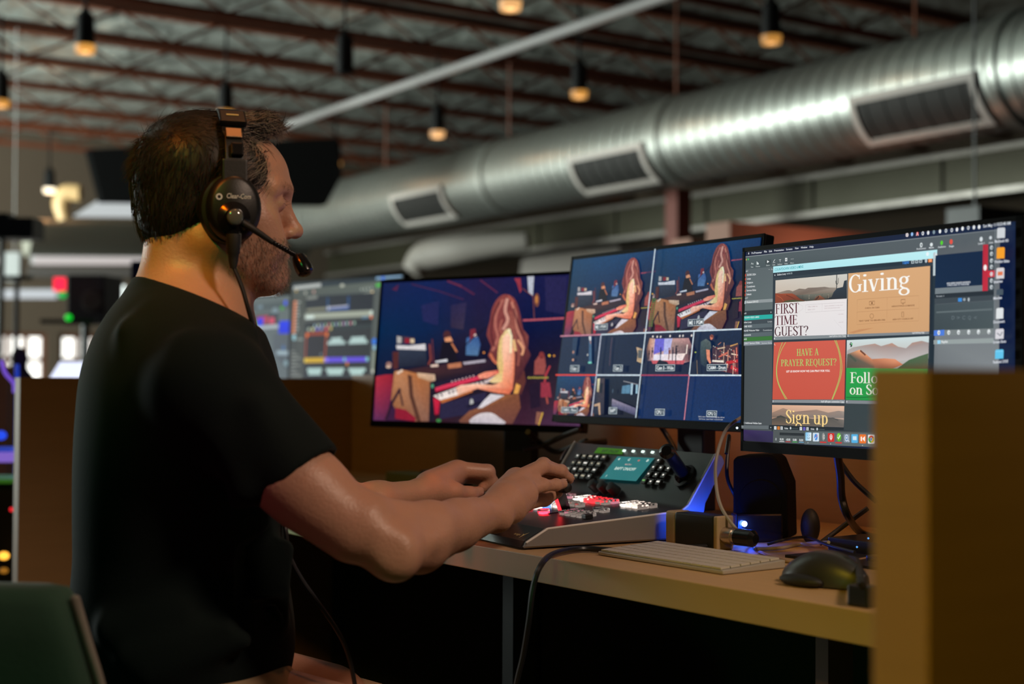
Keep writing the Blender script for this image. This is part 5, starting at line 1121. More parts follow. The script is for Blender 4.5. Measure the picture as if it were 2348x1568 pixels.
P_([(880, 905), (960, 900), (1030, 905), (1080, 940), (1010, 966), (900, 962)], [(190, 120, 86), (206, 140, 106), (226, 150, 110), (206, 120, 84), (170, 104, 80), (150, 100, 80)])
P_([(1050, 960), (1120, 910), (1190, 885), (1244, 868), (1240, 968), (1040, 968)], [(66, 88, 62), (70, 100, 70), (76, 104, 74), (80, 104, 76), (90, 84, 66), (100, 84, 66)])
P_([(716, 962), (1240, 966), (1238, 1180), (712, 1166)], [(36, 160, 74), (40, 166, 80), (34, 160, 74), (24, 146, 64)])
T_('Follow', 742, 1058, 982, 1062, 68, (240, 240, 226), serif); T_('on Socials', 738, 1132, 1080, 1138, 66, (240, 240, 226), serif); L_([(716, 1150), (800, 1152), (900, 1146)], 6, (16, 110, 50)); R.blob(747, 813, 12, 16, (40, 50, 46)); R.blob(752, 808, 6, 8, (70, 180, 96)); R.blob(742, 820, 4, 5, (214, 226, 224), 8); R.blob(748, 806, 3, 4, (214, 226, 224), 8)
P_([(714, 1168), (1236, 1182), (1236, 1200), (714, 1190)], (126, 132, 136)); T_('4', 716, 1184, 724, 1184, 12, (230, 230, 232))
P_([(706, 1192), (1266, 1204), (1262, 1400), (702, 1360)], [(50, 62, 66), (54, 66, 70), (60, 70, 74), (52, 62, 66)])
R.zoom(1690, 780, 5.6)
T_('1 Additional Hidden Item', 122, 1072, 346, 1078, 24, (216, 220, 222), bold=.015); P_([(86, 1092), (436, 1096), (434, 1142), (84, 1134)], (96, 104, 108)); T_('Filter', 84, 1116, 114, 1117, 18, (170, 176, 178))
for x, c in ((508, (236, 240, 240)), (550, (230, 130, 40)), (590, (206, 210, 212)), (838, (226, 230, 232)), (882, (110, 100, 206)), (924, (206, 210, 212))):
    P_([(x, 1104 + (x - 508) * .03), (x + 30, 1105 + (x - 508) * .03), (x + 30, 1146 + (x - 508) * .03), (x, 1145 + (x - 508) * .03)], c); L_([(x + 6, 1118 + (x - 508) * .03), (x + 24, 1118 + (x - 508) * .03)], 5, (50, 56, 60)); L_([(x + 6, 1132 + (x - 508) * .03), (x + 24, 1132 + (x - 508) * .03)], 5, (50, 56, 60))
T_('0.6s', 644, 1140, 688, 1142, 22, (226, 230, 232), bold=.02); T_('0.6s', 982, 1150, 1026, 1151, 22, (226, 230, 232), bold=.02); L_([(700, 1130), (818, 1136)], 5, (90, 104, 106)); R.blob(722, 1128, 15, 18, (206, 214, 216)); L_([(1040, 1142), (1160, 1146)], 5, (90, 104, 106)); R.blob(1064, 1140, 15, 18, (206, 214, 216)); R.blob(468, 1120, 8, 12, (226, 230, 232), 4)
# dock
P_([(500, 1146), (1900, 1180), (1900, 1378), (496, 1318)], [(78, 84, 86), (70, 78, 80), (84, 90, 92), (78, 84, 86)]); P_([(582, 1184), (898, 1196), (896, 1228), (582, 1218)], (30, 36, 42)); P_([(905, 1170), (1900, 1196), (1900, 1372), (900, 1336)], (92, 102, 104))
for i in range(26): R.blob(594 + i * 11.6, 1206 + i * .4, 2, 3, (120, 130, 134), 5)
for tx, x, c in (('0.01', 588, (220, 220, 222)), ('-0.01', 668, (206, 60, 60)), ('0.00', 756, (70, 190, 90)), ('0.01', 840, (110, 180, 220))):
    d = (x - 588) * .04; T_(tx, x, 1284 + d, x + (54 if tx[0] == '-' else 48), 1287 + d, 28, (232, 236, 236), bold=.02); L_([(x - 6, 1298 + d), (x + 58, 1301 + d)], 8, c)
R.blob(540, 1270, 13, 26, (100, 108, 110)); [L_([(532, 1260 + i * 9), (549, 1261 + i * 9)], 4, (206, 212, 214)) for i in range(3)]
def icon(x, y, w, h, c): P_([(x - w + 6, y - h), (x + w - 6, y - h + 1), (x + w, y - h + 9), (x + w - 1, y + h - 8), (x + w - 7, y + h), (x - w + 6, y + h - 1), (x - w, y + h - 9), (x - w, y - h + 8)], c)
icon(958, 1236, 38, 54, [(110, 190, 236)] * 2 + [(226, 236, 240)] * 3 + [(150, 210, 240)] * 3); L_([(940, 1250), (958, 1262), (978, 1250)], 5, (40, 80, 110), 4); L_([(944, 1214), (944, 1226)], 5, (40, 80, 110)); L_([(972, 1214), (972, 1226)], 5, (40, 80, 110))
icon(1055, 1243, 40, 56, (206, 220, 232)); R.blob(1055, 1243, 32, 44, (66, 140, 220)); L_([(1036, 1272), (1076, 1212)], 8, (236, 236, 240)); L_([(1056, 1243), (1076, 1212)], 8, (220, 80, 70))
R.blob(1152, 1238, 27, 52, (150, 150, 146)); R.blob(1160, 1240, 14, 30, (206, 204, 198)); R.blob(1162, 1240, 6, 14, (110, 108, 104))
icon(1250, 1248, 42, 56, (206, 40, 34)); R.blob(1250, 1240, 27, 34, (246, 240, 236)); R.blob(1250, 1240, 20, 26, (196, 36, 32)); R.blob(1250, 1236, 9, 12, (246, 240, 236)); L_([(1250, 1240), (1250, 1282)], 14, (246, 240, 236))
R.blob(1352, 1244, 41, 56, (90, 180, 40)); R.blob(1346, 1226, 26, 30, (130, 206, 70)); L_([(1334, 1244), (1346, 1268), (1370, 1216)], 11, (250, 255, 250))
icon(1454, 1258, 40, 54, (126, 140, 156)); R.blob(1452, 1254, 34, 46, (206, 216, 226)); R.blob(1452, 1254, 24, 32, (84, 126, 180)); R.blob(1452, 1252, 13, 18, (206, 220, 232)); L_([(1470, 1282), (1486, 1304)], 10, (206, 216, 226))
icon(1555, 1262, 42, 56, (84, 176, 226)); P_([(1532, 1232), (1580, 1233), (1580, 1282), (1532, 1281)], (206, 228, 240))
icon(1660, 1266, 44, 58, (232, 116, 40)); P_([(1634, 1240), (1650, 1236), (1650, 1296), (1634, 1292)], (250, 246, 240)); P_([(1654, 1264), (1688, 1230), (1688, 1300)], (250, 246, 240))
icon(1768, 1270, 42, 58, (240, 240, 238))
for a0, c in ((90, (214, 60, 44)), (210, (60, 170, 80)), (330, (240, 200, 50))):
    P_([(1768, 1270)] + [(1768 + 36 * math.cos(math.radians(a0 - 60 + k * 20 + 0)), 1270 - 48 * math.sin(math.radians(a0 - 60 + k * 20))) for k in range(7)], c)
R.blob(1768, 1270, 18, 24, (240, 240, 240)); R.blob(1768, 1270, 14, 19, (70, 130, 220))
for x, y in ((956, 1316), (1248, 1330), (1658, 1350)): R.blob(x, y, 5, 6, (236, 240, 240), 8)
for x, y in ((1152, 1308), (1350, 1314)): L_([(x - 42, y), (x + 42, y + 3)], 17, (206, 46, 40))
# right-hand part
R.zoom(2000, 500, 4.356)
for tx, x0, y0, x1, h in (('Sun May 11', 1146, 98, 1272, 30), ('10:53:48 AM', 1284, 82, 1420, 32), ('ProContent', 482, 320, 574, 16), ('Media', 606, 308, 654, 16), ('Audience', 694, 302, 772, 18), ('Stage', 806, 294, 854, 18), ('Look 1', 1098, 268, 1160, 20), ('Live', 1206, 258, 1244, 18)): T_(tx, x0, y0, x1, y0 - (x1 - x0) * .1, h, (220, 226, 230), bold=.015)
for x, y, c in ((388, 172, (236, 220, 220)), (436, 164, (150, 190, 236)), (490, 160, (226, 50, 50)), (544, 156, (230, 232, 236)), (598, 150, (230, 232, 236)), (655, 144, (130, 150, 160)), (716, 136, (236, 240, 240)), (776, 130, (206, 214, 220)), (834, 124, (214, 220, 226)), (886, 118, (230, 232, 236)), (942, 108, (236, 240, 240)), (1000, 100, (206, 212, 218)), (1056, 96, (226, 230, 232)), (1108, 92, (236, 240, 240))): R.blob(x, y, 15, 19, c)
for x, y in ((544, 156), (776, 130), (834, 124), (1000, 100)): R.blob(x, y, 7, 9, (10, 34, 64), 8)
L_([(480, 180), (490, 146), (502, 178)], 7, (250, 240, 240)); P_([(376, 158), (400, 156), (400, 186), (376, 188)], (236, 226, 226)); R.blob(388, 172, 6, 8, (60, 60, 80), 8)
R.blob(530, 272, 17, 23, (220, 228, 230)); R.blob(532, 272, 8, 12, (78, 90, 96), 8); R.blob(632, 268, 18, 18, (220, 228, 230)); R.blob(735, 250, 16, 21, (84, 206, 40)); R.blob(830, 240, 19, 24, (226, 80, 66)); R.blob(1130, 214, 18, 22, (214, 222, 226)); R.blob(1224, 200, 16, 16, (206, 214, 220))
R.blob(594, 362, 18, 20, (232, 246, 250))
T_('7.2k|HD', 344, 462, 410, 456, 24, (60, 140, 230), bold=.03)
for x, y in ((446, 442), (486, 438), (526, 434)): P_([(x - 15, y - 14), (x + 15, y - 17), (x + 15, y + 14), (x - 15, y + 17)], (176, 190, 196)); P_([(x - 8, y - 6), (x + 8, y - 7), (x + 8, y + 6), (x - 8, y + 7)], (50, 66, 74))
R.blob(580, 430, 15, 18, (190, 200, 206)); P_([(602, 412), (640, 408), (640, 442), (602, 446)], (236, 124, 30)); T_('A3', 610, 440, 634, 437, 22, (255, 220, 190))
P_([(652, 350), (674, 340), (672, 576), (650, 580)], (190, 202, 206)); R.blob(682, 372, 15, 22, (226, 232, 236), 4)
P_([(676, 376), (1150, 330), (1146, 672), (672, 704)], [(4, 34, 66), (6, 34, 66), (4, 34, 64), (4, 36, 68)])
P_([(672, 704), (1146, 672), (1146, 730), (670, 762)], (116, 126, 132)); P_([(1150, 270), (1202, 266), (1198, 728), (1144, 732)], [(176, 34, 56), (186, 38, 60), (196, 40, 64), (190, 38, 60)]); R.blob(1172, 498, 19, 27, (246, 240, 240))
P_([(1202, 266), (1276, 258), (1270, 726), (1198, 728)], (58, 68, 76)); P_([(1200, 530), (1274, 524), (1273, 590), (1198, 594)], (206, 40, 60))
for y in (298, 360, 428, 490, 562, 628, 692): R.blob(1236, y, 17, 20, (200, 208, 212)); R.blob(1240, y + 4, 8, 9, (84, 94, 100) if y != 562 else (250, 190, 190), 8)
T_('GOD NEVER FORGETS HIS PEOPLE', 790, 664, 1026, 650, 16, (214, 220, 226), bold=.03); T_('LYRICS LINE TO THE RIVER', 796, 682, 1014, 670, 14, (206, 212, 220), bold=.03)
P_([(670, 762), (1270, 724), (1268, 770), (668, 806)], (34, 44, 54)); T_('Screen 1', 686, 792, 762, 788, 18, (190, 200, 206)); P_([(668, 806), (1268, 770), (1266, 822), (668, 864)], (60, 70, 78)); P_([(904, 802), (942, 800), (942, 836), (904, 838)], (56, 140, 220)); R.blob(966, 816, 16, 14, (150, 160, 166)); R.blob(1010, 816, 12, 18, (176, 184, 190))
P_([(668, 866), (1266, 824), (1264, 1104), (664, 1122)], [(66, 78, 84), (74, 86, 92), (72, 84, 88), (58, 70, 76)]); P_([(686, 936), (1246, 904), (1246, 922), (686, 952)], (96, 108, 112))
for x, t_ in ((840, 'D'), (892, '>'), (946, 'C'), (1004, 'Q'), (1062, '<')): T_(t_, x, 1016, x + 30, 1013, 36, (96, 108, 114), bold=.02)
P_([(664, 1122), (1264, 1104), (1262, 1166), (662, 1176)], (122, 130, 132)); P_([(664, 1124), (768, 1116), (766, 1174), (662, 1178)], (74, 124, 220))
for x in (712, 812, 910, 1012, 1110, 1214): R.blob(x, 1146 - (x - 712) * .02, 18, 22, (222, 228, 230)); R.blob(x + 3, 1148, 7, 8, (130, 138, 142), 8)
T_('MEDIA', 680, 1202, 740, 1200, 14, (130, 138, 142)); P_([(662, 1220), (1262, 1200), (1262, 1250), (662, 1262)], (150, 160, 160)); P_([(700, 1222), (730, 1220), (730, 1256), (700, 1258)], (150, 214, 246)); T_('Playlist', 738, 1250, 804, 1246, 24, (232, 236, 238), bold=.02)
P_([(1276, 112), (1282, 112), (1262, 1510), (1256, 1510)], (120, 130, 136))
for x, y, w, h, c, tx, tw in ((1338, 154, 40, 52, (206, 210, 214), 'Macintosh HD', 138), (1334, 354, 40, 56, (246, 160, 40), 'Working Slides', 150), (1330, 556, 40, 54, (216, 212, 214), 'Images', 86), (1326, 744, 34, 30, (70, 84, 96), 'Movies', 84), (1326, 956, 36, 54, (222, 226, 228), 'Document', 112), (1324, 1160, 42, 50, (216, 214, 220), 'Screen Shots', 128), (1322, 1362, 42, 46, (96, 196, 236), 'Facebook CODE', 150)):
    R.s0 = 0; P_([(x - w, y - h + 10), (x - w + 10, y - h), (x + w - 10, y - h - 4), (x + w, y - h + 6), (x + w - 3, y + h - 4), (x - w - 3, y + h)], c)
    T_(tx, x - 64, y + h + 44, x - 64 + tw, y + h + 34, 26, (214, 218, 226), bold=.03)
P_([(1306, 540), (1356, 536), (1354, 574), (1304, 578)], (226, 120, 80)); L_([(1298, 1150), (1330, 1176), (1352, 1140)], 9, (90, 96, 110)); L_([(1284, 1334), (1360, 1330)], 6, (140, 216, 246))
# ---- farther monitor
G = scr_gfx; G.zoom(520, 600, 5.2273); P_, L_, T_ = G.poly, G.line, G.text
G.rect(0, 0, 1, 1, (44, 52, 54)); P_([(785, 285), (2112, 140), (2112, 200), (785, 335)], (22, 36, 48)); P_([(780, 335), (2104, 205), (2100, 330), (1760, 375), (775, 430)], [(72, 78, 72), (92, 100, 92), (88, 96, 90), (82, 90, 86), (66, 72, 68)])
L_([(800, 316), (1130, 278)], 44, (176, 180, 176)); L_([(1790, 196), (2100, 164)], 36, (130, 168, 200)); R2 = G.blob; R2(1875, 188, 30, 32, (70, 120, 230)); R2(1385, 284, 40, 18, (190, 194, 176)); R2(835, 352, 20, 14, (200, 160, 60)); R2(945, 375, 22, 22, (170, 172, 160)); R2(1045, 360, 20, 22, (190, 150, 140))
for i in range(4): L_([(1610 + i * 40, 318 - i * 6), (1622 + i * 40, 345 - i * 6)], 26, (150, 160, 150))
R2(1810, 282, 32, 22, (60, 190, 60)); R2(1850, 276, 26, 22, (70, 200, 70)); L_([(1640, 385), (1760, 362)], 26, (140, 146, 136)); R2(1745, 362, 18, 18, (226, 200, 150))
P_([(785, 420), (945, 410), (920, 1410), (745, 1410)], [(66, 70, 64), (70, 74, 68), (74, 78, 72), (60, 64, 60)])
for i in range(10): y = 470 + i * 40; P_([(808 - i * 2, y), (840 - i * 2, y - 2), (838 - i * 2, y + 30), (806 - i * 2, y + 32)], (222, 130, 84)); L_([(846 - i * 2, y + 14), (884 - i * 2 - (i * 17) % 22, y + 12)], 24, (150, 156, 150))
R2(810, 905, 34, 40, (150, 196, 206)); L_([(840, 930), (920, 930)], 26, (130, 140, 134))
for i in range(8): L_([(780 - i * 1.5, 1075 + i * 42), (820 + (i * 37) % 90, 1075 + i * 42)], 22, (120, 124, 116))
P_([(955, 415), (1780, 370), (1770, 570), (945, 600)], (30, 34, 42)); L_([(960, 440), (1090, 425)], 36, (124, 128, 120)); L_([(960, 580), (1200, 560)], 34, (126, 126, 106)); L_([(1215, 430), (1215, 565)], 34, (24, 70, 116)); L_([(1465, 415), (1462, 545)], 34, (24, 72, 124)); L_([(1200, 570), (1470, 555)], 34, (40, 80, 150)); L_([(1220, 552), (1460, 530)], 22, (170, 172, 190)); R2(1222, 555, 24, 24, (190, 196, 206))
P_([(942, 620), (1760, 580), (1755, 650), (940, 690)], (156, 162, 146)); L_([(950, 668), (1050, 662)], 44, (206, 222, 214)); R2(1735, 612, 26, 28, (206, 222, 210)); P_([(940, 692), (1755, 652), (1752, 700), (938, 740)], (74, 78, 74)); L_([(1625, 672), (1700, 664)], 22, (80, 120, 150)); R2(1735, 664, 22, 22, (232, 110, 60))
P_([(1150, 712), (1752, 680), (1750, 740), (1030, 780), (940, 770), (940, 742)], (24, 28, 32))
for i, c in enumerate(((150, 180, 190), (190, 206, 180), (150, 160, 200), (150, 190, 160), (206, 130, 140), (150, 196, 160), (150, 160, 190), (160, 196, 160), (190, 150, 190), (160, 196, 190), (206, 130, 150), (160, 190, 170))): R2(1060 + i * 43, 768 - i * 3.2, 20, 20, c)
for i, c in enumerate(((170, 180, 160), (206, 206, 150), (130, 120, 206), (150, 150, 190), (222, 90, 110), (200, 180, 110))): R2(990 + i * 50 + (i > 3) * 10, 812 - i * 2.4, 26, 24, c)
P_([(938, 840), (1752, 800), (1716, 1405), (930, 1405)], (42, 44, 46)); OR = (160, 64, 28)
P_([(950, 850), (1220, 838), (1216, 880), (948, 892)], (150, 58, 26)); L_([(960, 880), (948, 1150)], 22, OR); L_([(1200, 860), (1182, 1150)], 26, OR); P_([(975, 885), (1180, 878), (1166, 1140), (964, 1146)], (38, 36, 38)); R2(970, 882, 26, 26, (232, 116, 40)); R2(1206, 872, 24, 26, (236, 120, 40)); R2(1136, 1112, 18, 22, (110, 120, 124))
for x, y, w in ((1320, 930, 64), (1320, 972, 104), (1580, 920, 84), (1580, 962, 112)): L_([(x - w, y + 4), (x + w, y - 4)], 40, (176, 202, 198))
P_([(936, 1155), (1180, 1148), (1176, 1206), (934, 1212)], (206, 166, 30)); P_([(1180, 1148), (1710, 1140), (1704, 1196), (1176, 1206)], (96, 74, 214)); R2(950, 1182, 18, 26, (230, 206, 90)); R2(1206, 1176, 24, 26, (150, 130, 236)); R2(1418, 1170, 24, 26, (120, 190, 176)); R2(1690, 1166, 28, 26, (130, 200, 186)); R2(1450, 1224, 20, 24, (226, 130, 40))
for x, y, w in ((1058, 1296, 86), (1058, 1338, 74), (1306, 1296, 108), (1306, 1338, 88), (1568, 1296, 102), (1566, 1338, 76)): L_([(x - w, y), (x + w, y - 2)], 40, (176, 206, 200))
P_([(1770, 380), (1850, 370), (1800, 1400), (1716, 1405)], (78, 84, 80)); R2(1774, 956, 40, 38, (30, 116, 226)); R2(1778, 1028, 28, 28, (150, 200, 222)); P_([(1752, 1070), (1790, 1068), (1776, 1310), (1740, 1310)], (130, 138, 124)); R2(1756, 1314, 20, 24, (206, 206, 190)); P_([(1850, 380), (2105, 350), (2070, 1400), (1800, 1400)], (60, 66, 70))
# ---- farthest monitor
G = scr_far; G.zoom(520, 600, 5.2273); P_, L_ = G.poly, G.line
G.rect(0, 0, 1, 1, ((92, 102, 100), (96, 106, 104)))
P_([(280, 520), (760, 465), (756, 560), (280, 600)], (74, 84, 84)); G.blob(705, 494, 30, 32, (60, 90, 230)); G.blob(665, 556, 36, 26, (70, 150, 60)); G.blob(580, 590, 60, 40, (120, 140, 146)); L_([(370, 545), (430, 540)], 40, (110, 130, 140))
P_([(200, 650), (620, 610), (620, 800), (200, 830)], (56, 64, 68)); P_([(360, 660), (500, 640), (496, 740), (360, 745)], (170, 60, 80)); P_([(368, 680), (440, 665), (436, 770), (366, 775)], (20, 50, 220)); P_([(512, 672), (572, 664), (572, 740), (512, 746)], (206, 70, 96)); P_([(200, 730), (350, 716), (350, 780), (200, 800)], (60, 190, 90)); P_([(340, 775), (620, 750), (620, 795), (330, 815)], (170, 180, 184)); P_([(636, 712), (752, 706), (744, 860), (620, 862)], [(20, 50, 230), (30, 60, 230), (20, 40, 220), (20, 40, 206)])
P_([(560, 860), (750, 870), (730, 1300), (560, 1100)], (84, 92, 94)); L_([(600, 1090), (736, 1094)], 50, (150, 170, 176)); G.blob(680, 1030, 26, 30, (70, 110, 160)); L_([(690, 1200), (730, 1230)], 60, (130, 156, 160))
scr_prog.build(mon_prog, True); scr_multi.build(mon_multi, True); scr_right.build(mon_right); scr_gfx.build(mon_gfx); scr_far.build(mon_far)
# ================================================================== the operator
class SDF:
    def __init__(s, lo, hi, h):
        s.lo = np.array(lo, np.float32); s.h = h; s.n = [int(math.ceil((b - a) / h)) + 1 for a, b in zip(lo, hi)]
        s.F = np.full(s.n, .2, np.float32)
        s.ax = [s.lo[i] + np.arange(s.n[i], dtype=np.float32) * h for i in range(3)]
    def blk(s, lo, hi, m):
        sl = []
        for i in range(3):
            a = max(0, int((lo[i] - m - s.lo[i]) / s.h)); b = min(s.n[i], int((hi[i] + m - s.lo[i]) / s.h) + 2)
            if b <= a: return None, None
            sl.append(slice(a, b))
        X, Y, Z = np.meshgrid(*[s.ax[i][sl[i]] for i in range(3)], indexing='ij', sparse=True)
        return tuple(sl), (X, Y, Z)
    def comb(s, sl, d, k, op):
        A = s.F[sl]
        if op == '+':
            hh = np.maximum(k - np.abs(A - d), 0) / k; s.F[sl] = np.minimum(A, d) - hh * hh * k * .25
        elif op == '-':
            d = -d; hh = np.maximum(k - np.abs(A - d), 0) / k; s.F[sl] = np.maximum(A, d) + hh * hh * k * .25
    def cone(s, a, b, ra, rb, k=.012, op='+'):
        a = np.array(a, np.float32); b = np.array(b, np.float32); r = max(ra, rb)
        sl, G = s.blk(np.minimum(a, b) - r, np.maximum(a, b) + r, k + .02)
        if sl is None: return s
        ab = b - a; L = float(ab @ ab) + 1e-9
        t = np.clip(((G[0] - a[0]) * ab[0] + (G[1] - a[1]) * ab[1] + (G[2] - a[2]) * ab[2]) / L, 0, 1)
        d = np.sqrt((G[0] - a[0] - ab[0] * t) ** 2 + (G[1] - a[1] - ab[1] * t) ** 2 + (G[2] - a[2] - ab[2] * t) ** 2) - (ra + (rb - ra) * t)
        s.comb(sl, d, k, op); return s
    def chain(s, P, R, k=.012):
        for i in range(len(P) - 1): s.cone(P[i], P[i + 1], R[i], R[i + 1], k)
        return s
    def ell(s, c, r, Rm=None, k=.02, op='+'):
        c = np.array(c, np.float32); m = max(r); sl, G = s.blk(c - m, c + m, k + .02)
        if sl is None: return s
        Rm = np.eye(3) if Rm is None else np.array(Rm)
        q = [(G[0] - c[0]) * Rm[0, i] + (G[1] - c[1]) * Rm[1, i] + (G[2] - c[2]) * Rm[2, i] for i in range(3)]
        k0 = np.sqrt(sum((q[i] / r[i]) ** 2 for i in range(3))) + 1e-6; k1 = np.sqrt(sum((q[i] / r[i] ** 2) ** 2 for i in range(3))) + 1e-6
        s.comb(sl, (k0 * (k0 - 1) / k1).astype(np.float32), k, op); return s
    def cut(s, p, n, k=.004, within=None):      # remove everything on the side n points to
        p = np.array(p); n = np.array(n, float); n /= np.linalg.norm(n)
        if within is None: sl = (slice(None),) * 3; G = np.meshgrid(*s.ax, indexing='ij', sparse=True)
        else: sl, G = s.blk(np.array(within[0]) - within[1], np.array(within[0]) + within[1], 0)
        d = -((G[0] - p[0]) * n[0] + (G[1] - p[1]) * n[1] + (G[2] - p[2]) * n[2])
        s.comb(sl, d.astype(np.float32), k, '-'); return s
    def mesh(s):
        F = s.F; I = F < 0
        cnt = np.zeros([q - 1 for q in s.n], np.uint8)
        for i in (0, 1):
            for j in (0, 1):
                for k in (0, 1): cnt += I[i:s.n[0] - 1 + i, j:s.n[1] - 1 + j, k:s.n[2] - 1 + k]
        cells = np.argwhere((cnt > 0) & (cnt < 8)); idx = np.full(cnt.shape, -1, np.int32); idx[tuple(cells.T)] = np.arange(len(cells))
        acc = np.zeros((len(cells), 3), np.float32); num = np.zeros(len(cells), np.float32)
        C = [(i, j, k) for i in (0, 1) for j in (0, 1) for k in (0, 1)]
        for A in range(8):
            for B in range(A + 1, 8):
                a, b = C[A], C[B]
                if sum(abs(x - y) for x, y in zip(a, b)) != 1: continue
                fa = F[tuple((cells + a).T)]; fb = F[tuple((cells + b).T)]; m = (fa < 0) != (fb < 0)
                t = np.where(m, fa / np.where(m, fa - fb, 1), 0)[:, None]
                acc += np.where(m[:, None], np.array(a) + (np.array(b) - np.array(a)) * t, 0); num += m
        V = s.lo + (cells + acc / num[:, None]) * s.h
        Q = []
        for ax in range(3):
            sl0 = [slice(None)] * 3; sl1 = [slice(None)] * 3; sl0[ax] = slice(0, -1); sl1[ax] = slice(1, None)
            D = I[tuple(sl0)] != I[tuple(sl1)]; E_ = np.argwhere(D); o1, o2 = [(1, 2), (2, 0), (0, 1)][ax]
            ok = (E_[:, o1] > 0) & (E_[:, o2] > 0) & (E_[:, o1] < s.n[o1] - 1) & (E_[:, o2] < s.n[o2] - 1); E_ = E_[ok]
            ins = I[tuple(E_.T)]
            def cc(d1, d2):
                e = E_.copy(); e[:, o1] -= d1; e[:, o2] -= d2; return idx[tuple(e.T)]
            q = np.stack([cc(1, 1), cc(0, 1), cc(0, 0), cc(1, 0)], 1); q[~ins] = q[~ins][:, ::-1]; Q.append(q)
        return V, np.concatenate(Q)
    def build(s, name, mt, parent=None, smooth_it=0):
        V, Q = s.mesh(); me = bpy.data.meshes.new(name)
        me.vertices.add(len(V)); me.vertices.foreach_set('co', V.astype(np.float32).ravel()); me.loops.add(len(Q) * 4); me.loops.foreach_set('vertex_index', Q.astype(np.int32).ravel())
        me.polygons.add(len(Q)); me.polygons.foreach_set('loop_start', np.arange(len(Q), dtype=np.int32) * 4); me.polygons.foreach_set('loop_total', np.full(len(Q), 4, np.int32))
        me.update(calc_edges=True); me.validate()
        o = link_mesh(name, me, mt, parent, False, True)
        return o
SKIN = mat('skin', (.56, .30, .20), .40, sss=.12, bump=.12, bscale=260, vary=.10, vscale=22)
SHIRTM = mat('charcoal_tshirt', (.0075, .0125, .0120), .9, spec=.15, sheen=.03, bump=.08, bscale=420)
HAIRM = mat('dark_brown_hair', (.020, .015, .011), .48, spec=.35)
HAIRG = mat('greying_hair', (.32, .25, .19), .45)
TROU = mat('tan_trousers', (.40, .27, .16), .85, bump=.1, bscale=300)

HY = math.radians(19); hf = Vector((math.cos(HY), math.sin(HY), 0)); hs = Vector((math.sin(HY), -math.cos(HY), 0)); Hc = PX(490, 455, 1.92)
RH_ = FR(hf, hs * -1, UP)
def HL(a, s, b): return Hc + hf * a + hs * s + UP * b
TY = math.radians(20); tf = Vector((math.cos(TY), math.sin(TY), 0)); ts = Vector((math.sin(TY), -math.cos(TY), 0)); RT_ = FR(tf, ts * -1, UP)
# joints (photo position, depth)
rsh = PX(485, 900, 1.745); rmid = PX(710, 1120, 1.715); rel = PX(900, 1263, 1.70); rwr = PX(1128, 1176, 1.955)
lsh = PX(455, 870, 2.09); lel = PX(775, 1160, 2.08); lwr = PX(965, 1130, 2.20)
B = SDF((-.66, 1.55, .44), (.16, 2.42, 1.40), .0029)
# --- head
B.ell(HL(-.012, 0, .033), (.089, .073, .079), RH_, .01).ell(HL(.032, 0, .028), (.070, .061, .060), RH_, .03)
B.ell(HL(.026, 0, -.045), (.060, .058, .072), RH_, .03)
for q in (-1, 1):
    B.cone(HL(-.004, q * .052, -.070), HL(.072, q * .014, -.110), .017, .016, .025)
    B.ell(HL(.050, q * .045, -.030), (.030, .020, .024), RH_, .02)
    B.cone(HL(.072, q * .044, .012), HL(.094, q * .010, .014), .011, .011, .014)
    B.ell(HL(.060, q * .040, -.062), (.032, .02, .03), RH_, .02)
B.ell(HL(.048, 0, -.092), (.044, .040, .030), RH_, .025).ell(HL(.080, 0, -.104), (.018, .020, .017), RH_, .018)
B.ell(HL(.074, 0, -.066), (.024, .028, .026), RH_, .018)
for q in (-1, 1): B.ell(HL(.098, q * .031, -.007), (.017, .017, .012), RH_, .012, '-')
B.cone(HL(.092, 0, .002), HL(.108, 0, -.036), .0085, .0105, .014).ell(HL(.111, 0, -.0405), (.0115, .0115, .0105), RH_, .006)
for q in (-1, 1):
    B.ell(HL(.100, q * .0115, -.0445), (.011, .007, .0075), RH_, .005); B.ell(HL(.106, q * .006, -.0525), (.005, .0035, .004), RH_, .003, '-')
    B.ell(HL(.079, q * .031, -.007), (.0135, .0145, .0125), RH_, .003)            # closed lids over the eyes
B.cone(HL(.094, -.017, -.0775), HL(.094, .017, -.0775), .0045, .0045, .007).cone(HL(.098, -.006, -.0765), HL(.098, .006, -.0765), .0045, .0045, .006)
B.cone(HL(.091, -.015, -.0865), HL(.091, .015, -.0865), .0055, .0055, .007)
B.cone(HL(.100, -.022, -.0815), HL(.100, .022, -.0815), .0022, .0022, .003, '-')
for q in (-1, 1):
    B.ell(HL(-.004, q * .074, -.012), (.019, .007, .032), RH_, .006); B.ell(HL(-.001, q * .080, -.010), (.010, .005, .018), RH_, .004, '-')
# --- neck and trunk (under the shirt)
B.cone(HL(-.030, 0, -.050), PX(425, 745, 1.925), .060, .066, .02)
for q in (-1, 1): B.cone(HL(-.02, q * .050, -.065), PX(510, 745, 1.925) + ts * q * .012, .016, .012, .025)
B.cone(HL(.02, 0, -.12), PX(528, 745, 1.92), .02, .022, .03)
nb = PX(420, 770, 1.925)
for q, sh in ((1, rsh), (-1, lsh)): B.cone(nb + ts * q * .03, sh - Vector((0, 0, .0)), .058, .060, .05)
B.ell(PX(415, 960, 1.91), (.105, .150, .19), RT_, .05).ell(PX(410, 1250, 1.91), (.100, .125, .21), RT_, .05).ell(PX(415, 1500, 1.91), (.11, .14, .15), RT_, .05)
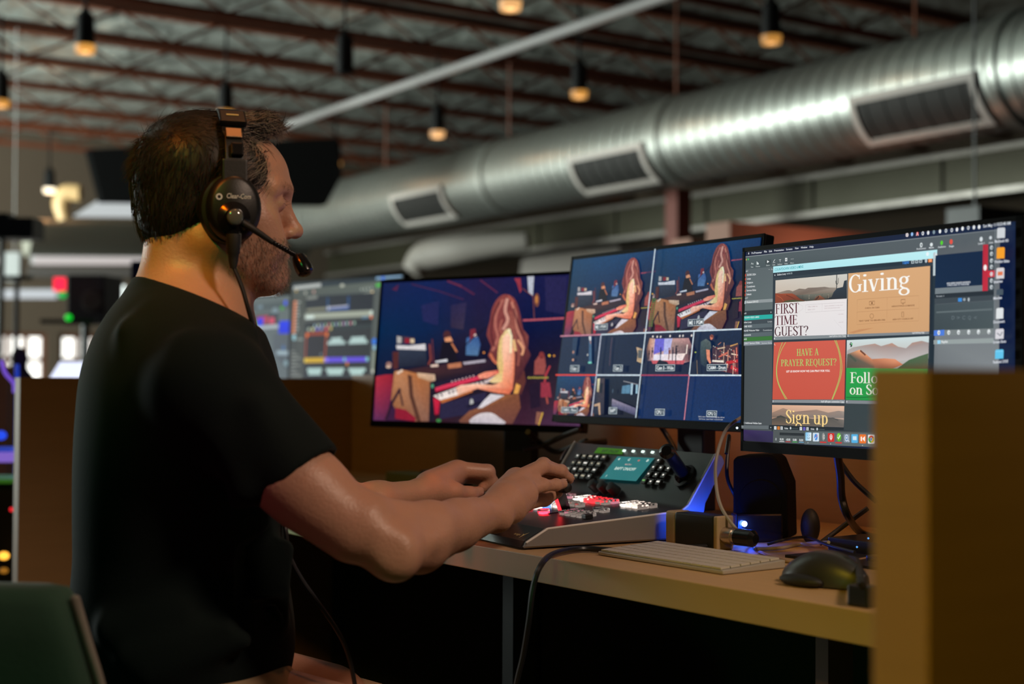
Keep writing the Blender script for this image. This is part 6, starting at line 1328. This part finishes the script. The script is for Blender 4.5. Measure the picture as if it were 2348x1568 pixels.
# --- right arm
um = rsh.lerp(rel, .55)
B.cone(rsh, rmid, .050, .0445, .015).cone(rmid, rel, .0445, .032, .015)
B.cone(PX(660, 1105, 1.71), PX(800, 1228, 1.70), .042, .030, .02)
B.chain([rel, PX(962, 1246, 1.775), PX(1045, 1207, 1.86), rwr], [.032, .0345, .030, .0230], .015)
B.cone(PX(862, 1196, 1.71), PX(985, 1204, 1.79), .030, .026, .022).cone(PX(985, 1204, 1.79), PX(1085, 1182, 1.90), .026, .019, .02)
B.ell(PX(915, 1286, 1.692), (.016, .015, .017), None, .02)                                        # point of the elbow
B.ell(PX(905, 1262, 1.648), (.012, .010, .016), None, .028, '-')
B.cone(PX(930, 1150, 1.70), PX(905, 1175, 1.665), .006, .004, .03, '-')
B.cone(PX(985, 1240, 1.735), PX(1090, 1196, 1.885), .0045, .003, .02)
B.cone(rwr, PX(1158, 1150, 1.99), .0245, .024, .012)
B.ell(PX(1150, 1192, 1.955), (.010, .010, .010), None, .02)
# right hand: palm, fingers, thumb
mcp = [PX(1180, 1100, 2.115), PX(1184, 1097, 2.085), PX(1193, 1104, 2.06), PX(1203, 1125, 2.035)]    # index .. little
hw = [PX(1160, 1140, 2.035), PX(1156, 1142, 2.02), PX(1152, 1150, 2.0), PX(1150, 1160, 1.985)]
for i in range(4): B.cone(hw[i], mcp[i], .019, .0135, .02)
B.cone(PX(1175, 1165, 2.0), PX(1208, 1138, 2.03), .018, .013, .02)
fing = [([mcp[0], PX(1243, 1083, 2.17), PX(1280, 1098, 2.185), PX(1292, 1113, 2.185)], [.0115, .0098, .0088, .0076]),
        ([mcp[1], PX(1246, 1066, 2.145), PX(1287, 1080, 2.17), PX(1305, 1099, 2.175)], [.0118, .0102, .0088, .0076]),
        ([mcp[2], PX(1244, 1071, 2.105), PX(1284, 1080, 2.135), PX(1305, 1096, 2.15)], [.0118, .0102, .0087, .0075]),
        ([mcp[3], PX(1245, 1113, 2.075), PX(1275, 1112, 2.10), PX(1291, 1109, 2.115)], [.0112, .0092, .0082, .0074])]
B.cone(PX(1199, 1114, 2.045), PX(1230, 1102, 2.078), .012, .0095, .006)
for P, R_ in fing:
    B.chain(P, R_, .004)
    for j in (1, 2): B.ell(P[j] + UP * .001, (R_[j] * 1.06,) * 3, None, .004)
for i, P in enumerate(mcp): B.ell(P + UP * .003, (.0125, .0125, .0115), None, .008)
B.chain([PX(1162, 1150, 2.03), PX(1205, 1150, 2.09), PX(1248, 1143, 2.14), PX(1278, 1128, 2.165)], [.020, .0135, .0108, .0092], .008)
for i, (y0, y1) in enumerate(((0, 0),)): B.cone(PX(1165, 1105, 2.02), PX(1240, 1062, 2.10), .004, .003, .012)
# --- left arm and hand
B.cone(lsh, lel, .050, .040, .03).chain([lel, PX(865, 1148, 2.13), lwr], [.032, .026, .0205], .02)
B.cone(lwr, PX(985, 1122, 2.215), .022, .020, .01)
lm = [PX(1050, 1077, 2.30), PX(1056, 1078, 2.325), PX(1056, 1084, 2.35), PX(1050, 1092, 2.37)]
lw = [PX(985, 1118, 2.225), PX(985, 1118, 2.235), PX(985, 1120, 2.245), PX(985, 1124, 2.255)]
for i in range(4): B.cone(lw[i], lm[i], .019, .014, .02)
lf = [([lm[0], PX(1118, 1082, 2.315), PX(1124, 1103, 2.32), PX(1106, 1118, 2.315)], [.0140, .0125, .0105, .0085]),
      ([lm[1], PX(1118, 1084, 2.345), PX(1132, 1108, 2.35), PX(1122, 1126, 2.35)], [.0128, .0112, .0095, .008]),
      ([lm[2], PX(1110, 1090, 2.37), PX(1128, 1113, 2.375), PX(1122, 1130, 2.375)], [.012, .0105, .009, .0075]),
      ([lm[3], PX(1098, 1098, 2.39), PX(1116, 1118, 2.395), PX(1112, 1132, 2.395)], [.0115, .0095, .0085, .007])]
for P, R_ in lf: B.chain(P, R_, .004)
B.chain([PX(990, 1128, 2.215), PX(1040, 1128, 2.24), PX(1075, 1133, 2.265), PX(1098, 1127, 2.285)], [.020, .0145, .0108, .0088], .010)
# thighs start
for q in (1, -1): B.cone(PX(440, 1590, 1.91) + ts * q * .085, PX(440, 1590, 1.91) + ts * q * .09 + tf * .2 - UP * .06, .075, .07, .04)
man = B.build('person', SKIN); del B
tag(man, 'seated man in a dark T-shirt and headset, one hand on the fader lever', 'person')
# eyes
for q in (1, -1):
    e = MB().ell(HL(.0785, q * .031, -.0065), (.0122, .0122, .0115), RH_)
    ey = e.build('eye', mat('eye_white', (.7, .68, .66), .2), man, smooth=True)
    MB().ell(HL(.0882, q * .031, -.0065), (.0032, .006, .006), RH_).build('iris', mat('iris_dark', (.02, .03, .03), .15), ey, smooth=True)
# --- shirt
T = SDF((-.68, 1.56, .52), (-.02, 2.30, 1.20), .0040)
T.ell(PX(413, 960, 1.905), (.134, .186, .20), RT_, .05).ell(PX(414, 1270, 1.905), (.138, .160, .22), RT_, .06).ell(PX(420, 1490, 1.905), (.143, .166, .13), RT_, .06)
T.ell(PX(374, 890, 1.925), (.090, .165, .095), RT_, .03)
for q, sh in ((1, rsh), (-1, lsh)): T.cone(nb + ts * q * .035 + tf * .005, sh, .061, .071, .04)
hem = rsh.lerp(rmid, .90)
T.cone(rsh, hem.lerp(rel, .15), .072, .0545, .03)
lhem = lsh.lerp(lel, .5); T.cone(lsh, lhem.lerp(lel, .15), .07, .056, .03)
T.cone(HL(-.032, 0, -.085), PX(440, 745, 1.925), .067, .074, .03)
# folds
rgf = random.Random(3)
for (x0, y0, x1, y1, Y, r_) in ((640, 1230, 600, 1330, 1.80, .010), (655, 1260, 640, 1420, 1.84, .010), (560, 1300, 640, 1420, 1.77, .010), (300, 1500, 520, 1440, 1.75, .012), (350, 1540, 560, 1470, 1.75, .012), (250, 1440, 420, 1400, 1.76, .010),
                               (560, 760, 500, 830, 1.79, .010), (300, 760, 350, 900, 1.78, .010), (360, 730, 480, 760, 1.80, .008), (600, 1050, 540, 1150, 1.70, .010), (590, 930, 660, 1060, 1.685, .008), (560, 1120, 500, 1000, 1.69, .010), (430, 800, 560, 850, 1.72, .008)):
    T.cone(PX(x0, y0, Y), PX(x1, y1, Y), r_, r_ * .6, .03)
ad_ = (rmid - rsh).normalized(); upp = (UP - ad_ * UP.dot(ad_)).normalized(); hn = (ad_ - upp * .12).normalized()
T.cut(hem, hn, .003, (hem + ad_ * .05, .12))
ld_ = (lel - lsh).normalized(); T.cut(lhem, ld_, .003, (lhem.lerp(lel, .2), .11))
T.cone(hem - ad_ * .012, hem + ad_ * .01, .051, .050, .004, '-') if False else None
# collar: tilted neck opening
c0 = PX(322, 646, 1.925); c1 = PX(540, 738, 1.925); cdir = (c1 - c0).normalized(); cn = ts.cross(cdir).normalized()
if cn.z < 0: cn = -cn
T.cut(c0 + UP * .001, cn, .004, (HL(-.03, 0, -.06), .16))
T.cone(HL(-.03, 0, -.05), PX(430, 735, 1.925), .066, .069, .004, '-')
# sleeve opening hollowed round the arm
T.cone(rsh.lerp(rmid, .78), rsh.lerp(rmid, 1.1), .0490, .0480, .003, '-')
T.cut(PX(420, 1562, 1.9), (0, 0, -1), .02, None) if False else None
sh_o = T.build('tshirt', SHIRTM, man); del T
tag(sh_o, 'dark charcoal short-sleeved T-shirt')
# hem stitching on the near sleeve
hm = MB(); pa, pb_ = hm.axes(ad_); 
for off in (.026,):
    c = hem - ad_ * off; ring = [c + pa * .0575 * math.cos(a) + pb_ * .0575 * math.sin(a) for a in [2 * math.pi * k / 40 for k in range(41)]]
# --- trousers and shoes
L_ = SDF((-.70, 1.5, -.01), (.30, 2.5, .70), .006)
hipc = PX(425, 1560, 1.905)
L_.ell(hipc, (.135, .165, .12), RT_, .05)
for q in (1, -1):
    hp = hipc + ts * q * .085 - UP * .025; kn_ = hp + tf * .40 + ts * q * .03 - UP * .125; an = kn_ + tf * .03 - UP * (kn_.z - .11)
    L_.cone(hp, kn_, .078, .064, .04).cone(kn_, an, .066, .046, .03)
L_.cut((0, 0, .085), (0, 0, -1), .004)
L_.build('trousers', TROU, man)
for q in (1, -1):
    hp = hipc + ts * q * .085 - UP * .025; kn_ = hp + tf * .40 + ts * q * .03 - UP * .125; an = kn_ + tf * .03; an.z = 0
    m = MB(); RS2 = RT_
    m.loft([[an + tf * x + ts * (w * math.cos(a)) + UP * max(0, (h * .5 + h * .5 * math.sin(a))) for a in [2 * math.pi * k / 18 for k in range(18)]] for x, w, h in ((-.085, .01, .04), (-.08, .03, .075), (-.03, .04, .10), (.03, .042, .09), (.09, .046, .06), (.14, .04, .045), (.165, .015, .025))])
    m.build('shoe', BLACK, man, smooth=True)
# --- hair: a cap and many strands lying on it
def hseg(b):  # hairline
    return np.interp(b, [-.1, -.03, 0, .015, .044, .07, .082, .092, .100], [-.035, -.004, .062, .072, .066, .062, .062, .074, .3])
Hh = SDF(Hc - Vector((.17, .17, .13)), Hc + Vector((.17, .17, .15)), .003)
Hh.ell(HL(-.014, 0, .031), (.0945, .0805, .0855), RH_, .01).ell(HL(-.040, 0, -.026), (.059, .064, .062), RH_, .03)
Hh.ell(HL(.045, 0, .094), (.038, .050, .021), RH_, .02).ell(HL(.062, .012, .096), (.018, .032, .017), RH_, .015)
Hh.ell(HL(.036, 0, .030), (.048, .0690, .052), RH_, .015)
G = np.meshgrid(*Hh.ax, indexing='ij', sparse=True); rel_ = [G[0] - Hc.x, G[1] - Hc.y, G[2] - Hc.z]
aa = rel_[0] * hf.x + rel_[1] * hf.y; bb = rel_[2]; s_ = rel_[0] * hs.x + rel_[1] * hs.y
hl = hseg(np.asarray(bb)); Hh.F = np.maximum(Hh.F, (aa - hl + 0 * s_) * .8).astype(np.float32)
bl_ = np.interp(np.asarray(aa), [-.12, -.08, -.04, -.01, .02], [-.082, -.080, -.076, -.060, -.03]); Hh.F = np.maximum(Hh.F, (bl_ - bb) * .9).astype(np.float32)
hair = Hh.build('hair', HAIRM, man); del Hh
tag(hair, 'short dark brown hair, greying at the temple')
me = hair.data; nv = len(me.polygons); area = np.zeros(nv); me.polygons.foreach_get('area', area)
cen = np.zeros(nv * 3); me.polygons.foreach_get('center', cen); cen = cen.reshape(-1, 3); nor = np.zeros(nv * 3); me.polygons.foreach_get('normal', nor); nor = nor.reshape(-1, 3)
def strands(name, pts, nrm, dirf, length, rad, mt, parent, segs=5, jit=.2, seed=1, lift=.25):
    g = np.random.default_rng(seed); n = len(pts); P = pts + nrm * .0005; d = dirf(pts, nrm, g); 
    d = d + g.normal(0, jit, (n, 3)); d -= nrm * (np.sum(d * nrm, 1)[:, None] * .8); d /= np.linalg.norm(d, axis=1)[:, None] + 1e-9
    Ln = length * g.uniform(.6, 1.25, n); side = np.cross(d, nrm); side /= np.linalg.norm(side, axis=1)[:, None] + 1e-9
    lf_ = g.uniform(.0, lift, n)[:, None]; rows = []
    curl = g.normal(0, .12, n)[:, None]
    for k in range(segs + 1):
        t = k / segs
        C_ = P + d * (Ln[:, None] * t) + nrm * (Ln[:, None] * (lf_ * t - .28 * t * t * (1 if lift < .6 else .2))) + side * (Ln[:, None] * curl * t * t)
        w = rad * (1 - .85 * t)
        rows.append(np.stack([C_ + side * w, C_ - side * w * .5 + nrm * w * .87, C_ - side * w * .5 - nrm * w * .87], 1))
    V = np.stack(rows, 1).reshape(-1, 3)      # n, segs+1, 3
    base = (np.arange(n) * (segs + 1) * 3)[:, None]; fs = []
    for k in range(segs):
        for j in range(3):
            j2 = (j + 1) % 3; fs.append(base + np.array([[k * 3 + j, k * 3 + j2, (k + 1) * 3 + j2, (k + 1) * 3 + j]]))
    Q = np.concatenate(fs); m2 = bpy.data.meshes.new(name)
    m2.vertices.add(len(V)); m2.vertices.foreach_set('co', V.astype(np.float32).ravel()); m2.loops.add(len(Q) * 4); m2.loops.foreach_set('vertex_index', Q.astype(np.int32).ravel())
    m2.polygons.add(len(Q)); m2.polygons.foreach_set('loop_start', np.arange(len(Q), dtype=np.int32) * 4); m2.polygons.foreach_set('loop_total', np.full(len(Q), 4, np.int32))
    m2.update(calc_edges=True)
    return link_mesh(name, m2, mt, parent, False, True)
hfn, hsn, upn, hcn = np.array(hf), np.array(hs), np.array([0, 0, 1.]), np.array(Hc)
def hdir(p, n, g):
    r = p - hcn; a = r @ hfn; b = r @ upn; s__ = r @ hsn
    top = np.clip((b - .045) / .04, 0, 1)[:, None]; fr = np.clip((a - .02) / .05, 0, 1)[:, None]; crown = np.clip(1 - np.hypot(a + .075, b - .07) / .05, 0, 1)[:, None]
    side = (1 - top)
    d = top * (hfn * .9 + upn * .25 * fr - hsn * .15) + side * (-upn - hfn * .22) + crown * (n * .9 - hfn * .7)
    tz = (np.clip((a - .0) / .03, 0, 1) * np.clip((b + .01) / .03, 0, 1))[:, None] * side; d = d + tz * (-hfn * .8 + upn * .3)
    return d
def pick(mask, n, seed):
    g = np.random.default_rng(seed); w = area * mask; w = w / w.sum(); i = g.choice(nv, n, p=w); return cen[i] + g.normal(0, .0012, (n, 3)), nor[i]
ra = (cen - hcn) @ hfn; rb = (cen - hcn) @ upn; outer = np.linalg.norm(cen - hcn, axis=1) > .06
p_, n_ = pick(outer * 1.0, 7500, 5); strands('strands', p_, n_, hdir, .026, .00042, HAIRM, hair, 5, .22, 6, .22)
p_, n_ = pick(outer * ((ra > .012) & (rb > -.01)), 3400, 8); strands('grey_strands', p_, n_, hdir, .024, .00036, HAIRG, hair, 5, .25, 9, .3)
p_, n_ = pick(outer * ((ra < -.085) & (rb > .03) & (rb < .08)), 500, 11); strands('tuft', p_, n_, lambda p, n, g: n * .7 - upn * .7, .016, .0004, HAIRM, hair, 4, .25, 12, .8)
p_, n_ = pick(outer * ((ra > .045) & (rb > .085)), 900, 13); strands('quiff', p_, n_, lambda p, n, g: hfn * .7 + upn * .6 - hsn * .2, .015, .00042, HAIRM, hair, 5, .25, 14, .5)
p_, n_ = pick(outer * ((ra > .055) & (rb > .088)), 260, 15); strands('grey_strands', p_, n_, lambda p, n, g: hfn * .6 - upn * .8, .018, .0004, HAIRG, hair, 5, .25, 16, .5)
# stubble and brows on the skin
me = man.data; nv = len(me.polygons); area = np.zeros(nv); me.polygons.foreach_get('area', area); cen = np.zeros(nv * 3); me.polygons.foreach_get('center', cen); cen = cen.reshape(-1, 3); nor = np.zeros(nv * 3); me.polygons.foreach_get('normal', nor); nor = nor.reshape(-1, 3)
r_ = cen - hcn; ra = r_ @ hfn; rb = r_ @ upn; rs = r_ @ hsn
jaw = (np.abs(rs) < .09) & (rb < -.056 - np.clip((.05 - ra), 0, .1) * .25) & (rb > -.128) & ((rb > -.108) | (ra > .05)) & (ra > .012) & (ra < .12) & ~((np.abs(rb + .082) < .008) & (ra > .085) & (np.abs(rs) < .018))
p_, n_ = pick(jaw * 1.0, 3200, 21); strands('beard', p_, n_, lambda p, n, g: -upn * .8 + hfn * .35, .0055, .00022, mat('grey_stubble', (.40, .30, .23), .5), man, 3, .3, 22, .7)
p_, n_ = pick(jaw * 1.0, 1100, 23); strands('beard', p_, n_, lambda p, n, g: -upn * .8 + hfn * .35, .0050, .00024, mat('brown_stubble', (.07, .04, .025), .5), man, 3, .3, 24, .6)
brow = (np.abs(np.abs(rs) - .03) < .020) & (np.abs(rb - .016) < .0055) & (ra > .06) & (ra < .115)
p_, n_ = pick(brow * 1.0, 200, 25); strands('eyebrow', p_, n_, lambda p, n, g: hsn * np.sign((p - hcn) @ hsn)[:, None] + upn * .1, .006, .00018, mat('brow_hair', (.34, .22, .15), .5), man, 3, .25, 26, .4)
lash = (np.abs(np.abs(rs) - .031) < .012) & (np.abs(rb + .004) < .0035) & (ra > .082) & (ra < .11)
if lash.any():
    p_, n_ = pick(lash * 1.0, 18, 27); strands('eyelash', p_, n_, lambda p, n, g: hfn * 1.0 - upn * .1, .007, .0003, HAIRM, man, 3, .2, 28, .8)
# fingernails on the near hand
NAIL = mat('fingernail', (.62, .38, .30), .3)
for P, R_ in (fing[2], fing[3], fing[1]):
    d = (P[3] - P[2]).normalized(); up_ = (UP - d * UP.dot(d)).normalized(); sd = d.cross(up_)
    MB().ell(P[3] + up_ * R_[3] * .80 + d * .001, (.0062, .0048, .0018), FR(d, sd, up_), 14, 8).build('fingernail', NAIL, man, smooth=True)

# ================================================================== headset
hd = empty('headset', HL(.014, .09, -.02), 'black single-muff intercom headset with boom microphone worn by the seated man', 'headset', rot=FR(hf, hs * -1, UP))
HB = mat('headset_black', (.006, .0065, .0065), .42, bump=.04, bscale=500); PADM = mat('ear_pad_leatherette', (.005, .006, .0055), .5)
def oval(s, rx, ry, ca=.014, cb=-.023, n=40): return [HL(ca + rx * math.cos(2 * math.pi * i / n), s, cb + ry * math.sin(2 * math.pi * i / n)) for i in range(n)]
for q in (1, -1):
    MB().loft([oval(q * .066, .028, .036, .010), oval(q * .068, .038, .045, .010), oval(q * .078, .040, .047, .011), oval(q * .086, .038, .045, .012), oval(q * .088, .031, .038)]).build('ear_pad', PADM, hd, smooth=True)
    cup = MB().loft([oval(q * .085, .031, .040), oval(q * .090, .0355, .0445), oval(q * .098, .035, .044), oval(q * .104, .031, .040), oval(q * .107, .027, .035)]).build('ear_cup', HB, hd, smooth=True)
    if q == 1:
        vs, fs, w_, h_ = btext('Clear-Com', .01); sx = .031 / w_; ox, oz = -.0015, .0065
        SIL = mat('silver_print', (.55, .55, .50), .5, emit=(.35, .36, .32), es=.12)
        lg = MB().add([HL(ox + x * sx + .004 + (y * .0015), .1079, oz - .0185 + y * .0092) for x, y in vs], fs)
        lg.cyl(HL(ox - .005, .1075, -.0105), HL(ox - .005, .1079, -.0105), .0042, n=20); lg.build('logo', SIL, cup)
        MB().cyl(HL(ox - .005, .1079, -.0105), HL(ox - .005, .1082, -.0105), .0022, n=14).build('logo_dot', HB, cup)
        MB().lathe(HL(.0125, .100, -.037), hs, [(0, .022), (.008, .021), (.010, .018), (.013, .0125), (.018, .0115), (.0195, .006)], 28).build('boom_pivot', BLACKG, hd, smooth=True)
        MB().ell(HL(.0125, .118, -.037), (.0105, .004, .0105), RH_).build('pivot_cap', mat('smoky_cap', (.10, .11, .10), .12, coat=1), hd, smooth=True)
# band over the head
band = MB(); rings = []
for i in range(41):
    f = math.radians(-96 + 192 * i / 40); s_b = .094 * math.sin(f); b_b = .016 + .101 * math.cos(f); a_b = .014 + .001 * math.cos(f)
    nrm = (hs * math.sin(f) + UP * math.cos(f)).normalized(); c = HL(a_b, s_b, b_b); wd = .0145 if abs(f) < 1.0 else .0115; th = .0045
    rings.append([c + hf * wd + nrm * th, c - hf * wd + nrm * th, c - hf * wd - nrm * th, c + hf * wd - nrm * th])
band.loft(rings); band.build('headband', HB, hd, bevel=.001)
def onband(fd, off): 
    f = math.radians(fd); nrm = (hs * math.sin(f) + UP * math.cos(f)).normalized(); tan = (hs * math.cos(f) - UP * math.sin(f)).normalized()
    return HL(.014 + .001 * math.cos(f), .094 * math.sin(f), .016 + .101 * math.cos(f)) + nrm * off, nrm, tan
for q in (1, -1):
    c, nrm, tan = onband(q * 40, .007); MB().box(c, (.036, .030, .010), FR(hf, tan, nrm)).build('slider_block', HB, hd, bevel=.003)
    c, nrm, tan = onband(q * 40, .0125); MB().box(c + hf * .0 , (.016, .0035, .0006), FR(hf, tan, nrm)).build('size_mark', mat('brass_print', (.6, .5, .2), .4), hd)
    c, nrm, tan = onband(q * 56, .0055); MB().box(c, (.021, .016, .006), FR(hf, tan, nrm)).build('slider_plate', mat('copper_lit_plate', (.45, .33, .22), .32, .9), hd, bevel=.001)  # coppery light on the slider metal is put into its colour
    c, nrm, tan = onband(q * 70, .006); MB().box(c + hf * .003, (.016, .018, .010), FR(hf, tan, nrm)).build('clip', BLACKG, hd, bevel=.002)
    c, nrm, tan = onband(q * 86, .004); MB().box(c, (.033, .034, .010), FR(hf, tan, nrm)).build('yoke', HB, hd, bevel=.003)
MB().loft([[HL(.014 + x, .055 * math.sin(f), .016 + .093 * math.cos(f)) for x, s in ((.016, 0), (-.016, 0))] + [HL(.014 + x, .058 * math.sin(f), .016 + .101 * math.cos(f)) for x in (-.016, .016)] for f in [math.radians(-32 + 64 * i / 12) for i in range(13)]]).build('band_pad', PADM, hd)
# boom, microphone, plug and lead
bp = [HL(.022, .112, -.043), HL(.038, .112, -.052), HL(.062, .105, -.066), HL(.088, .096, -.078), HL(.100, .088, -.083)]
MB().tube(bp[:3], [.0052, .0046, .0036], 12, 8).build('boom_sleeve', RUBBER, hd, smooth=True)
m = MB(); m.tube(bp[1:], .0030, 10, 10)
pp = crom(bp[1:], 14)
for i in range(2, len(pp) - 2, 2): m.ell(pp[i], (.0036, .0036, .0036), None, 8, 6)
m.build('boom', BLACKG, hd, smooth=True)
mc = PX(692, 606, 1.845); md = (Vector((.45, -.25, -.85))).normalized()
mh = MB().lathe(mc - md * .014, md, [(0, .005), (.002, .0085), (.010, .0105), (.020, .0115), (.027, .0105), (.030, .006)], 18); mh.cyl(bp[-1], mc - md * .012, .0042, n=12); mh.build('microphone', BLACKG, hd, smooth=True)
pl0 = HL(.0125, .106, -.058)
MB().lathe(pl0, -UP, [(0, .0095), (.012, .0095), (.014, .0088), (.024, .0085), (.026, .0072), (.034, .0064), (.044, .0042)], 18).build('plug', RUBBER, hd, smooth=True)
MB().box(pl0 + hf * .008 - UP * .008 + hs * .002, (.0025, .004, .018), RH_).build('latch', mat('latch_steel', (.5, .5, .48), .3, 1), hd)
MB().tube([pl0 - UP * .042, PX(555, 660, 1.82), PX(570, 712, 1.82), PX(583, 757, 1.835), PX(600, 830, 1.90), PX(620, 950, 1.93), PX(640, 1120, 1.90), PX(654, 1205, 1.86), PX(663, 1270, 1.86), PX(690, 1325, 1.86), PX(730, 1382, 1.86), PX(770, 1440, 1.87), PX(795, 1490, 1.88), PX(812, 1560, 1.89), PX(825, 1660, 1.9)], .0030, 8, 8).build('lead', mat('lead_black', (.02, .02, .022), .3), hd, smooth=True)

# ================================================================== seats
VELV = mat('green_tinted_upholstery', (.035, .085, .055), .85, sheen=.4, bump=.1, bscale=250)  # green of the light is put into the fabric's base colour
cr = PX(60, 1335, 1.47); chx = Vector((1, -.10, 0)).normalized(); chy = Vector((-chx.y, chx.x, 0))
ct = cr.z; cc = Vector((cr.x - .12, cr.y, 0)); RCH = FR(chx, chy, UP)
ch = empty('upholstered_chair', (cc.x, cc.y + .2, 0), 'green-grey upholstered chair back with beaded piping at the lower left', 'chair', rot=RCH)
def CH(x, y, z): return cc + chx * x + chy * y + UP * z
xr = (PX(160, 1345, 1.45) - cc).dot(chx)
rings = []
for z, w, d, y in ((.44, xr + .055, .03, .03), (.55, xr + .045, .032, .025), (.66, xr + .030, .034, .012), (.73, xr + .012, .034, .004), (ct - .018, xr + .002, .032, 0), (ct - .004, xr - .006, .024, 0), (ct, xr - .02, .012, 0)):
    P = []; n = 28
    for i in range(n):
        a = 2 * math.pi * i / n; cx_ = math.copysign(abs(math.cos(a)) ** .16, math.cos(a)); sy = math.copysign(abs(math.sin(a)) ** .5, math.sin(a)); P.append(CH(w * cx_, y + d * sy, z))
    rings.append(P)
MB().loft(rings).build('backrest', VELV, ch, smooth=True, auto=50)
pp = [CH(xr + .056, .03, .45), CH(xr + .047, .02, .55), CH(xr + .033, .008, .66), CH(xr + .015, 0, .73), CH(xr + .004, -.004, ct - .012)]
m = MB(); q = crom(pp, 18)
for p in q: m.ell(p + chy * -.004 + chx * .004, (.0052, .0052, .0036), None, 8, 6)
m.build('piping', mat('beaded_piping', (.30, .26, .22), .4), ch, smooth=True)
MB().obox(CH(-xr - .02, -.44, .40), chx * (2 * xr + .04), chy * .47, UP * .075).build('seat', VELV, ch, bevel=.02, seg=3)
for x in (-xr, xr - .03):
    for y in (-.42, -.02): MB().obox(CH(x, y, 0), chx * .03, chy * .03, UP * .40).build('leg', BLACK, ch)
# the operator's own stool (below the frame)
sc_ = Vector((hipc.x, hipc.y, 0)) - tf * .0
stl = empty('stool', sc_, 'padded stool under the seated man', 'stool')
zs = hipc.z - .135
MB().lathe(sc_ + UP * (zs - .06), UP, [(0, .18), (.01, .20), (.05, .20), (.06, .18)], 30).build('seat', BLACK, stl, smooth=True)
MB().cyl(sc_ + UP * .03, sc_ + UP * (zs - .055), .03, n=16).build('post', ALU, stl, smooth=True)
MB().lathe(sc_, UP, [(0, .22), (.02, .21), (.04, .05)], 30).build('base', BLACK, stl, smooth=True)
